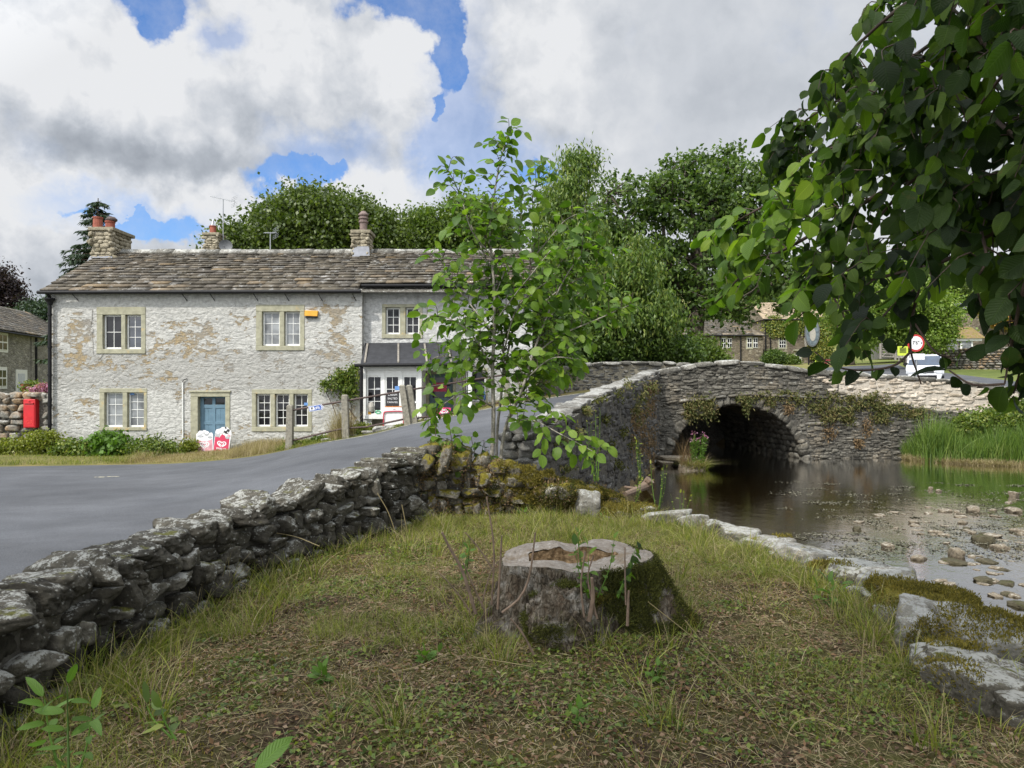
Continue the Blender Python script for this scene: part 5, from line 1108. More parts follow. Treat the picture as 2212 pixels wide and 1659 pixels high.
for j in range(12):
    t0=j/12; s=S0-.2
    while s<Lf+9.2:
        w=r_.uniform(.4,.9); o_=.28-t0*3.28; zz=4.45+1.9*t0; o2=o_-.42; z2=zz+.24
        V=np.array([FP(s+.01,zz+.03,o_),FP(s+w-.01,zz+.03,o_),FP(s+w-.01,z2+.03,o2),FP(s+.01,z2+.03,o2),FP(s+.01,zz+.07,o_),FP(s+w-.01,zz+.07,o_),FP(s+w-.01,z2+.05,o2),FP(s+.01,z2+.05,o2)]); nb.add(V,np.array([(0,1,2,3),(4,7,6,5),(0,4,5,1),(1,5,6,2),(2,6,7,3),(3,7,4,0)])); s+=w
nb.build('slates',M['slate'],froof)
mb=MB(); mb.tube([FP(S0,4.38,.3),FP(Lf+9,4.38,.3)],.06,6); mb.build('gutter',M['black'],fc)
mb=MB(); s=s_of(74); mb.tube([FP(s,4.38,.1),FP(s,-.5,.1)],.07,6); mb.build('downpipe',M['black'],fc)
fwin(fc,-6,14,722,756); fwin(fc,-6,12,798,835); fwin(fc,79,90,734,762,surround=False); fwin(fc,79,87,806,831,surround='tan')
mb=MB(); s0,s1=s_of(38),s_of(52); qbox(mb,s0-.25,s1+.35,-.8,z_of(2,797),-.02,.03); mb.build('door_surround',M['white'],fc)
mb=MB(); qbox(mb,s0,s1,-.8,z_of(2,806),.031,.05); mb.build('door',simple('pale_grey_door',(.5,.52,.55)),fc)
mb=MB(); s=s_of(98); qbox(mb,s,s+.8,z_of(s,741),z_of(s,737.5),.06,.2); mb.build('alarm_box',M['yellow'],fc)
sch=MB(); c=np.array(FP(-1.0,0,-3)); sch.box((c[0]-.35,c[1]-.4,5.9),(c[0]+.35,c[1]+.4,7.0)); ch=sch.build('chimney',M['chimstone'],froof); MB().box((c[0]-.42,c[1]-.47,7.0),(c[0]+.42,c[1]+.47,7.1)).build('cap_stone',M['chimstone'],ch)
# trellis, pots before it
e=empty('milk_churn',P(73,855,30),'grey metal churn planter standing behind the post box wall','planter'); c=P(73,849,30); 
MB().lathe([(.2,-.6),(.21,-.1),(.12,.08),(.12,.14),(.15,.16)],c,12).build('churn',M['metal'],e)
e=empty('trellis',P(121/2.2125,1100/2.2,31),'small','x') if 0 else None

# ---------------- foliage builders ----------------
def crown(par,name,blobs,ncl,per,L,W,mat,sig=.3,seed=0,hang=.15,flat=.7,loc=None,outer=.55,noise=.25,clsize=None,zmin=None):
    r_=np.random.default_rng(seed); w=np.array([b[6] if len(b)>6 else b[3]*b[4]*b[5] for b in blobs],dtype=float); w=w**.8; w/=w.sum(); Cs=[]
    k=r_.choice(len(blobs),ncl,p=w); B=np.array([b[:6] for b in blobs])[k]
    d=nrm(r_.normal(size=(ncl,3))); rad=outer+(1-outer)*r_.uniform(0,1,ncl)**.6; rad*=1+noise*fbm(d*2.1+k[:,None]*7.1,3,seed)
    Cc=B[:,:3]+d*rad[:,None]*B[:,3:6]
    if zmin is not None: Cc=Cc[Cc[:,2]>zmin]
    n=len(Cc); sz=r_.uniform(.55,1.35,n)*sig; 
    C=np.repeat(Cc,per,0)+r_.normal(size=(n*per,3))*np.repeat(sz,per)[:,None]*np.array([1,1,flat])
    N=nrm(r_.normal(size=(n*per,3))*.75+np.array([0,0,.75])); D=nrm(r_.normal(size=(n*per,3))+np.array([0,0,-hang*4]))
    V,Fc=leaf_quads(C,D,N,L*r_.uniform(.6,1.25,n*per),W*r_.uniform(.7,1.2,n*per)); mesh_obj(name,V,Fc,mat,par); return Cc
def limbs(par,base,blobs,r0,mat,seed=0,Cc=None,ntw=0,name='trunk',fork=.35,seg=9):
    r_=np.random.default_rng(seed+99); mb=MB(); base=np.array(base,dtype=float)
    zc=min(b[2] for b in blobs); top=max(blobs,key=lambda b:b[2]); f=base+(np.array(top[:3])-base)*fork; f[:2]+=r_.normal(0,.15,2)
    mb.tube(smooth_path([base,(base+f)/2+r_.normal(0,.12,3),f],8),np.linspace(r0*1.25,r0*.8,8),seg)
    for b in blobs:
        c=np.array(b[:3]); m_=(f+c)/2+r_.normal(0,.35,3); p=smooth_path([f,m_,c+(0,0,b[5]*.3)],9); mb.tube(p,np.linspace(r0*.5,r0*.12,9),7)
    if Cc is not None:
        B=np.array([b[:3] for b in blobs])
        for c in Cc[r_.choice(len(Cc),min(ntw,len(Cc)),replace=False)]:
            a=B[np.argmin(np.linalg.norm(B-c,axis=1))]; s=a+(c-a)*.1; p=smooth_path([s,(s+c)/2+r_.normal(0,.2,3),c],6); mb.tube(p,np.linspace(r0*.12,.012,6),4,cap=False)
    return mb.build(name,mat,par,smooth=True)
def tree(name,label,cat,base,blobs,ncl,per,L,W,mat,seed,r0=.2,sig=.35,tw=60,group=None,bark='bark',**kw):
    e=empty(name,base,label,cat,group); Cc=crown(e,'crown',blobs,ncl,per,L,W,mat,sig,seed,**kw); limbs(e,base,blobs,r0,M[bark],seed,Cc,tw); return e
def bl(u,v,d,ru,rv,rd=None,w=None):
    """crown lobe centred where the tree stands, size in metres from its apparent extent"""
    c=P(u,v,d); rx=ru/F*d; rz=rv/F*d; q=(c[0],c[1],c[2],rx,(rd or (rx+rz)/2),rz); return q+((w,) if w else ())
# trees behind the cottage
tree('sycamore','broad round dark green tree rising behind the middle of the cottage ridge','tree',P(690,860,38),
  [bl(655,505,38,120,80),bl(760,510,38,100,75),bl(560,535,38,85,55),bl(690,460,38,75,45),bl(835,540,38,60,50),bl(500,560,38,50,40)],800,70,.22,.16,M['lf_back'],101,.4,.42,40)
tree('sycamore','lower broad tree behind the shop roof between the round tree and the sapling','tree',P(930,860,40),
  [bl(930,510,40,75,65),bl(1010,490,40,70,65),bl(880,540,40,60,40),bl(985,560,40,80,60),bl(1060,520,40,60,80)],620,70,.21,.15,M['lf_mid'],102,.35,.4,40)
# conifer
def conifer(name,label,base,top,rmax,seed):
    e=empty(name,base,label,'conifer'); r_=np.random.default_rng(seed); base=np.array(base);top=np.array(top); H=top[2]-base[2]
    MB().tube([base,(base+top)/2,top],[.28,.16,.02],8).build('trunk',M['bark'],e); tb=MB(); C=[];D=[]
    z=.25
    while z<1:
        for k in range(7):
            a=r_.uniform(0,2*pi); ln=rmax*(1-z)**.8*r_.uniform(.6,1.15)+.2; p0=base+(top-base)*z; d=np.array([cos(a),sin(a),0]); t=np.linspace(0,1,9)
            p=p0[None]+d[None]*(ln*t)[:,None]; p[:,2]+=ln*(.10*t-.45*t*t+.16*t**3*1.5); tb.tube(p,np.linspace(.035,.006,9),4,cap=False)
            n=int(46*ln); s=r_.uniform(.15,1,n); q=np.array([np.interp(s,t,p[:,i]) for i in range(3)]).T; sd=np.cross(d,[0,0,1]); off=r_.normal(0,1,n)*.17*ln*.5*(1.1-s)
            q+=sd[None]*off[:,None]; q[:,2]-=np.abs(r_.normal(0,.05,n)); C.append(q); dd=d[None]*.7+sd[None]*np.sign(off)[:,None]*.7+np.array([0,0,-.55]); D.append(dd+r_.normal(0,.25,(n,3)))
        z+=.028
    C=np.concatenate(C);D=np.concatenate(D); V,Fc=leaf_quads(C,D,nrm(r_.normal(size=C.shape)*.5+np.array([0,0,1])),r_.uniform(.2,.38,len(C)),.07)
    mesh_obj('foliage',V,Fc,M['lf_conifer'],e); tb.build('branches',M['twig'],e)
conifer('cedar','drooping dark conifer rising behind the left chimney',P(205,880,33),P(212,428,33),3.1,5)
tree('copper_beech','dark purple leaved tree at the left edge above the grey cottage roof','tree',P(-10,860,55),[bl(-10,640,55,45,55),bl(15,660,55,35,25),bl(-25,600,55,20,30)],260,60,.22,.16,M['lf_copper'],103,.3,.4,30)
tree('yew','dark green shrubby tree between the grey cottage roof and the white cottage','tree',P(85,860,50),[bl(85,685,50,36,38),bl(108,700,50,30,45),bl(60,710,50,25,30)],260,60,.2,.14,M['lf_conifer'],104,.25,.35,10)
# trees beyond the bridge
tree('elm','tall open crowned dark tree right of centre beyond the bridge parapet','tree',P(1470,812,37),
  [bl(1540,430,37,100,85),bl(1430,430,37,80,80),bl(1340,500,37,70,80),bl(1630,500,37,80,110),bl(1500,560,37,120,90),bl(1400,600,37,90,80),bl(1640,600,37,90,50),bl(1560,660,36,75,45),bl(1720,610,36,70,75),bl(1310,420,37,45,40),bl(1480,360,37,50,40),bl(1570,350,37,45,45),bl(1640,400,37,55,60),bl(1400,700,37,80,60)],
  1050,30,.25,.18,M['lf_dark'],105,.42,.25,420,noise=.5,outer=.30)
tree('ash','slender feathery ash behind the sapling with a tall pointed top','tree',P(1215,825,33),
  [bl(1230,540,33,70,80),bl(1215,440,33,45,60),bl(1240,370,33,30,45),bl(1265,350,33,18,30),bl(1190,620,33,70,80),bl(1285,620,33,60,60),bl(1225,690,33,90,60)],950,48,.25,.085,M['lf_ash'],106,.22,.36,90,hang=.5)
tree('rowan','lighter green small tree in front of the dark elm with yellowish leaves','tree',P(1370,800,31.5),
  [bl(1365,600,31.5,50,55),bl(1400,680,31.5,60,60),bl(1330,690,31.5,60,60),bl(1290,640,31.5,40,60),bl(1380,540,31.5,22,30)],560,48,.23,.085,M['lf_ash'],107,.14,.33,70,hang=.5)
for i,(lab,b,n,mt) in enumerate([('dense dark undergrowth bush directly above the far parapet',[bl(1330,750,32,70,45),bl(1430,755,32.5,70,38),bl(1240,745,31,60,50)],420,'lf_dark'),
     ('low leafy bush beside the inn wing wall at the crown of the bridge',[bl(1500,760,34,45,28),bl(1530,775,34,30,16)],120,'lf_mid'),
     ('dark shrubby mass behind the right end of the shop',[bl(1180,700,28,38,75),bl(1190,780,27,45,35)],330,'lf_dark')]):
    e=empty('bush',(b[0][0],b[0][1],b[0][2]-b[0][5]),lab,'bush'); Cc=crown(e,'foliage',b,n,60,.17,.12,M[mt],.28,110+i)
    limbs(e,(b[0][0],b[0][1],b[0][2]-b[0][5]-.3),b,.06,M['bark'],i,None,0,'stems')
# ivy hedge behind the posts
e=empty('ivy_hedge',P(1165,855,24),'low ivy hedge with reddish leaves between the concrete posts and the far parapet','hedge')
crown(e,'foliage',[bl(1150,825,24,28,28),bl(1190,822,25,28,25),bl(1128,815,23.3,20,32)],420,50,.09,.08,M['lf_ivy'],.12,120,hang=.3)
MB().box((P(1130,860,23.5)[0],23.6,.9),(P(1205,860,25)[0],25,2.0)).build('hedge_core',M['mortar'],e)
# ---------------- the inn ----------------
D0=95.; gz=3.7
def ix(u,d=D0): return (u-1106)/F*d
def iz(v,d=D0): return EYE-(v-829.5)/F*d
inn=empty('stone_inn',(ix(1715),D0,gz),'three storey brown stone inn with creeper, sash windows and an oval sign beyond the bridge','inn')
def flat_building(par,u0,u1,vb,ve,vr,d,depth,mat,roofmat,hip=0,name='wall',ext=1.5):
    MB().box((ix(u0,d),d,iz(vb,d)-ext),(ix(u1,d),d+depth,iz(ve,d))).build(name,mat,par)
    zr_=EYE-(vr-829.5)/F*(d+depth/2); x0,x1=ix(u0,d)-.3,ix(u1,d)+.3
    rf=MB().add([(x0,d-.3,iz(ve,d)-.05),(x1,d-.3,iz(ve,d)-.05),(x1-hip,d+depth/2,zr_),(x0,d+depth/2,zr_),(x1,d+depth+.3,iz(ve,d)-.05),(x0,d+depth+.3,iz(ve,d)-.05)],[(0,1,2,3),(3,2,4,5),(1,4,2),(0,3,5)]).build('roof',mat,par)
    nb=NB(); slates(nb,x0,x1-hip*.5,d-.35,iz(ve,d)-.03,d+depth/2,zr_,int(u0),n=12,wr=(.5,1.2)); nb.build('slates',roofmat,rf)
    MB().tube([(x0,d-.38,iz(ve,d)-.08),(x1,d-.38,iz(ve,d)-.08)],.08,6).build('gutter',M['black'],par); return rf
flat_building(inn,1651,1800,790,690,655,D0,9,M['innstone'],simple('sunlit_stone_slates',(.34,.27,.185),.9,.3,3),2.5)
def iwin(par,u0,u1,v0,v1,d=D0,cols=3,rows=4,sur=None):
    x0,x1,z0,z1=ix(u0,d),ix(u1,d),iz(v1,d),iz(v0,d)
    if sur: MB().box((x0-.18,d-.04,z0-.2),(x1+.18,d+.1,z1+.25)).build('window_surround',sur,par)
    fr=MB().box((x0,d-.07,z0),(x1,d+.05,z1)).build('window',M['white'],par); mb=MB(); w=x1-x0;h=z1-z0
    for i in range(cols):
        for j in range(rows): mb.box((x0+w*(i+.12)/cols,d-.09,z0+h*(j+.10)/rows),(x0+w*(i+.88)/cols,d-.072,z0+h*(j+.90)/rows))
    mb.build('pane',M['glass'],fr)
for q in ((1683,1698,689,704,3,2),(1683,1697,722,751,3,4),(1689,1699,769,791,3,4),(1772,1784,689,700,3,2),(1772,1784,719,745,3,4),(1773,1787,767,791,3,4)): iwin(inn,*q[:4],D0,q[4],q[5],M['sand'])
mb=MB(); mb.box((ix(1715),D0-.1,gz-.3),(ix(1732),D0+.1,iz(758))); mb.build('door_surround',M['sand'],inn); MB().box((ix(1713),D0-.5,iz(758)),(ix(1734),D0+.1,iz(755))).build('door_hood',M['sand'],inn)
MB().box((ix(1718.5),D0-.13,gz),(ix(1728),D0-.101,iz(763))).build('door',M['white'],inn); MB().box((ix(1720),D0-.15,gz),(ix(1725),D0-.131,iz(768))).build('door_opening',M['glass'],inn)
MB().tube([(ix(1652.5),D0-.2,gz-.5),(ix(1652.5),D0-.2,iz(692))],.09,6).build('downpipe',M['black'],inn); MB().tube([(ix(1663),D0-.2,gz-.5),(ix(1663),D0-.2,iz(720))],.07,6).build('downpipe',M['black'],inn)
def disc(mb,c,rx,rz,y0,y1,n=28): mb.prism([(c[0]+rx*cos(a),c[1]+rz*sin(a)) for a in np.linspace(0,2*pi,n,endpoint=False)],y0,y1)
mb=MB(); disc(mb,(ix(1750),iz(719)),1.0,1.9,D0-.7,D0-.6); sg=mb.build('oval_sign',M['dish'],inn); mb=MB(); disc(mb,(ix(1750),iz(719)),.85,1.75,D0-.73,D0-.71); mb.build('oval_panel',simple('blue_grey_painted_panel',(.12,.15,.17),.6,.3,3),sg); mb=MB(); disc(mb,(ix(1750.5),iz(723)),.4,.9,D0-.76,D0-.74); mb.build('oval_picture',M['render_tan'],sg)
mb=MB(); disc(mb,(ix(1743.5),iz(736.5)),.4,.95,D0-.12,D0); mb.build('wall_plaque',M['render_tan'],inn)
# creeper on the front
r_=np.random.default_rng(8); pts=[]
for (u,v,ru,rv,n) in ((1672,700,16,14,2200),(1700,707,35,12,3200),(1735,700,30,12,2500),(1690,722,22,6,900),(1765,735,10,34,2600),(1780,745,16,30,2600),(1790,700,10,10,900),(1755,760,10,12,1200)):
    a=r_.normal(size=(n,2))*.55; pts.append(np.column_stack([ix(u+a[:,0]*ru),np.full(n,D0-.12)-np.abs(r_.normal(0,.12,n)),iz(v+a[:,1]*rv)]))
C=np.concatenate(pts); V,Fc=leaf_quads(C,nrm(r_.normal(size=C.shape)+(0,-.2,-1.)),nrm(r_.normal(size=C.shape)*.5+np.array([0,-1,.3])),.22,.2); mesh_obj('creeper',V,Fc,M['lf_ivy'],inn)
# lower wing
D1=92.; wing2=empty('inn_wing',(ix(1570,D1),D1,gz),'lower two storey stone wing left of the inn with paired white casement windows','house')
flat_building(wing2,1440,1648,785,724,692,D1,7,M['innstone'],M['slate'],3.0)
for u in (1488,1570,1626):
    for k in (0,1):
        a=u-12+k*13.; iwin(wing2,a,a+9.5,731 if u!=1626 else 730,751,D1,2,2,M['sand'] if k==0 else None)
for u in (1556,1599): MB().tube([(ix(u,D1),D1-.2,gz-.6),(ix(u,D1),D1-.2,iz(727,D1))],.09,6).build('downpipe',M['black'],wing2)
for i,(u,v,ru,rv,lab) in enumerate(((1673,775,18,17,'rounded clipped dark bush by the inn corner'),(1706,782,15,11,'low clipped shrub beside the inn doorway'))):
    e=empty('clipped_bush',P(u,v+rv,D0-4),lab,'bush'); crown(e,'foliage',[bl(u,v,D0-4,ru,rv)],260,50,.2,.16,M['lf_dark' if i==0 else 'lf_mid'],.25,130+i,outer=.8); limbs(e,P(u,v+rv,D0-4),[bl(u,v,D0-4,ru,rv)],.1,M['bark'],3,None,0,'stems')
e=empty('lamp_post',P(1747,795,D0-5),'thin dark post standing before the inn front','post'); MB().tube([P(1747,797,D0-5),P(1747,758,D0-5)],.1,6).box(tuple(P(1744,758,D0-5)),tuple(P(1750,752,D0-4.8))).build('post',M['black'],e)
# bicycles by the inn
def bicycle(c,s,mat,label,a):
    e=empty('bicycle',c,label,'bicycle',rz=0); c=np.array(c); ca,sa=cos(a),sin(a)
    def q(x,z): return c+np.array([x*ca,x*sa,z])*s
    for nm,x in (('wheel',-.52),('wheel',.52)): MB().tube([q(x+.34*cos(t),.34+.34*sin(t)) for t in np.linspace(0,2*pi,18)],.03*s,5).build(nm,M['black'],e)
    mb=MB()
    for p_ in ((-.52,.34,-.15,.3),(-.15,.3,-.28,.85),(-.28,.85,.36,.82),(-.15,.3,.38,.72),(-.52,.34,-.26,.78),(.52,.34,.36,.82)): mb.tube([q(p_[0],p_[1]),q(p_[2],p_[3])],.025*s,5)
    mb.build('frame',mat,e); MB().tube([q(.36,.82),q(.34,.98),q(.45,1.0)],.02*s,5).build('handlebar',M['black'],e); MB().tube([q(-.36,.93),q(-.18,.93)],.05*s,6).build('saddle',M['black'],e)
bicycle(P(1768,799,80),1.3,simple('lime_frame',(.45,.6,.05)),'lime green bicycle parked before the inn, left one',.3); bicycle(P(1792,799,80),1.3,M['crimson'],'red bicycle parked before the inn, right of the lime green one',-.2)
# ---------------- right background ----------------
tree('lime_tree','bright sunlit yellow green tree behind the round road sign','tree',P(1960,790,64),[bl(1960,660,64,60,60),bl(1905,690,64,50,50),bl(2020,690,64,45,60),bl(1940,610,64,40,35),bl(1985,730,64,60,30),bl(1870,640,64,45,50)],800,50,.26,.2,M['lf_bright'],140,.3,.5,60)
tree('lime_tree','bright green tree between the inn roof and the sunlit yellow green tree','tree',P(1840,790,80),[bl(1830,660,80,50,50),bl(1860,700,80,50,50),bl(1800,640,80,30,25)],360,50,.3,.22,M['lf_bright'],141,.3,.6,20)
tree('hillside_tree','pale green rounded tree on the slope at the far right','tree',P(2140,680,125),[bl(2150,600,125,60,30),bl(2090,630,125,50,35),bl(2200,610,125,40,40)],500,50,.42,.34,M['lf_mid'],142,.4,.9,10)
tree('hillside_tree','grey green tree on the slope left of the orange creeper','tree',P(2060,690,110),[bl(2060,610,110,40,40),bl(2040,650,110,30,30)],300,50,.4,.3,M['lf_mid'],143,.4,.8,10)
for i,(u,v,d,ru,rv) in enumerate(((1720,640,150,120,40),(1500,640,160,160,40),(1900,600,140,100,40),(1250,640,120,120,50),(2300,620,120,100,60))):
    tree('woodland_tree',['wide dark tree line tree behind the inn roof','hazy tree behind the inn wing roof','tree on the slope high behind the bright green trees','tree behind the ash and the elm','tree at the right frame edge on the slope'][i],'tree',P(u,790,d),[bl(u,v,d,ru,rv,9),bl(u+60,v+50,d,ru*.7,rv,8),bl(u-60,v+50,d,ru*.7,rv,8)],420,40,.5,.42,M['lf_mid'],150+i,.5,1.2,5,group='trees behind the inn')
# shelter with stone wall
D2=70.; she=empty('stone_shelter',P(2065,757,D2),'small stone shelter with white framed window and mossy roof at the far right','shed')
x0,x1=ix(2029,D2),ix(2120,D2); zb_,zt_=iz(765,D2),iz(731,D2); mb=MB()
mb.box((x0,D2,zb_-1),(ix(2040,D2),D2+3,zt_)); mb.box((x0,D2+3,zb_-1),(x1,D2+3.3,zt_)); mb.box((x0,D2+.02,zb_-1),(x1,D2+.4,iz(753,D2))); mb.build('wall',M['leftstone'],she)
MB().add([(x0-.3,D2-.3,zt_),(x1+.3,D2-.3,zt_),(x1+.3,D2+2,zt_+1.3),(x0+1.2,D2+2,zt_+1.3),(x1+.3,D2+4,zt_),(x0-.3,D2+4,zt_)],[(0,1,2,3),(3,2,4,5),(0,3,5)]).build('roof',stone_mat('moss_covered_slates',(.15,.095,.05),(.24,.16,.085),.2,(.3,.25,.17),.6,(.10,.085,.02),island=False),she)
MB().box((x0,D2-.1,zt_-.25),(x1,D2,zt_)).build('fascia',M['white'],she)
for u0,u1,v0,v1 in ((2076,2103,735,757),(2042,2072,738,755)):
    f=MB().box((ix(u0,D2),D2+.1,iz(v1,D2)),(ix(u1,D2),D2+.2,iz(v0,D2))).build('window',M['white' if u0>2060 else 'wood'],she); MB().box((ix(u0+4,D2),D2+.05,iz(v1-2,D2)),(ix(u1-4,D2),D2+.095,iz(v0+2,D2))).build('pane',M['blind'],f)
e=empty('parking_sign',P(2033,728,D2-1),'small blue square sign at the corner of the stone shelter','sign'); MB().box((ix(2029,D2-1),D2-1.1,iz(730,D2-1)),(ix(2037,D2-1),D2-1.05,iz(719,D2-1))).build('panel',M['lblue'],e); text('P',.35,(ix(2033,D2-1),D2-1.12,iz(724.5,D2-1)),(pi/2,0,0),M['pwhite'],e); MB().tube([(ix(2033,D2-1),D2-1,iz(719,D2-1)),(ix(2033,D2-1),D2-1,iz(770,D2-1))],.05,6).build('pole',M['metal'],e)
fw=empty('field_wall',P(2070,770,66),'low grey dry stone wall in front of the shelter on the slope','wall'); nb=NB(); pw=[(ix(2020,67),67),(ix(2250,60),60)]
block_wall(nb,pw,lambda s:2.8+.02*s,lambda s:iz(752,66)+.05*s*0,(.18,.3),(.25,.6),.25,91,1,None,.05,1,.9,.08,.97); nb.build('stones',M['leftstone'],fw); V,Fc=core(pw,lambda s:1.5,lambda s:iz(754,66),.4,4,1,.12); MB().add(V,Fc).build('wall_core',M['mortar'],fw)
# creeper clad building
e=empty('creeper_clad_house',P(2200,700,80),'house smothered in orange and yellow creeper above the stone shelter','house'); b=[bl(2170,665,80,42,42),bl(2220,650,80,50,60)]
crown(e,'creeper',b,650,50,.24,.22,M['lf_autumn'],.25,160,outer=.9,noise=.08)
mb=MB(); c=P(2195,700,82); mb.prism([(c[0]-3,c[2]-3),(c[0]+5,c[2]-3),(c[0]+5,c[2]+2),(c[0]+1,c[2]+4.2),(c[0]-2.6,c[2]+1.5)],81,86); mb.build('wall',M['innstone'],e)
e=empty('slate_roofed_cottage',P(2070,690,100),'grey roofed cottage glimpsed between the trees left of the orange creeper','house'); rr=flat_building(e,2050,2120,690,668,655,100,6,M['innstone'],simple('grey_slates',(.2,.2,.21)),0)
e=empty('white_outbuilding',P(1975,700,78),'pale rendered gable glimpsed through the yellow green tree','house'); flat_building(e,1930,2010,745,690,672,80,5,M['render_tan'],M['slate'],0)
# hillside meadow strips: gate, notice
e=empty('field_gate',P(1932,775,60),'grey wooden five bar gate in front of the bright green trees','gate'); mb=MB()
for v in (745,750,755,760,766,772): mb.tube([P(1902,v-2,60),P(1934,v,60)],.05,5)
mb.tube([P(1902,742,60),P(1902,775,60)],.1,6); mb.tube([P(1934,742,60),P(1934,778,60)],.1,6); mb.tube([P(1903,772,60),P(1933,746,60)],.04,5); mb.build('gate_bars',M['wood'],e)
e=empty('notice_board',P(1951,765,56),'yellow green notice panel near the gate behind the road sign','sign'); mb=MB(); mb.box(tuple(P(1940,768,56)),tuple(P(1960,748,56.1))); nbd=mb.build('panel',M['lf_yellow'] if 0 else simple('lime_panel',(.52,.62,.06)),e)
mb=MB(); [mb.box((ix(1943,56),55.95,iz(v+.9,56)),(ix(1957,56),55.98,iz(v,56))) for v in (751,754,757,760)]; mb.build('text_lines',M['pdark'],nbd); MB().tube([P(1942,768,56),P(1942,790,56)],.05,5).tube([P(1958,768,56),P(1958,790,56)],.05,5).build('leg',M['wood'],e)
# round width restriction sign
SD=27.5; e=empty('road_sign',P(1978,820,SD),'round red bordered width limit sign on a grey pole behind the bridge parapet','sign'); c=P(1978,741,SD)
mb=MB(); disc(mb,(c[0],c[2]),.335,.335,SD-.015,SD); mb.build('rim',simple('sign_red',(.42,.03,.03),.45),e); mb=MB(); disc(mb,(c[0],c[2]),.262,.262,SD-.019,SD-.016); fce=mb.build('white_disc',M['pwhite'],e)
text('7\'6"',.20,(c[0],SD-.021,c[2]),(pi/2,0,0),M['pdark'],fce,sx=.9,bold=.003)
mb=MB(); [mb.prism([(c[0]+s_*.235,c[2]+.045),(c[0]+s_*.235,c[2]-.045),(c[0]+s_*.17,c[2])] if s_<0 else [(c[0]+.235,c[2]-.045),(c[0]+.235,c[2]+.045),(c[0]+.17,c[2])],SD-.023,SD-.020) for s_ in (-1,1)]; mb.build('arrow_marks',M['pdark'],fce)
MB().tube([P(1979.5,765,SD+.05),P(1979.5,850,SD+.05)],.035,8).build('pole',M['metal'],e)
MB().box((ix(1960,SD),SD-.015,iz(777,SD)),(ix(1997,SD),SD,iz(764,SD))).build('plate',M['pwhite'],e); text('E',.13,(ix(1965,SD),SD-.018,iz(770.5,SD)),(pi/2,0,0),M['pdark'],e)
# white van parked beyond
VD=41.; e=empty('parked_van',(ix(1998,VD),VD+2,.95),'white van facing the bridge, parked on the road behind the round sign','van'); cx=ix(1998,VD); zg=iz(812,VD)-.62; w=.98
ys_=[(VD,.35,.75),(VD,.95,.98),(VD+.25,1.08,.98),(VD+1.0,1.22,.97),(VD+1.75,1.85,.86),(VD+2.2,1.93,.84),(VD+4.6,1.93,.84),(VD+4.8,1.0,.95),(VD+4.8,.35,.95)]
V=[];Fc=[]; n=len(ys_)
for s_ in (-1,1):
    for (y_,z_,ww) in ys_: V.append((cx+s_*ww,y_,zg+z_))
Fc=[list(range(n)),list(range(2*n-1,n-1,-1))]+[[i,i+n,(i+1)%n+n,(i+1)%n] for i in range(n)]
body=MB().add(V,Fc).build('body',M['carwhite'],e,bevel=.06)
MB().add([(cx-.88,VD+1.02,zg+1.27),(cx+.88,VD+1.02,zg+1.27),(cx+.78,VD+1.70,zg+1.83),(cx-.78,VD+1.70,zg+1.83)],[(0,1,2,3)]).build('windscreen',M['carglass'],e)
MB().box((cx-.45,VD-.02,zg+.78),(cx+.45,VD+.0,zg+.90)).box((cx-.6,VD-.021,zg+.45),(cx+.6,VD+.0,zg+.66)).build('grille',M['black'],e)
MB().box((cx-.62,VD-.03,zg+.83),(cx+.62,VD-.022,zg+.85)).build('chrome_strip',M['metal'],e)
for s_ in (-1,1):
    MB().prism([(cx+s_*.95,zg+.92),(cx+s_*.95,zg+.75),(cx+s_*.55,zg+.77),(cx+s_*.5,zg+.88)],VD-.03,VD+.1).build('headlight',M['grille'],e)
    for y_ in (VD+.9,VD+3.9):
        mb=MB(); mb.v=[];k=16; V=[(cx+s_*xx,y_+.33*cos(a),zg+.33+.33*sin(a)) for xx in (.75,.97) for a in np.linspace(0,2*pi,k,endpoint=False)]; mb.add(V,[list(range(k)),list(range(2*k-1,k-1,-1))]+[[i,(i+1)%k,(i+1)%k+k,i+k] for i in range(k)]); mb.build('wheel',M['black'],e)
    MB().box((cx+s_*1.0-.08,VD+1.1,zg+1.2),(cx+s_*1.0+.12,VD+1.2,zg+1.42)).build('wing_mirror',M['black'],e)
mb=MB(); t=np.linspace(0,2*pi,24,endpoint=False); V,F_=stroke2d(np.column_stack([cx+.085*np.cos(t),zg+.84+.085*np.sin(t)]),.018,True); mb.add([(a,VD-.04,b) for a,b in V],F_)
for a,b in (((-.05,.06),(-.015,-.0)),((-.015,.0),(0,.03)),((0,.03),(.015,0)),((.015,0),(.05,.06)),((-.065,.02),(-.03,-.065)),((-.03,-.065),(0,-.01)),((0,-.01),(.03,-.065)),((.03,-.065),(.065,.02))):
    V,F_=stroke2d([a,b],.015); mb.add([(cx+p,VD-.041,zg+.84+q) for p,q in V],F_)
mb.build('badge',M['metal'],e)
e.rotation_euler=(0,0,-.53); e.location=(cx+1.01,VD+1.73,e.location[2])
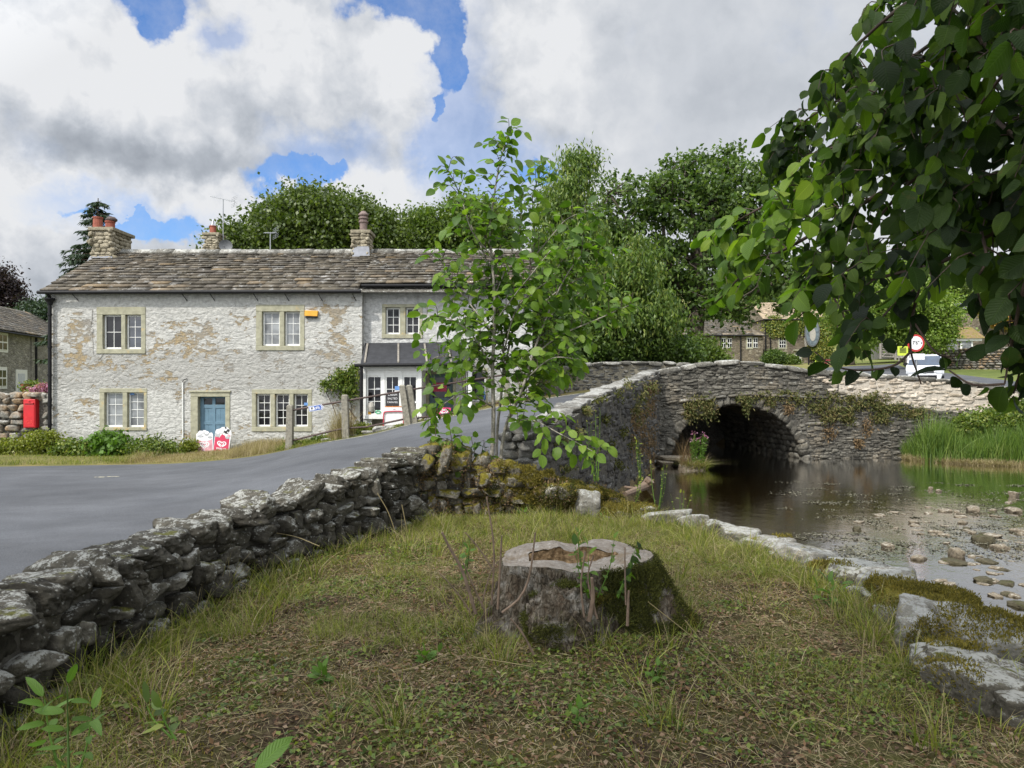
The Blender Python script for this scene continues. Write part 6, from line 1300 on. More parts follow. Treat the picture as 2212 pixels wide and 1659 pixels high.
# ---------------- foreground dry stone wall ----------------
def rubble(nb,path,zb,zt,hc=(.10,.20),lc=(.16,.42),depth=.16,seed=0,k=4,jit=.035,side=1,batter=.12,rough=.15,boxy=.86,wob=.15,ups=.2):
    r_=np.random.default_rng(seed); path=np.array(path,dtype=float); seg=np.linalg.norm(np.diff(path,axis=0),axis=1); S=np.concatenate([[0],np.cumsum(seg)]); Lt=S[-1]; z=min(zb(s) for s in np.linspace(0,Lt,9)); zm=max(zt(s) for s in np.linspace(0,Lt,30))
    while z<zm:
        h=r_.uniform(*hc); s=-r_.uniform(0,.3)
        while s<Lt:
            up=r_.random()<ups; l=r_.uniform(*lc)*(.6 if up else 1); hh=h*(1.5 if up else r_.uniform(.8,1.15)); c=s+l/2; zc=z+h/2+r_.normal(0,.012)
            if 0<=c<=Lt and zc<zt(c)-.03:
                x=np.interp(c,S,path[:,0]); y=np.interp(c,S,path[:,1]); i=min(np.searchsorted(S,c,side='right')-1,len(seg)-1); t_=(path[i+1]-path[i])/seg[i]; n_=np.array([t_[1],-t_[0]])*side
                V,Fc=rock((l/2*1.02,depth*r_.uniform(.8,1.15),hh/2*1.06),k,int(r_.integers(1e9)),boxy,10,rough,26)
                V=V@roty(r_.normal(0,wob)).T@rotx(r_.normal(0,.08)).T@rotz(math.atan2(t_[1],t_[0])+r_.normal(0,.10)).T; pj=r_.normal(0,jit)-batter*(zc-zb(c)); V+=np.array([x+n_[0]*(pj-depth*.5),y+n_[1]*(pj-depth*.5),zc]); nb.add(V,Fc)
            s+=l*.98
        z+=h*.93
LWp=smooth_path([(-2.55,.4,0),(-2.42,2.0,0),(-2.32,3.2,0),(-2.22,5.0,0),(-1.92,6.3,0),(-1.40,7.6,0),(-1.02,8.55,0)],30)[:,:2]
LS=np.concatenate([[0],np.cumsum(np.linalg.norm(np.diff(LWp,axis=0),axis=1))]); LLt=LS[-1]
ly=lambda s: np.interp(s,LS,LWp[:,1])
lzt=lambda s: float(np.interp(ly(s),[.4,3,5,6.5,7.6,8.6],[.48,.52,.53,.54,.66,.78]))
wallL=empty('dry_stone_wall',(-2.0,5,0),'long lichened dry stone wall from the lower left corner up to the sapling','wall')
nb=NB(); rubble(nb,LWp,lambda s:-.12,lambda s:lzt(s)-.06,(.08,.17),(.12,.32),.15,201,4); nb.build('rubble_face',M['limestone'],wallL)
LN=np.array([np.gradient(LWp[:,1]),-np.gradient(LWp[:,0])]).T; LN=nrm(LN)
back=(LWp-LN*.50)[::-1]; nb=NB(); rubble(nb,back,lambda s:-.5,lambda s:lzt(LLt-min(s,LLt))-.06,(.12,.2),(.2,.4),.15,203,3); nb.build('road_face',M['limestone'],wallL)
V,Fc=core(LWp,lambda s:-.4,lambda s:lzt(s)-.10,.36,40,1,.10); MB().add(V,Fc).build('wall_core',M['mortar'],wallL)
nb=NB(); r_=np.random.default_rng(207); s=0
while s<LLt:     # cap stones: slabs laid across, some on edge
    l=r_.uniform(.18,.42); c=s+l/2; x=np.interp(c,LS,LWp[:,0]); y=np.interp(c,LS,LWp[:,1]); i=min(np.searchsorted(LS,c,side='right')-1,len(LWp)-2); t_=nrm(LWp[i+1]-LWp[i]); n_=np.array([t_[1],-t_[0]]); a=math.atan2(t_[1],t_[0])
    edge=r_.random()<.35; w_=r_.uniform(.24,.31); h_=r_.uniform(.075,.12)*(1.35 if edge else 1)
    V,Fc=rock((l/2*1.08,w_,h_),5,int(r_.integers(1e9)),.86,10,.15,20); V=V@roty(r_.normal(0,.12)+(r_.choice([-.3,.3]) if edge else 0)).T@rotx(r_.normal(.0,.07)).T@rotz(a+r_.normal(0,.12)).T
    V+=np.array([x-n_[0]*.24,y-n_[1]*.24,lzt(c)-.03+r_.normal(0,.015)]); nb.add(V,Fc); s+=l*.95
nb.build('cap_stones',M['limestone'],wallL)
# mossy tumbled wall turning towards the river
def fuzz(par,name,C,Nn,n,mat,L=.018,seed=0,spread=.012,up=.6):
    r_=np.random.default_rng(seed); k=r_.integers(0,len(C),n); c=C[k]+r_.normal(size=(n,3))*spread+Nn[k]*r_.uniform(0,.012,n)[:,None]
    V,Fc=leaf_quads(c,nrm(Nn[k]+r_.normal(size=(n,3))*.6+np.array([0,0,up])),nrm(r_.normal(size=(n,3))),L*r_.uniform(.6,1.5,n),L*.5*r_.uniform(.6,1.3,n)); return mesh_obj(name,V,Fc,mat,par)
def surf(nb,cond):
    me=bpy.data.meshes.new('t'); V=np.concatenate(nb.v);Fc=np.concatenate(nb.f); tri=V[Fc]; n=nrm(np.cross(tri[:,1]-tri[:,0],tri[:,2]-tri[:,0])); c=tri.mean(1); bpy.data.meshes.remove(me); m=cond(c,n); return c[m],n[m]
MWp=smooth_path([(-1.15,8.45,0),(-.75,8.72,0),(-.2,8.72,0),(.4,8.70,0),(.9,8.68,0),(1.25,8.62,0)],24)[:,:2]; MS=np.concatenate([[0],np.cumsum(np.linalg.norm(np.diff(MWp,axis=0),axis=1))]); MLt=MS[-1]
mzt=lambda s: float(np.interp(s,[0,.45,.9,1.2,1.7,2.1,MLt],[.80,.76,.64,.55,.42,.27,.18]))
wallM=empty('mossy_stone_wall',(0,8.8,0),'tumbled moss covered stone wall at the foot of the sapling dropping towards the river','wall')
nbm=NB(); rubble(nbm,MWp,lambda s:-.12,lambda s:mzt(s)-.02,(.08,.17),(.12,.32),.17,211,4,.05,1,.10,.12,.84,.22,.3)
rubble(nbm,(MWp+[0,.42])[::-1],lambda s:-.6,lambda s:mzt(MLt-s)-.05,(.1,.2),(.2,.4),.15,213,3)
r_=np.random.default_rng(215); s=0
while s<MLt:
    l=r_.uniform(.14,.34); c=min(s+l/2,MLt); x=np.interp(c,MS,MWp[:,0]); y=np.interp(c,MS,MWp[:,1]); V,Fc=rock((l/2*1.1,r_.uniform(.17,.27),r_.uniform(.07,.13)),4,int(r_.integers(1e9)),.85,8,.13,9); V=V@roty(r_.normal(0,.25)).T@rotx(r_.normal(0,.2)).T@rotz(r_.normal(0,.3)).T; V+=np.array([x,y+.2,mzt(c)-.02]); nbm.add(V,Fc); s+=l*.85
for (u,v,d,a,b,c_,rot,sd) in ((962,992,8.5,.075,.14,.19,.25,1),(918,1005,8.45,.09,.15,.15,.6,2),(985,1000,8.7,.08,.12,.12,-.3,3),(1047,1035,8.55,.07,.1,.09,.2,4),(1190,1060,8.4,.08,.1,.10,.1,5),(1222,1062,8.4,.10,.12,.11,-.2,6)):
    V,Fc=rock((a,b,c_),4,sd+900,.88,7,.1,10); V=V@roty(rot).T; V+=P(u,v,d); nbm.add(V,Fc)
nbm.build('stones',M['mossy'],wallM)
V,Fc=core(MWp,lambda s:-.5,lambda s:mzt(s)-.10,.36,30,1,.12); MB().add(V,Fc).build('wall_core',M['mortar'],wallM)
C,Nn=surf(nbm,lambda c,n:(n[:,2]>.1)&(fbm(c*2.2,3,77)+.35*n[:,2]+.5*np.clip(c[:,0]+.2,-.6,.8)>.35)); fuzz(wallM,'moss',C,Nn,60000,M['moss'],.022,1)
C,Nn=surf(nbm,lambda c,n:(c[:,1]<8.9)&(fbm(c*2.6,3,79)>.15)); fuzz(wallM,'dead_fronds',C,Nn,9000,M['redplant'],.03,2,.03)
C,Nn=surf(nbm,lambda c,n:(c[:,1]<8.9)&(c[:,2]<.4)&(fbm(c*2.6,3,83)>-.05)&(c[:,0]>-.3)); fuzz(wallM,'moss',C,Nn,22000,M['darkmoss'],.022,3,.02)
# ---------------- river bank boulders ----------------
protos=[]
def boulder(label,u,v,d,size,mat,seed,rz=0,tilt=0,moss=0,grp='pale limestone boulders along the river bank',name='bank_boulder',boxy=.9):
    size=(size[0]*1.06,size[1]*1.1,size[2]*(1.3 if size[2]<.13 else 1.05)); nb=NB(); V,Fc=rock(size,5,seed,boxy,9,.13,18); V=V@roty(tilt).T@rotz(rz).T; c=P(u,v,d); V=V+c; nb.add(V,Fc)
    e=empty(name,(c[0],c[1],c[2]-size[2]),label,'boulder',grp); nb.build('stone',mat,e)
    if moss:
        C,Nn=surf(nb,lambda c_,n:(n[:,2]>.05)&(fbm(c_*3.1,3,seed)+.25*n[:,2]>.42-moss*.4)); 
        if len(C)>20: fuzz(e,'moss',C,Nn,int(26000*size[0]*moss*1.3),M['moss'],.018,seed)
    return e
BS=M['bankstone']
boulder('upright grey boulder with mossy shoulder at the lower end of the mossy wall',1268,1088,8.5,(.19,.17,.17),BS,301,.2,.1,.5)
boulder('flat moss covered slab between the upright boulder and the first white stone',1345,1108,8.5,(.36,.26,.09),M['mossy'],302,.1,.03,.7)
boulder('long flat white topped stone after the mossy slab',1440,1124,8.15,(.31,.16,.10),BS,303,.1,-.05)
boulder('small bright white rounded stone beside the long flat one',1503,1132,7.9,(.17,.14,.09),BS,304,.3,.0)
boulder('brownish rounded stone in the bank edging below the small white one',1560,1152,7.6,(.22,.17,.10),M['limestone'],305,-.3,.1)
boulder('smooth pale domed stone, second below the brownish one',1607,1165,7.3,(.22,.15,.10),BS,306,-.2,.05)
boulder('wide low pale stone half sunk in grass at the middle of the bank edge',1660,1185,6.9,(.27,.19,.10),BS,307,-.25,.1,.15)
boulder('rough broad grey stone with dark pits on the bank edge',1735,1215,6.5,(.30,.24,.12),BS,308,-.4,.12)
boulder('stone topped with a tuft of golden moss beside the grass',1795,1248,5.95,(.17,.14,.10),M['mossy'],309,0,0,.9)
boulder('smooth dark grey slab sloping to the water',1855,1245,5.9,(.30,.26,.10),M['limestone'],310,-.4,.14)
boulder('blocky pale stone with a dark broken face at the waterside',1925,1270,5.55,(.25,.19,.12),BS,311,-.3,.08)
boulder('low mound of golden moss over a hidden stone',1990,1305,5.15,(.38,.24,.10),M['mossy'],312,-.3,.05,.9)
boulder('large white and grey boulder capped with moss, left one at the right frame edge',2025,1385,4.45,(.25,.24,.19),BS,313,-.4,.12,.45)
boulder('huge grey boulder with moss cap at the right frame edge',2150,1405,4.25,(.33,.30,.23),BS,314,-.2,.1,.45)
boulder('grey boulder low in the grass below the moss capped ones',2135,1500,3.72,(.26,.2,.16),M['limestone'],315,.2,.2,.1)
boulder('mid sized grey stone wedged below the two moss capped boulders',2075,1462,3.95,(.24,.2,.17),M['limestone'],317,-.3,.1,.2)
boulder('grey stone filling the bank edge left of the moss capped boulders',1965,1345,4.85,(.24,.2,.13),BS,318,-.4,.1,.3)
boulder('small rough stone between the smooth dark slab and the mossy mound',1900,1300,5.35,(.2,.16,.10),M['limestone'],319,-.2,.1,.3)
boulder('lowest half buried stone at the right frame edge',2205,1530,3.6,(.22,.2,.14),M['limestone'],316,.2,.2,.1)
for i,(y,dx) in enumerate(((8.9,.1),(8.3,.12),(7.7,.12),(7.0,.12),(6.3,.1),(5.7,.12),(5.2,.1),(4.7,.05),(4.2,.1),(3.6,.2),(3.0,.2))):
    nb=NB(); V,Fc=rock((.36,.2,.32),4,400+i,.92,7,.1,10); V=V@rotz(1.2).T+np.array([bankx(y)+dx+.02,y,-.52]); o=nb.add(V,Fc).build('revetment_stone',M['limestone'],None); tag(o,'lower facing stone of the river bank under the boulders','boulder','facing stones under the bank boulders')
# ---------------- stump ----------------
SX,SYY=.44,4.78
stump=empty('tree_stump',(SX,SYY,0),'broad hollow sawn tree stump with flared mossy roots in the grass','stump')
nth,nzz=240,70; th=np.linspace(0,2*pi,nth,endpoint=False); zz=np.linspace(-.12,.50,nzz); TH,ZZ=np.meshgrid(th,zz); th_=TH.ravel(); z_=ZZ.ravel(); fl=np.clip((.50-z_)/.55,0,1.15)
ring=np.stack([np.cos(th_)*1.5,np.sin(th_)*1.5,z_*.7],1)
r=.435+.05*np.cos(2*th_)+.035*fbm(ring*1.2,2,5)+.15*fl**2.0
r+=.13*fl**1.5*np.maximum(0,np.cos(5*th_+.9))**1.5+.16*fl**1.3*np.exp(-((((th_-5.95+pi)%(2*pi))-pi)/.35)**2)
gr_=fbm(np.stack([np.cos(th_)*8,np.sin(th_)*8,z_*1.8],1),3,16); r-=.05*np.exp(-(gr_/.10)**2)*np.clip((.47-z_)*6,.05,1)
tf=.30+.70*np.clip((.47-z_)*7,0,1)
r+=tf*.035*fbm(np.stack([np.cos(th_)*5,np.sin(th_)*5,z_*2.6],1),4,6)+tf*.022*fbm(np.stack([np.cos(th_)*20,np.sin(th_)*20,z_*7],1),3,7)
zt_=z_.copy(); top=(z_>.46); 
tz_=lambda a:.445+.018*np.sin(a+1)+.022*fbm(np.stack([np.cos(a)*2,np.sin(a)*2,0*a],1),3,9)
zt_=np.where(z_>0,z_*(tz_(th_)/.50),z_)
Vs=np.stack([SX+r*np.cos(th_)*1.03,SYY+r*np.sin(th_)*.95,zt_],1); idx=np.arange(nth*nzz).reshape(nzz,nth); Fs=np.stack([idx[:-1],np.roll(idx[:-1],-1,1),np.roll(idx[1:],-1,1),idx[1:]],-1).reshape(-1,4)
bk=mesh_obj('bark',Vs,Fs,M['stumpbark'],stump,smooth=True)
# cut face and hollow
rt=r.reshape(nzz,nth)[-1]; rim=Vs.reshape(nzz,nth,3)[-1]; hc=np.array([SX-.04,SYY+.02]); hr=.205+.05*np.cos(2*th)+.018*fbm(np.stack([np.cos(th)*3,np.sin(th)*3,0*th],1),3,12)
hin=np.stack([hc[0]+hr*np.cos(th)*1.15,hc[1]+hr*np.sin(th)*.88,rim[:,2]-.008],1); rows=[]
for t_ in np.linspace(0,1,14):
    q=rim*(1-t_)+hin*t_; q=q.copy(); q[:,2]+=.011*fbm(q*7,4,3)*(1 if 0<t_ else 0)-.012*(t_>0)*(t_<.15)*0+ .004*np.sin(th*3+t_*4); rows.append(q)
rows[0]=rim+(0,0,.001); Vc=np.concatenate(rows)-np.array([SX,SYY,.445]); idx=np.arange(nth*14).reshape(14,nth); Fc=np.stack([idx[:-1],np.roll(idx[:-1],-1,1),np.roll(idx[1:],-1,1),idx[1:]],-1).reshape(-1,4)
o=mesh_obj('cut_face',Vc,Fc,M['cutwood'],None,smooth=True); o.location=(SX,SYY,.445); attach(o,stump)
rows=[]
for j,t_ in enumerate(np.linspace(0,1,12)):
    q=rows[0].copy() if 0 else hin.copy(); q[:,2]-=.30*t_; sc=1+(.12*sin(pi*min(t_*1.5,1)))-.25*max(0,t_-.7); rr_=1+.10*fbm(np.stack([np.cos(th)*6,np.sin(th)*6,np.full(nth,t_*1.2)],1),3,14)*(t_>0)
    q[:,0]=hc[0]+(q[:,0]-hc[0])*sc*rr_; q[:,1]=hc[1]+(q[:,1]-hc[1])*sc*rr_; rows.append(q)
rows.append(np.tile([hc[0],hc[1],.14],(nth,1))); Vh=np.concatenate(rows); idx=np.arange(nth*13).reshape(13,nth); Fc=np.stack([idx[:-1],np.roll(idx[:-1],-1,1),np.roll(idx[1:],-1,1),idx[1:]],-1).reshape(-1,4)
mesh_obj('hollow',Vh,Fc,M['rot'],stump)
V,Fc=ico(6); q=V*np.array([.20,.17,.23]); q*=(1+.20*fbm(V*2.0,4,31)+.09*fbm(V*7,3,33)-.10*np.exp(-(fbm(V*3.1,3,35)/.12)**2))[:,None]; mesh_obj('burl',q+np.array([.29,4.27,.16]),Fc,M['stumpbark'],stump,smooth=True)
Ng=np.stack([np.cos(th_),np.sin(th_),0.4+0*th_],1); ms=fbm(Vs*2.4,3,41)
m_=((Vs[:,0]>SX+.12)&(ms+.9*np.clip((Vs[:,0]-SX)-.15,-.4,.4)>-.12)&(zt_<.44)); fuzz(stump,'moss',Vs[m_],nrm(Ng[m_]),110000,M['darkmoss'],.013,5,.012)
m_=((Vs[:,0]>SX+.05)&(ms>.25)&(zt_<.3)); fuzz(stump,'moss',Vs[m_],nrm(Ng[m_]),26000,M['moss'],.011,6,.010)
bq=q+np.array([.29,4.27,.16]); m_=(fbm(bq*5,3,43)+2.0*(.19-bq[:,2])-.8*(bq[:,0]-.29)>.05)&(bq[:,1]<4.35); fuzz(stump,'moss',bq[m_],nrm((bq-np.array([.29,4.27,.16]))[m_]),26000,M['darkmoss'],.011,7,.010)
# dry stems round the stump
lab='dry cut brown stem standing or leaning by the stump'
SL=['thickest curved dead stem leaning left, left of the stump','tall thin dead stem standing left of the stump, bent at its top','straight upright dead stem left of the stump beside the tall thin one','bent dead stem curving up to the right in front of the left stump edge','thin dead stem lying low at the far left of the stem cluster','short thin dead stem behind the cluster leaning up left','thick short sawn stem standing against the front of the stump','slender dead stem behind the thick short sawn one','thin upright dead stem at the right of the stump front','short twin stub at the right foot of the stump','dead stick lying on the ground below the mossy burl','faint thin dead stem inside the left cluster','pale forked stem between the thick sawn one and the shoot','dead stem leaning right from the left cluster towards the stump']
si=-1
for (pts,d,r0) in (([(1028,1315),(1000,1235),(975,1190),(955,1150)],4.25,.014),([(1062,1296),(1067,1185),(1051,1073)],4.35,.009),([(1075,1305),(1080,1230),(1084,1157)],4.3,.010),([(1085,1312),(1124,1290),(1145,1238),(1156,1150)],4.2,.010),
     ([(1016,1310),(980,1270),(949,1238)],4.3,.006),([(1065,1222),(1035,1185),(1005,1150)],4.6,.007),([(1272,1330),(1281,1290),(1278,1248)],4.15,.019),([(1262,1322),(1255,1262),(1264,1192)],4.12,.009),([(1352,1295),(1350,1230),(1350,1182)],4.1,.007),
     ([(1355,1340),(1358,1276)],4.1,.012),([(1162,1420),(1130,1370),(1103,1336)],4.05,.009),([(1048,1310),(1020,1260),(1000,1215)],4.3,.008),([(1290,1325),(1270,1250),(1282,1200)],4.15,.008),([(1040,1300),(1052,1260),(1066,1225),(1090,1200)],4.35,.006)):
    si+=1; lab=SL[si]; p=[P(u,v,d-.02*i) for i,(u,v) in enumerate(pts)]; p[0]=p[0]-np.array([0,0,.03]); o=MB().tube(smooth_path(p,8) if len(p)>2 else p,np.linspace(r0*.8,r0*.5,8 if len(p)>2 else 2),7).build('dead_stick',M['drystem'],None,smooth=False); tag(o,lab,'stem','dry cut stems around the stump')
# ---------------- sapling ----------------
def leafy(par,name,twigs,mat,L,seed,step=.06,ratio=.66,tips=True,droop=.35,spread=1.0,fold=.18,lvar=.25,upn=.8):
    r_=np.random.default_rng(seed); C=[];D=[];N=[];Ls=[]
    for p in twigs:
        seg=np.linalg.norm(np.diff(p,axis=0),axis=1); S=np.concatenate([[0],np.cumsum(seg)]); n=max(2,int(S[-1]/step)); sgn=r_.choice([-1,1])
        for k in range(n+1):
            s=S[-1]*(k+.5)/(n+.5) if k<n else S[-1]; s=min(s,S[-1]); c=np.array([np.interp(s,S,p[:,i]) for i in range(3)]); c2=np.array([np.interp(max(s-.02,0),S,p[:,i]) for i in range(3)]); t_=nrm(c-c2+1e-6)
            side=nrm(np.cross(t_,[0,0,1])+1e-6)*sgn; sgn=-sgn
            d=t_*(.55 if k<n else 1)+side*spread*(k<n)+np.array([0,0,-droop])+r_.normal(0,.22,3); C.append(c+nrm(d)*.008); D.append(d); N.append(np.array([0,0,upn])+r_.normal(0,.38,3)+np.array([0,-.25,0])); Ls.append(L*r_.uniform(1-lvar,1+lvar)*(.75+.35*min(1,s/S[-1]+.2)))
    C=np.array(C);D=np.array(D);N=np.array(N);Ls=np.array(Ls); V,Fc,UV=leaf_full(C,D,N,Ls,Ls*ratio*r_.uniform(.85,1.1,len(C)),fold); return mesh_obj(name,V,Fc,mat,par,smooth=True,uv=UV)
def twigs_from(path,r_,every=.16,ln=(.2,.55),start=.25,up=.35,out=1.0,flat=None):
    seg=np.linalg.norm(np.diff(path,axis=0),axis=1); S=np.concatenate([[0],np.cumsum(seg)]); out_=[]; s=S[-1]*start; sg=1
    while s<S[-1]:
        c=np.array([np.interp(s,S,path[:,i]) for i in range(3)]); c2=np.array([np.interp(max(s-.05,0),S,path[:,i]) for i in range(3)]); t_=nrm(c-c2+1e-6); side=nrm(np.cross(t_,[.3*r_.normal(),1.+0*r_.normal(),.3*r_.normal()])+1e-6)*sg; sg=-sg
        if r_.random()<.5: side=nrm(side+np.array([0,r_.choice([-1,1])*.9,0]))
        l=r_.uniform(*ln)*(1-.35*s/S[-1]); d=nrm(t_*.6+side*out+np.array([0,0,up])+r_.normal(0,.18,3)); e=c+d*l; m_=(c+e)/2+np.array([0,0,.06*l/.3])+r_.normal(0,.015,3); out_.append(smooth_path([c,m_,e+np.array([0,0,-.05*l/.3])],6)); s+=every*r_.uniform(.6,1.4)
    out_.append(path[-5:] if len(path)>5 else path); return out_
SD_=9.35
sap=empty('sapling',P(1066,1005,SD_),'slender many stemmed young tree with big toothed green leaves growing from the mossy wall','sapling')
stems=[([(1056,1030),(1062,1000),(1066,900),(1064,800),(1068,700),(1066,600),(1058,500),(1068,420),(1082,340),(1104,272)],[0]*10,.034,1.0),
 ([(1072,1030),(1074,930),(1083,850),(1088,760),(1075,660),(1050,560),(1010,470),(985,400),(962,358)],[.05,.1,.2,.3,.3,.2,.2,.1,0],.022,.9),
 ([(1080,1030),(1085,960),(1098,905),(1128,840),(1150,770),(1175,700),(1205,630),(1240,570),(1285,525)],[.0,0,-.1,-.2,-.2,-.3,-.3,-.3,-.2],.026,.9),
 ([(1083,850),(1105,720),(1135,620),(1155,520),(1150,430),(1172,360)],[.2,.4,.6,.6,.5,.5],.016,.9),
 ([(1064,800),(1025,730),(975,690),(910,678)],[0,-.2,-.3,-.3],.012,.8),([(1150,770),(1210,725),(1290,690),(1362,658)],[-.2,-.3,-.4,-.3],.012,.8),
 ([(1066,985),(1040,985),(995,962),(935,940)],[0,-.3,-.5,-.6],.010,.7),([(1092,930),(1140,905),(1215,940),(1290,980)],[0,-.4,-.7,-.9],.010,.75),
 ([(1068,640),(1100,560),(1125,480),(1120,400)],[0,.3,.3,.3],.011,.8),([(1135,820),(1190,775),(1250,775)],[-.2,-.5,-.6],.009,.7),([(1066,720),(1010,650),(965,590),(950,540)],[0,.2,.3,.3],.012,.8),
 ([(1105,720),(1190,640),(1270,590),(1320,545)],[.4,.2,.1,.1],.012,.8),([(1066,880),(1010,850),(965,868),(930,905)],[0,-.4,-.5,-.5],.010,.7),([(1064,820),(1005,780),(950,770),(912,790)],[0,.3,.5,.6],.009,.7),
 ([(1100,905),(1150,840),(1200,800),(1230,770)],[-.1,.3,.4,.4],.009,.7),([(1068,560),(1020,500),(1000,440)],[0,-.3,-.3],.010,.8),([(1150,560),(1200,500),(1230,470),(1290,450)],[.5,.3,.2,.2],.010,.8),([(1150,770),(1185,690),(1240,640),(1310,610)],[.2,.4,.5,.5],.010,.8),([(1128,840),(1170,740),(1180,640),(1210,560)],[.3,.5,.5,.4],.012,.8),([(1088,760),(1120,660),(1190,600),(1230,530)],[.1,-.2,-.3,-.3],.011,.8),([(1066,700),(1110,640),(1150,590),(1190,540)],[0,-.4,-.6,-.6],.010,.8),([(1098,905),(1160,800),(1210,760),(1270,730)],[0,.2,.4,.4],.009,.8),([(1064,800),(1010,720),(980,650),(990,580)],[.2,.5,.6,.5],.010,.8),([(1088,760),(1040,700),(1000,720),(960,740)],[.3,.6,.7,.7],.009,.7)]
r_=np.random.default_rng(501); tm=MB(); tw=[]
for k,(pts,off,r0,_) in enumerate(stems):
    p=smooth_path([P(u,v,SD_+o) for (u,v),o in zip(pts,off)],26 if k<3 else 16); tm.tube(p,np.linspace(r0,.0045,len(p)),8); 
    tw+=twigs_from(p,r_,.085 if k not in (0,1,2) else .072,(.20,.60) if k in (0,1,2,3) else (.16,.46),.27 if k<3 else .12,.25)
tm.build('stems',M['sapbark'],sap,smooth=True); tb=MB()
for t in tw: tb.tube(t,np.linspace(.005,.002,len(t)),5,cap=False)
tb.build('twigs',M['twig'],sap); leafy(sap,'leaves',tw,M['lf_sap'],.142,502,.068,.68,droop=.25,upn=.7)
# ---------------- overhanging tree ----------------
over=empty('overhanging_tree',(6.5,-.5,0),'big tree whose drooping leafy boughs hang over the river at the upper right','tree')
tr=MB(); tr.tube(smooth_path([(6.8,-1.5,-.5),(6.6,-1.3,2),(6.0,-1.0,4.5),(5.2,-.4,6.5)],12),np.linspace(.55,.3,12),12); tr.tube(smooth_path([(6.4,-1.2,3.4),(4.8,.2,5.6),(3.2,1.6,6.2),(1.0,2.6,6.8)],10),np.linspace(.2,.06,10),8); tr.tube(smooth_path([(6.6,-1.3,2.6),(5.2,.8,4.6),(3.9,2.2,4.6),(3.0,3.0,4.0)],10),np.linspace(.16,.03,10),8)
tr.tube(smooth_path([(5.2,-.4,6.5),(2,-1.5,8),(-2,-1,8.5)],8),np.linspace(.2,.06,8),8); tr.build('trunk',M['bark'],over,smooth=True)
POLY=[(1895,-60),(1860,10),(1800,70),(1745,140),(1750,200),(1700,225),(1645,285),(1650,330),(1615,390),(1560,470),(1500,520),(1540,590),(1545,660),(1600,650),(1640,620),(1690,640),(1715,700),(1760,660),(1800,690),(1800,740),(1830,800),(1900,800),(1870,740),(1905,720),(1950,800),(2010,760),(2060,780),(2055,690),(2080,640),(2120,660),(2060,610),(2110,560),(2135,660),(2180,760),(2160,860),(2300,900),(2400,500),(2400,-200)]
HOLES=[(1990,60,2035,100),(2150,140,2200,190),(2065,218,2105,245),(2115,300,2150,328),(2160,480,2200,520),(1938,700,2020,782),(1962,772,2030,812),(1890,630,1935,680),(2045,580,2100,660),(2050,722,2105,760),(1640,690,1720,800)]
def free(t):
    u,v=proj(t); return not any(((u>a)&(u<c_)&(v>b_)&(v<d_)).any() for a,b_,c_,d_ in HOLES)
def proj(p): return 1106+F*p[...,0]/p[...,1], 829.5-F*(p[...,2]-EYE)/p[...,1]
main=[([(2420,-260,2.0),(2230,-60,2.3),(2060,110,2.8),(1930,260,3.3),(1800,370,3.9),(1660,440,4.5),(1560,495,4.9),(1512,515,5.1)],.022),
 ([(2450,-60,1.8),(2240,190,2.3),(2060,330,2.8),(1880,430,3.4),(1730,520,4.0),(1620,580,4.4),(1570,630,4.7),(1545,655,4.9)],.020),
 ([(2450,140,1.7),(2300,330,2.0),(2180,470,2.4),(2050,560,2.9),(1900,600,3.3),(1780,640,3.6),(1720,690,3.8)],.018),
 ([(2400,-350,1.5),(2230,-160,1.7),(2080,-60,2.0),(1940,20,2.3),(1840,110,2.6),(1770,190,2.8)],.016),
 ([(2230,-60,2.3),(2100,30,2.7),(1960,130,3.3),(1840,200,3.8),(1740,260,4.1),(1680,320,4.4)],.014),
 ([(2420,300,1.7),(2300,470,1.8),(2220,600,2.0),(2190,720,2.1),(2170,830,2.15)],.012),([(1990,560,3.0),(1985,620,2.8),(1970,690,2.75),(1968,760,2.75),(1990,830,2.75)],.009),
 ([(1968,760,2.75),(1930,790,2.7),(1860,800,2.7),(1800,790,2.7),(1760,760,2.7)],.006),([(1985,620,2.8),(1940,650,2.8),(1900,690,2.8),(1860,720,2.8)],.006),([(1800,640,3.5),(1830,700,3.3),(1835,750,3.3)],.006),
 ([(1970,690,2.75),(2020,760,2.6),(2060,770,2.6),(2100,750,2.5)],.005),([(2120,500,2.3),(2130,560,2.2),(2110,610,2.2),(2120,660,2.2)],.006),([(2060,330,2.8),(1960,400,3.1),(1850,530,3.5),(1790,600,3.7)],.012),
 ([(2300,330,2.0),(2200,300,2.2),(2100,220,2.5),(1990,200,2.9)],.012),([(2240,190,2.3),(2150,120,2.5),(2060,20,2.8),(1980,-40,3.1)],.012),([(1930,260,3.3),(1850,300,3.7),(1740,340,4.2),(1670,380,4.6)],.010),
 ([(2180,470,2.4),(2080,470,2.8),(1960,500,3.2),(1870,560,3.5)],.010),([(2350,0,1.6),(2260,80,1.7),(2160,170,1.9),(2080,280,2.1)],.012),([(2380,420,1.9),(2280,380,2.1),(2180,380,2.3),(2090,420,2.6)],.010),
 ([(2170,830,2.15),(2100,830,2.2),(2050,800,2.25)],.005),([(2400,560,2.0),(2290,680,2.1),(2220,760,2.2),(2190,850,2.3)],.009),([(2400,420,2.3),(2260,520,2.5),(2190,600,2.6),(2150,640,2.7)],.008),([(2400,-150,1.5),(2300,-40,1.5),(2210,60,1.6),(2150,160,1.7)],.010)]
r_=np.random.default_rng(601); mbr=MB(); tw=[]
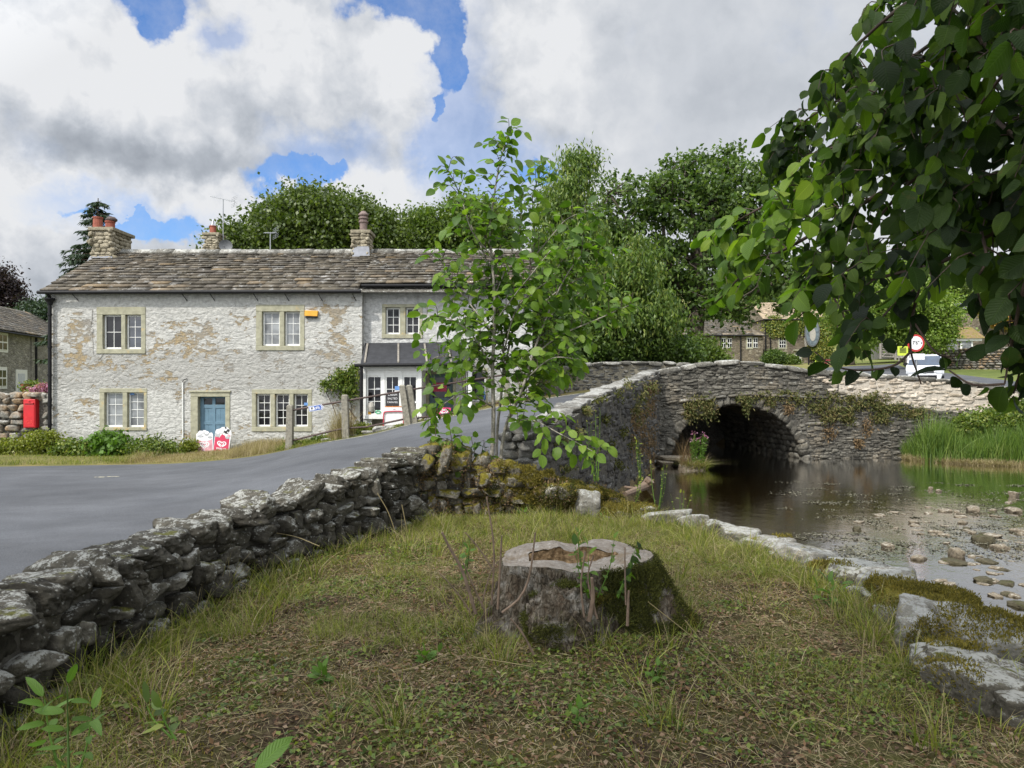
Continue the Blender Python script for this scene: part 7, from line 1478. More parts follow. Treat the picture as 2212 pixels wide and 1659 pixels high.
for k,(pts,r0) in enumerate(main):
    p=smooth_path([P(q[0],q[1],2.0+(q[2]-1.5)*.9) for q in pts],20); mbr.tube(p,np.linspace(r0,.003,20),7)
    if r0<.010:
        run=[]
        for q_ in p[3:]:
            if free(q_[None]): run.append(q_)
            else:
                if len(run)>2: tw.append(np.array(run))
                run=[]
        if len(run)>2: tw.append(np.array(run))
    sub=twigs_from(p,r_,.068,(.15,.46),.0,-.25,.9)
    for t in sub:
        u,v=proj(t[-1][None]); ok=in_poly(u,v,POLY)[0] or u[0]>2300 or v[0]<-60
        low=(v[0]>560) and (1840<u[0]<2130)
        if low and r_.random()<.35: ok=False
        ok=ok and free(t)
        if ok: tw.append(t); 
        if ok and (not low) and r_.random()<.62:
            for t2 in twigs_from(t,r_,.12,(.10,.24),.3,-.4,.8)[:-1]:
                u,v=proj(t2[-1][None]); 
                if (in_poly(u,v,POLY)[0] or u[0]>2300) and free(t2): tw.append(t2)
mbr.build('branch',M['twig'],over); tb=MB()
for t in tw: tb.tube(t,np.linspace(.0035,.0015,len(t)),4,cap=False)
tb.build('twigs',M['twig'],over); 
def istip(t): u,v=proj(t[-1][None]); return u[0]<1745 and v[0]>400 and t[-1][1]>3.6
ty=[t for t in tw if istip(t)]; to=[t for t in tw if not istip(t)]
leafy(over,'leaves',to,M['lf_over'],.084,602,.040,.68,droop=.75,upn=.45,fold=.2,lvar=.38); leafy(over,'sunlit_tip_leaves',ty,M['lf_sunlit'],.112,604,.05,.66,droop=.5,upn=.6,fold=.2,lvar=.35)['label']='bough tip leaves with sunlight put into their yellow green colour'
# upper canopy of the same tree, overhead and to the side, above the frame
cb=[(2.2,-.9,7.2,2.2,1.7,1.0),(-4.2,-1.0,7.6,2.4,2.2,1.1),(5.0,.8,6.8,2.4,2.2,1.2),(-1,-2.9,8.2,4.5,2.3,1.5),(5.5,-2,8,3,3,2),(-6.5,-2.2,7.4,2.5,2.3,1.2)]
crown(over,'crown',cb,330,46,.19,.15,M['lf_dark'],.38,603,outer=.3)
# ---------------- grass and ground cover ----------------
def inview(x,y,z,m=120):
    u=1106+F*x/np.maximum(y,.1); v=829.5-F*(z-EYE)/np.maximum(y,.1); return (u>-m)&(u<2212+m)&(v<1659+m*2)&(v>300)
def bank_pts(n,r_,ymin=1.9,dens=None):
    y=ymin+(9.0-ymin)*r_.random(n)**1.15; x=r_.uniform(-2.6,3.3,n); lx=np.interp(y,LWp[:,1],LWp[:,0])+.02; m=(x>lx)&(x<bankx(y)-.0)&~((y>8.45)&(x<1.3)); m&=((x-SX)**2/.30+(y-SYY)**2/.27)>1
    z=near_h(x,y); m&=inview(x,y,z); return x[m],y[m],z[m]
r_=np.random.default_rng(701)
def gcov(x,y): return fbm(np.stack([x*1.1,y*1.1,0*x],1),3,51)+.5*fbm(np.stack([x*5,y*5,0*x],1),2,53)
x,y,z=bank_pts(330000,r_); g=gcov(x,y)+.12*(y-4.9)-.35*np.exp(-((x-.6)**2+(y-3.2)**2)/1.2)+.25*np.exp(-((x+2.0)/.35)**2); keep=g>r_.normal(.24,.30,len(x))+.60*np.clip((5.3-y)/1.6,0,1)*(x>-1.7)*(x<2.1)+.06; x,y,z=x[keep],y[keep],z[keep]; n=len(x)
h=r_.uniform(.018,.078,n)*(1+.5*np.clip(gcov(x*1.0,y*1.0),0,1)); lean=r_.normal(0,.65,(n,2)); w=r_.uniform(.0018,.0042,n)
dry=(r_.random(n)<.48-.25*np.clip(g[keep] if len(g)==len(keep) else 0,0,.8)); 
def bobj(name,m,mat,root,h,w,lean,label,cat,seg=2,curve=.6): V,Fc=blades(root[m],h[m],w[m],lean[m],curve,seg); o=mesh_obj(name,V,Fc,mat,None); return tag(o,label,cat,None,'stuff')
rt_=np.stack([x,y,z-.004],1)
bobj('grass',~dry,M['grass'],rt_,h,w,lean,'short green grass growing over the bank around the stump','grass')
bobj('dry_grass',dry,M['straw'],rt_,h*.9,w*.8,lean*1.6,'short straw coloured dry grass mixed over the bank','grass')
# flattened straw and thatch
x,y,z=bank_pts(90000,r_); n=len(x); a=r_.uniform(0,2*pi,n); V,Fc=leaf_quads(np.stack([x,y,z+r_.uniform(0,.02,n)],1),np.stack([np.cos(a),np.sin(a),r_.normal(0,.25,n)],1),nrm(r_.normal(size=(n,3))*.4+[0,0,1]),r_.uniform(.03,.12,n),r_.uniform(.0018,.004,n)); tag(mesh_obj('thatch',V,Fc,M['straw']),'flattened pale dead grass stalks lying on the soil','grass',None,'stuff')
x,y,z=bank_pts(60000,r_); n=len(x); V,Fc=leaf_quads(np.stack([x,y,z+.006],1),nrm(r_.normal(size=(n,3))*[1,1,.3]),nrm(r_.normal(size=(n,3))*.45+[0,0,1]),r_.uniform(.008,.045,n),r_.uniform(.006,.024,n)); tag(mesh_obj('leaf_litter',V,Fc,M['litter']),'small brown dead leaves scattered over the bank','leaf litter',None,'stuff')
x,y,z=bank_pts(60000,r_); g=fbm(np.stack([x*2,y*2,0*x],1),3,61); m=g>.22; x,y,z=x[m],y[m],z[m]; n=len(x); V,Fc=leaf_quads(np.stack([x,y,z+r_.uniform(.005,.03,n)],1),nrm(r_.normal(size=(n,3))*[1,1,.4]),nrm(r_.normal(size=(n,3))*.4+[0,0,1]),r_.uniform(.012,.040,n),r_.uniform(.010,.028,n)); tag(mesh_obj('clover_cover',V,Fc,M['lf_weed']),'low broad leaved weeds and clover among the grass','ground cover',None,'stuff')
x,y,z=bank_pts(70000,r_); g=fbm(np.stack([x*1.3,y*1.3,0*x],1),3,71); m=g>.0; x,y,z=x[m],y[m],z[m]; n=len(x); V,Fc=leaf_quads(np.stack([x,y,z],1),nrm(r_.normal(size=(n,3))*.6+[0,0,.8]),nrm(r_.normal(size=(n,3))),r_.uniform(.01,.022,n),.007); tag(mesh_obj('ground_moss',V,Fc,M['moss']),'olive moss carpeting the soil between the grass','moss',None,'stuff')
# taller tufts
tl=[]; 
for i in range(290):
    yy=2.1+6.2*r_.random()**1.0; side=r_.random()
    lx=float(np.interp(yy,LWp[:,1],LWp[:,0])); bx_=float(bankx(yy)); xx= lx+.08+abs(r_.normal(0,.22)) if side<.36 else (bx_-.12-abs(r_.normal(0,.3)) if side<.72 else (r_.uniform(lx,bx_) if yy>5 or r_.random()<.4 else lx+.1))
    tl.append((xx,yy,r_.uniform(.10,.26),int(r_.uniform(16,50)),.06))
for i in range(70):
    yy=r_.uniform(3.4,8.6); tl.append((float(bankx(yy))-.22-abs(r_.normal(0,.10)),yy,r_.uniform(.12,.30),int(r_.uniform(20,46)),.06))
for i in range(50): tl.append((r_.uniform(-.9,1.6),r_.uniform(6.6,8.4),r_.uniform(.12,.26),40,.08))
for (u,v,hh,nn) in ((1440,1560,.22,70),(860,1590,.24,80),(1880,1380,.30,70),(1830,1310,.30,60),(1960,1430,.22,60),(1080,1450,.2,50),(2010,1600,.25,60),(560,1340,.28,60),(480,1290,.3,60),(680,1250,.26,60),(330,1560,.30,70),(180,1480,.3,60)):
    d=EYE*F/(v-829.5); tl.append((xw(u,d),d,hh,nn,.05))
for i in range(46):
    a=r_.uniform(0,2*pi); tl.append((SX+.66*cos(a)*r_.uniform(.95,1.25),SYY+.62*sin(a)*r_.uniform(.95,1.25),r_.uniform(.10,.24),int(r_.uniform(18,40)),.05))
roots=[];hs=[];ws=[];ln_=[]
for (a,b,hh,nn,sg) in tl:
    if ((a-SX)**2/.30+(b-SYY)**2/.27)<1: continue
    q=r_.normal(0,sg,(nn,2)); xx=a+q[:,0];yy=b+q[:,1]; roots.append(np.stack([xx,yy,near_h(xx,yy)-.01],1)); hs.append(hh*r_.uniform(.45,1.2,nn)); ws.append(r_.uniform(.003,.0075,nn)); ln_.append(q/sg*.28+r_.normal(0,.30,(nn,2)))
roots=np.concatenate(roots);hs=np.concatenate(hs);ws=np.concatenate(ws);ln_=np.concatenate(ln_); dr=r_.random(len(hs))<.30
bobj('tall_grass',~dr,M['grass'],roots,hs,ws,ln_,'taller arching tufts of green grass along the wall foot and the river stones','grass',5,.9)
bobj('tall_dry_grass',dr,M['straw'],roots,hs*1.1,ws*.7,ln_*1.2,'taller dry straw tufts on the bank','grass',5,.9)
# individual long straws
lab='long pale dead grass stalk arching over the bank'
GL=['longest pale stalk running down right from the stump','pale stalk lying left of the stump foot','pale stalk right of the longest one, reaching the bottom','arched pale stalk near the bottom right','upright pale stalk in the turf left below the stump','short pale stalk at the foot of the dry stone wall','pale upright stalk before the corner of the two walls','second pale upright stalk before the corner of the two walls','leaning stalk at lower right below the golden moss stone','thin upright stalk before the left stem cluster','upright pale stalk in the grass left of the big boulders','flat pale stalk lying across the turf left of the stump','pale stalk lying near the lower end of the dry stone wall']
gi=-1
for (pts,d) in (([(1400,1300),(1500,1380),(1600,1470),(1700,1545)],3.9),([(1150,1440),(1030,1420)],3.6),([(1480,1340),(1560,1440),(1640,1530),(1720,1610)],3.4),([(1690,1620),(1720,1560),(1790,1560),(1900,1640)],3.0),([(935,1550),(945,1440),(940,1330),(925,1210)],4.0),([(690,1180),(640,1160),(590,1150)],6.2),([(860,1170),(840,1110),(815,1065)],7.4),([(880,1150),(868,1090)],7.3),([(1700,1640),(1620,1500),(1500,1400)],3.2),([(1060,1470),(1052,1380),(1048,1290)],4.2),([(1870,1560),(1862,1450),(1868,1360)],3.7),([(970,1410),(900,1440),(800,1460)],3.8),([(470,1560),(620,1530),(740,1570)],3.3)):
    gi+=1; lab=GL[gi]; pp=[P(u,v,d) for u,v in pts]; pp=smooth_path(pp,14) if len(pp)>2 else pp; o=MB().tube(pp,.0022*d/3.5,4).build('grass_stalk',M['straw']); tag(o,lab,'grass stalk','long dead grass stalks')
# ---------------- small plants ----------------
def stem_plant(name,label,base,h,nst,mat,L,ratio,seed,spread=.15,step=.035,cat='plant',grp=None,lean=(0,0),droop=.2,stem=None):
    r_=np.random.default_rng(seed); e=empty(name,base,label,cat,grp); tw=[]; mb=MB()
    for k in range(nst):
        a=r_.uniform(0,2*pi); q=np.array([cos(a),sin(a),0])*spread*r_.uniform(.2,1); b=np.array(base)+q*.3; t_=b+q+np.array([lean[0],lean[1],h*r_.uniform(.7,1.1)]); p=smooth_path([b,(b+t_)/2+q*.2,t_],9); tw.append(p); mb.tube(p,np.linspace(.004,.0015,9)*max(1,h/.4),5)
    mb.build('stems',stem or M['lf_nettle'],e); leafy(e,'leaves',tw,mat,L,seed+1,step,ratio,droop=droop,upn=1.0); return e
stem_plant('nettle','bright green pointed leaved plant in the lower left corner in front of the wall',P(150,1690,1.9),.22,3,M['lf_nettle'],.062,.34,801,.09,.022)
stem_plant('nettle','close green leafy plant at the bottom edge, right of the corner plant',P(330,1960,1.25),.20,4,M['lf_nettle'],.075,.36,802,.16,.04)
stem_plant('nettle','low blue green leaved weed beside the bright corner plant',P(390,1600,2.3),.10,3,M['lf_weed'],.06,.45,806,.16,.04)
stem_plant('bramble_shoot','green leafy shoot growing through the right part of the hollow stump',P(1280,1290,4.25),.42,5,M['lf_sap'],.06,.5,803,.12,.05)
stem_plant('bramble_shoot','wilting dark leaved shoot leaning right over the stump rim',P(1330,1290,4.2),.33,3,M['lf_over'],.045,.55,804,.1,.04,droop=1.2,lean=(.05,-.05))
stem_plant('dock','small dark leaved seedling left of the stump',P(1000,1250,5.0),.22,4,M['lf_nettle'],.05,.5,805,.07,.04)
for i,(u,v,d,h) in enumerate(((1370,1085,8.9,.35),(1420,1100,8.6,.55),(1385,1035,9.3,.5),(1290,1040,9.6,.9),(1470,1115,8.3,.3))):
    stem_plant('meadow_weed','thin yellow green waterside weed '+['behind the flat mossy slab','at the right end of the mossy slab, tallest there','behind the mossy slab nearer the bridge wall','tall and thin in front of the wing wall','by the first flat white stone'][i],P(u,v,d),h,4,M['lf_yellow'],.04,.4,820+i,.12,.06,grp='thin weeds by the mossy slab')
stem_plant('leafy_weed','leafy green weed on the bank between the stump and the golden moss stone',P(1800,1310,5.1),.16,5,M['lf_nettle'],.09,.35,830,.1,.06)
for i in (1,3,6,9,11,13):
    u,v=[(1215,1110),(1130,1120),(1060,1130),(1300,1125),(980,1135),(1350,1140),(1420,1470),(1560,1500),(1660,1440),(920,1440),(1330,1560),(700,1490),(1770,1500),(1240,1580),(560,1480),(1080,1575)][i]; d=EYE*F/(v-829.5)
    stem_plant('rosette_weed','small rosette of broad green leaves '+['behind the stump, right','behind the stump, middle','behind the stump, left','right of the mossy boulder foot','at the foot of the mossy wall','below the flat mossy slab','right below the stump','halfway between stump and big boulders','below the golden moss stone','left below the stump','at the bottom middle','in the left middle turf','close to the big boulders','straight below the stump','in the left foreground turf','low below the stem cluster'][i],(xw(u,d),d,near_h(np.array([xw(u,d)]),np.array([d]))[0]),.05,5,M['lf_nettle'],.055,.5,840+i,.05,.03,grp='small broad leaved weeds in the turf')
def clump(name,label,u,v,d,ru,rv,mat,n,L,W,seed,cat='plant',grp=None,rd=None,sig=.09,hang=.2,core_=True,outer=.4):
    b=bl(u,v,d,ru,rv,rd); e=empty(name,(b[0],b[1],b[2]-b[5]),label,cat,grp); crown(e,'foliage',[b],n,34,L,W,mat,sig,seed,hang=hang,outer=outer); return e
clump('weed_clump','yellow green bushy weed at the foot of the wall under the red post box',92,955,21.3,34,28,M['lf_yellow'],100,.09,.05,901,sig=.12)
clump('weed_clump','low yellow green weeds at the left frame edge below the field wall',25,968,21.2,38,20,M['lf_yellow'],80,.09,.05,902,sig=.12)
clump('weed_clump','big leaved dark green mallow below the lower left window',236,965,21.2,38,27,M['lf_nettle'],75,.16,.14,903,sig=.14)
clump('weed_clump','mid green weeds between the post box weed and the big leaved plant',165,975,21.0,42,20,M['lf_weed'],90,.10,.07,904,sig=.12)
clump('weed_clump','tangled green and brown weeds to the left of the blue door',330,972,21.1,55,24,M['lf_weed'],130,.08,.05,905,sig=.12)
clump('weed_clump','yellowing weed beside the left jamb of the blue door',410,968,21.5,14,16,M['lf_yellow'],40,.08,.05,906)
clump('weed_clump','green weeds growing round the first fence post',642,967,19.7,20,12,M['lf_weed'],50,.08,.05,907)
clump('weed_clump','bright leafy plant under the rail at the foot of the shop downpipe',778,934,20.1,22,14,M['lf_yellow'],70,.09,.07,908)
clump('weed_clump','green weeds behind the rail between the first two posts',690,955,19.9,30,8,M['lf_weed'],50,.07,.05,909)
e=empty('climbing_rose',P(745,905,21.6),'climbing rose with green leaves on the cottage wall beside the shop downpipe','plant')
crown(e,'foliage',[bl(722,830,21.75,28,9,.15),bl(755,845,21.75,16,20,.15),bl(742,815,21.75,20,12,.15),bl(765,805,21.7,10,14,.12)],95,26,.09,.06,M['lf_weed'],.10,911)
mb=MB(); [mb.tube(smooth_path([P(*a,21.85),P((a[0]+b[0])/2+3,(a[1]+b[1])/2,21.8),P(*b,21.85)],7),.012,5) for a,b in (((770,905),(725,850)),((750,960),(760,880)),((730,910),(700,840)),((775,925),(745,870)),((760,880),(735,820)))]; mb.build('stems',M['twig'],e)
crown(e,'flowers',[bl(730,820,21.7,40,30,.1)],5,5,.06,.06,M['straw'],.02,912)
e=empty('hydrangea',P(115,850,26),'pink flowering hydrangea above the field wall beside the cottage corner','plant'); crown(e,'foliage',[bl(88,848,26,22,10),bl(108,840,26,16,10)],60,30,.1,.08,M['lf_weed'],.12,913); crown(e,'flowers',[bl(80,845,25.7,16,8),bl(103,838,25.7,16,8)],30,40,.06,.06,M['flower'],.07,914)
e=empty('potted_shrub',P(66,850,29),'small shrub in a brown pot in front of the white cottage door','plant'); crown(e,'foliage',[bl(70,835,29,14,8)],30,26,.1,.08,M['lf_weed'],.12,915); MB().lathe([(.18,0),(.25,.4),(.27,.42),(.2,.42)],P(60,851,29),10).build('pot',M['pot'],e)
# wall plants on the bridge
def facept(u,v,o=.03):
    k=(u-1106)/F; s=(k*C0[1]-C0[0])/(FD[0]-k*FD[1]); q=C0+FD*s+FN*o; return np.array([q[0],q[1],EYE-(v-829.5)/F*q[1]])
def wingpt(u,v,o=.03):
    k=(u-1106)/F; s=(k*W0[1]-W0[0])/(WD[0]-k*WD[1]); q=W0+WD*s+WN*o; return np.array([q[0],q[1],EYE-(v-829.5)/F*q[1]])
def wplant(label,fn,patches,mat,n,L,seed,grp,drop=.5,thick=.08,name='wall_plant'):
    r_=np.random.default_rng(seed); C=[]
    n=int(n*.72)
    for (u,v,ru,rv) in patches:
        a=np.clip(r_.normal(size=(n,2))*.5,-1.3,1.3); keep=fbm(np.column_stack([a*1.8,np.full(n,seed)]),3,seed)>-.25; a=a[keep]
        C+= [fn(u+p[0]*ru,v+p[1]*rv+abs(r_.normal(0,.25))*rv,abs(r_.normal(0,thick))+.02) for p in a]
    C=np.array(C); e=empty(name,tuple(fn(patches[0][0],patches[0][1]+patches[0][3])),label,'plant',grp); V,Fc=leaf_quads(C,nrm(r_.normal(size=C.shape)*.7+[0,-.3,-drop]),nrm(r_.normal(size=C.shape)+[0,-.5,.5]),L*r_.uniform(.5,1.4,len(C)),L*.4); mesh_obj('foliage',V,Fc,mat,e)
g1='ferny plants hanging from the bridge masonry'
wplant('brown and green plant hanging over the left shoulder of the arch',facept,[(1508,868,30,20),(1490,885,14,20),(1528,880,16,22)],M['hangplant'],1300,.11,1001,g1)
wplant('small tuft hanging over the crown of the arch',facept,[(1608,858,26,10),(1610,872,9,16)],M['hangplant'],650,.10,1002,g1)
wplant('small green tuft just right of the arch crown',facept,[(1650,852,18,9),(1662,866,10,12)],M['hangplant'],500,.10,1003,g1)
wplant('leafy clump above the right shoulder of the arch',facept,[(1695,852,24,11),(1715,862,14,12)],M['hangplant'],700,.10,1004,g1)
wplant('broad mat of brown and green plants on the face right of the arch',facept,[(1755,862,38,20),(1800,868,40,22),(1850,862,36,16),(1780,890,26,18),(1890,862,24,20)],M['hangplant'],1700,.11,1005,g1)
wplant('lower green fringe of plants running right towards the reeds',facept,[(1930,880,40,14),(1975,890,30,12),(1900,900,20,12),(1830,895,14,18)],M['hangplant'],900,.10,1006,g1)
wplant('thin brown stems hanging low on the bridge face above the water',facept,[(1790,930,16,16),(1870,920,14,20),(1700,880,10,10),(1850,955,10,10)],M['redplant'],260,.10,1007,g1)
wplant('rust brown creeper covering the corner of the wing wall beside the arch',wingpt,[(1402,850,12,34),(1396,905,20,46),(1378,945,22,40),(1404,965,12,40),(1370,900,12,24)],M['redplant'],1700,.075,1008,g1,1.2,.03)
wplant('green and brown fronds high on the wing wall corner',wingpt,[(1385,850,16,30),(1370,880,12,26),(1405,835,12,12)],M['hangplant'],800,.10,1009,g1)
for i,(u,v,ru,rv) in enumerate(((1352,828,12,12),(1285,858,14,10),(1330,850,8,14),(1258,885,6,8),(1300,905,7,12),(1340,930,10,14),(1240,930,8,12),(1310,960,8,14),(1360,960,10,16),(1275,985,8,10),(1200,950,7,8),(1330,1000,12,12),(1215,1010,10,10))):
    wplant('small tuft in a wing wall joint '+['high at the right end','under the middle of the coping','right, below the coping','left, under the coping','in the middle of the wall','at mid height on the right','at mid height on the left','low in the middle','low at the right end','low, left of the middle','behind the low sapling leaves','at the waterline','low behind the mossy wall'][i],wingpt,[(u,v,ru,rv)],M['darkmoss'] if i%3 else M['hangplant'],170,.09,1020+i,'small tufts in the joints of the wing wall')
# reeds and river plants
r_=np.random.default_rng(1101); n=11000; u=r_.uniform(1952,2420,n); zt=WATER; yb=np.interp(u,[1952,2000,2100,2212,2420],[24.6,23.6,23.0,22.4,21.6]); y=yb+r_.uniform(0,1.7,n)*np.clip((u-1945)/40,.2,1); x=(u-1106)/F*y; cl=fbm(np.stack([x*1.2,y*1.2,0*x],1),2,5)
h=(1.45+.5*cl)*r_.uniform(.45,1.12,n)*np.clip(.45+(u-1952)/90,0,1); V,Fc=blades(np.stack([x,y,np.full(n,-1.08)],1),h,r_.uniform(.014,.032,n),r_.normal(0,.20,(n,2))+[.03,0],.7,5); tag(mesh_obj('reeds',V,Fc,M['reed']),'bright green reeds standing in the water against the right end of the bridge','reeds',None,'stuff')
u_=r_.uniform(1950,2300,7000); y=np.interp(u_,[1952,2100,2300],[24.3,22.8,21.9])+r_.uniform(-.15,.4,7000); x=(u_-1106)/F*y; V,Fc=blades(np.stack([x,y,np.full(7000,-1.03)],1),r_.uniform(.1,.35,7000),r_.uniform(.01,.02,7000),r_.normal(0,.5,(7000,2)),.8,3); tag(mesh_obj('reed_litter',V,Fc,M['straw']),'dead straw coloured stems at the waterline below the reeds','reeds',None,'stuff')
for i,(u,v,ru,rv,lb) in enumerate(((2150,905,38,24,'leafy shrub rising behind the reeds by the pale parapet, right one'),(2095,915,24,18,'smaller leafy plant behind the reeds, left one'),(2215,900,40,40,'leafy shrub behind the reeds at the right frame edge'))):
    clump('riverside_shrub',lb,u,v,24.3,ru,rv,M['lf_weed'],110,.12,.08,1110+i,'bush',sig=.16)
SX2=pu(1500,1010,21.6); e=empty('willowherb',P(1500,1015,21.6),'pink flowered willowherb rising from the grassy stone in front of the arch','plant')
r_=np.random.default_rng(1120); mb=MB(); C=[];D=[];Cf=[]
for (u0,u1,v1) in ((1500,1500,938),(1506,1520,938),(1510,1526,945),(1498,1508,950),(1515,1522,958),(1494,1495,950)):
    p=smooth_path([P(u0,1018,21.5),P((u0+u1)/2+1,975,21.5),P(u1,v1,21.5)],10); mb.tube(p,.012,5); n=110; t=r_.uniform(.1,.93,n); q=np.array([np.interp(t,np.linspace(0,1,10),p[:,i]) for i in range(3)]).T; C.append(q); D.append(nrm(r_.normal(size=(n,3))+[0,0,.5])); Cf.append(np.tile(p[-1],(14,1))+r_.normal(0,.045,(14,3)))
mb.build('stems',M['lf_nettle'],e); C=np.concatenate(C);D=np.concatenate(D); V,Fc=leaf_quads(C,D,nrm(r_.normal(size=C.shape)),.11,.028); mesh_obj('leaves',V,Fc,M['lf_nettle'],e); C=np.concatenate(Cf); V,Fc=leaf_quads(C,rdir(len(C)),rdir(len(C)),.045,.035); mesh_obj('flowers',V,Fc,M['flower'],e)
e=empty('grass_tussock',P(1505,1020,21.4),'brown and green grass tussock on the stone before the arch','plant')
def tuss(u0,u1,v,d,n,hh,mat,le,name):
    uu=r_.uniform(u0,u1,n); y=d+r_.normal(0,.12,n); x=(uu-1106)/F*y; z=EYE-(v-829.5)/F*d+0*x; V,Fc=blades(np.stack([x,y,z+r_.uniform(0,.12,n)],1),r_.uniform(.3,1,n)*hh,r_.uniform(.008,.016,n),r_.normal(0,le,(n,2)),.8,5); return mesh_obj(name,V,Fc,mat,e)
tuss(1483,1530,1018,21.5,420,.5,M['grass'],.8,'green_blades'); tuss(1483,1525,1016,21.5,420,.55,M['straw'],.9,'dry_blades'); tuss(1470,1495,1010,21.7,120,1.2,M['redplant'],.35,'brown_stems')
for (lb,u,v,d,sz,sd) in (('flat grey slab at the foot of the arch',1462,990,23.0,(.62,.35,.09),1),('stone under the grass tussock in front of the arch',1495,1012,21.6,(.45,.35,.14),2),('small block beside the flat slab at the arch foot',1438,1003,22.4,(.25,.2,.12),3)):
    V,Fc=rock(sz,4,1200+sd,.92,6,.07,12); o=mesh_obj('river_rock',V+P(u,v,d),Fc,M['riverstone']); tag(o,lb,'rock')
o=MB().tube(smooth_path([P(1350,1068,13.2),P(1375,1058,13.6),P(1392,1050,14),P(1405,1036,14)],9),np.linspace(.05,.10,9),8).tube([P(1380,1056,13.8),P(1350,1052,14)],.03,6).build('driftwood',M['drystem']); tag(o,'pale forked driftwood lying at the waterline beside the wing wall','driftwood')
# stones in the river
protos=[]
for i in range(7):
    V,Fc=rock((1,.7,.45),4,1300+i,.86,10,.16,26); me=mesh_obj('river_stone',V,Fc,M['riverstone' if i<5 else 'mossriver'],None); protos.append(me)
r_=np.random.default_rng(1310); big=[(2103,1105,.20,3,.14),(2142,1158,.16,4,.05),(2065,1200,.15,0,.15),(2060,1215,.20,5,.05),(1985,1208,.13,1,.08),(1918,1183,.12,2,.08),(2010,1058,.09,0,.10),(2028,1062,.08,1,.08),(2190,1072,.13,2,.14),(2190,1105,.20,3,.10),(2125,1170,.18,5,.14),(2040,1105,.14,4,.06),(2160,1185,.14,1,.10),(1850,1145,.10,6,.08),(2200,1150,.16,0,.08),(2130,1213,.17,5,.04),(2127,1255,.16,6,.06),(2175,1260,.14,6,.04),(2150,1288,.10,2,.03),(2050,1265,.12,3,.05),(2205,1310,.16,6,.06),(2080,1130,.12,1,.06),(1975,1130,.10,2,.05),(1930,1108,.10,4,.04)]
lbs=['large pale brown stone standing highest among the shallow river stones','wet stone in the middle of the river stones near the right edge','pointed brown stone standing out of the shallows','flat weed covered stone beside the pointed brown one']
used=[0]*7
def put(i,x,y,z,s,hz,label,name='river_stone'):
    if not used[i]: o=protos[i]; used[i]=1
    else: o=protos[i].copy(); COL.objects.link(o)
    o.location=(x,y,z); o.scale=(s,s,max(hz/.5,.25*s)); o.rotation_euler=(0,0,r_.uniform(0,6.28)); tag(o,label,'stone','stones breaking the shallow river surface'); return o
for k,(u,v,s,i,hz) in enumerate(big):
    d=2.6*F/(v-829.5); put(i,xw(u,d),d,WATER-.0,s,hz,lbs[k] if k<4 else 'wet stone breaking the surface of the shallow river')
nst=0
while nst<105:
    u=r_.uniform(1760,2330); v=1075+260*r_.beta(1.6,2.6); 
    if v<1075+(2212-u)*.10 or (u<1850 and v>1180): continue
    d=2.6*F/(v-829.5); x=xw(u,d)
    if x<bankx(d)+.5: continue
    if fbm(np.array([[x*.9,d*.9,0]]),2,91)[0]<-.15: continue
    s=r_.uniform(.035,.12)*(1.2 if r_.random()<.15 else 1); pi_=int(r_.integers(0,7)); put(pi_,x,d,WATER-s*.12,s,s*r_.uniform(.3,.55),('tiny ' if s<.06 else 'small ' if s<.1 else 'larger ')+('weed covered' if pi_>4 else 'pale brown')+' river stone '+('far out near the reeds' if d>13 else 'in the middle of the shallows' if d>9.5 else 'near the bank boulders')+(' at the right frame edge' if u>2050 else ', towards the left')); nst+=1
for o in protos:
    if not used[protos.index(o)]: bpy.data.objects.remove(o)
# floating weed patches
r_=np.random.default_rng(1401); C=[];
for k in range(150):
    u=r_.uniform(1580,2300); v=1040+170*r_.random(); 
    if u<1750 and v>1120 and r_.random()<.8: continue
    if u<1700 and r_.random()<.75: continue
    d=2.6*F/(v-829.5); x=xw(u,d)
    if x<bankx(d)+.4: continue
    n=int(r_.uniform(20,90)); sg=r_.uniform(.05,.20); C.append(np.stack([x+r_.normal(0,sg*1.6,n),d+r_.normal(0,sg*.9,n),WATER+r_.uniform(.002,.014,n)],1))
C=np.concatenate(C); n=len(C); V,Fc=leaf_quads(C,nrm(r_.normal(size=(n,3))*[1,1,.15]),nrm(r_.normal(size=(n,3))*.15+[0,0,1]),r_.uniform(.02,.07,n),r_.uniform(.012,.04,n)); tag(mesh_obj('floating_weed',V,Fc,M['scum']),'pale scummy weed floating in patches among the river stones','water weed',None,'stuff')
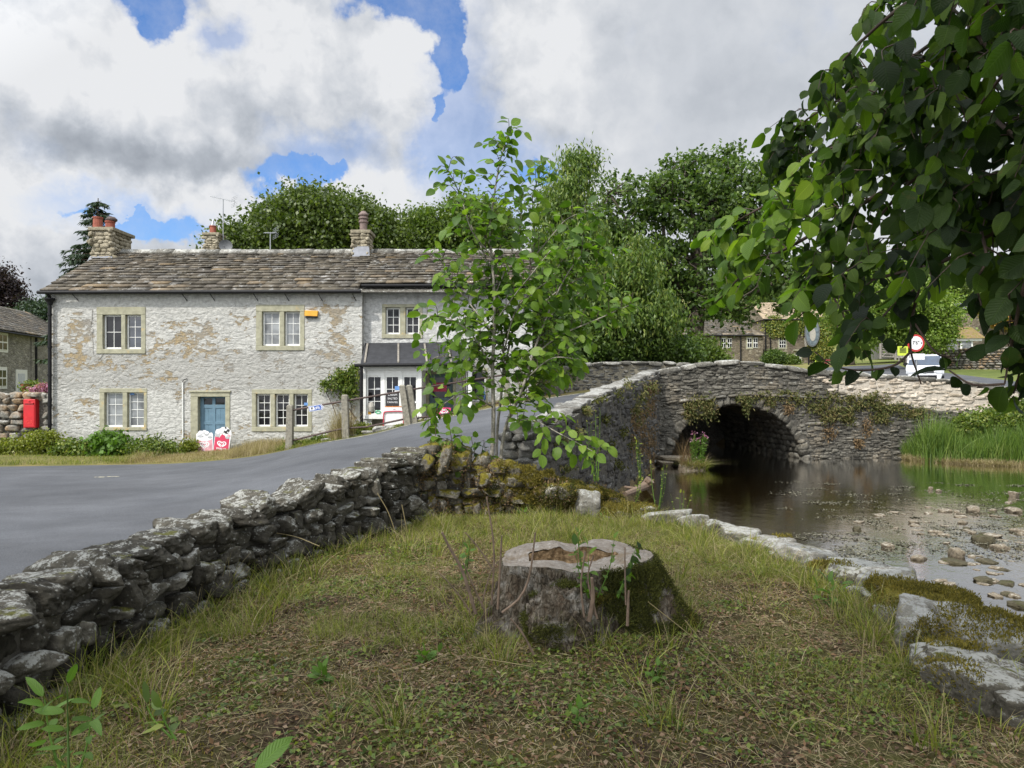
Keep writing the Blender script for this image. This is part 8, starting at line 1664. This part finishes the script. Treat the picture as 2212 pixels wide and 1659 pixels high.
# verge grass by the cottage
r_=np.random.default_rng(1501); n=95000; iu=r_.uniform(10,78,n); kv=r_.uniform(.3,5.6,n); a=VERGE[np.floor(iu).astype(int),np.floor(kv).astype(int)]; b=VERGE[np.floor(iu).astype(int)+1,np.floor(kv).astype(int)]; c=VERGE[np.floor(iu).astype(int),np.minimum(np.floor(kv).astype(int)+1,6)]
fu=(iu%1)[:,None]; fk=(kv%1)[:,None]; pt=a+(b-a)*fu+(c-a)*fk; m=(pt[:,0]>-22)&(pt[:,1]<22.2); pt=pt[m]; n=len(pt); g=fbm(pt*.5,3,15); dry=(g+.5*np.exp(-((pt[:,0]+7.8)/2.6)**2)+r_.normal(0,.2,n))>.15
h=r_.uniform(.06,.24,n)*np.clip(1+g,.4,1.6); w=r_.uniform(.006,.012,n); ln_=r_.normal(0,.4,(n,2)); keep=((g>-.35)|(r_.random(n)<.35))&~((pt[:,0]>-3)&(r_.random(n)<.8)); h=np.where(pt[:,0]>-4.4,h*.5,h); h=np.where((pt[:,0]>-10.2)&(pt[:,0]<-7.9),h*.35,h)
bobj('verge_grass',~dry&keep,M['grass'],pt,h,w,ln_,'rough green grass on the verge below the white cottage','grass',3)
bobj('dry_verge_grass',dry&keep,M['straw'],pt,h*1.1,w*.8,ln_,'dry golden grass on the verge either side of the blue door','grass',3)
e=empty('dry_grass_tuft',P(735,945,20),'tall dry golden grass tuft around the second fence post','plant'); uu=r_.uniform(705,770,900); uu=738+(uu-738)*r_.uniform(.3,1,900); y=19.8+r_.normal(0,.2,900); x=(uu-1106)/F*y; V,Fc=blades(np.stack([x,y,np.interp(uu,[705,770],[.0,.18])],1),r_.uniform(.25,1.0,900),r_.uniform(.006,.012,900),r_.normal(0,.22,(900,2)),.7,4); mesh_obj('blades',V,Fc,M['straw'],e)
for i,(u,v,s) in enumerate(((765,944,.10),(800,938,.16),(822,930,.2),(705,955,.14),(665,965,.12),(845,926,.15),(936,905,.14),(925,908,.1),(1000,894,.12),(990,897,.1),(675,963,.09))):
    d=19.75+max(0,(u-870))*.006; V,Fc=rock((s*1.4,s*.8,s*.7),3,1600+i,.9,6,.08,11); o=mesh_obj('kerb_stone',V+P(u,v,d),Fc,M['cope']); tag(o,'rough grey edging stone '+['under the shop downpipe','below the left shop window','largest, below the white pavement board','between the first two fence posts','just right of the first fence post','at the right of the pavement board','below the shop door step','left of the shop door step','near the porch post, right one','near the porch post, left one','small, close to the first fence post'][i],'stone','rough edging stones beside the rising road')
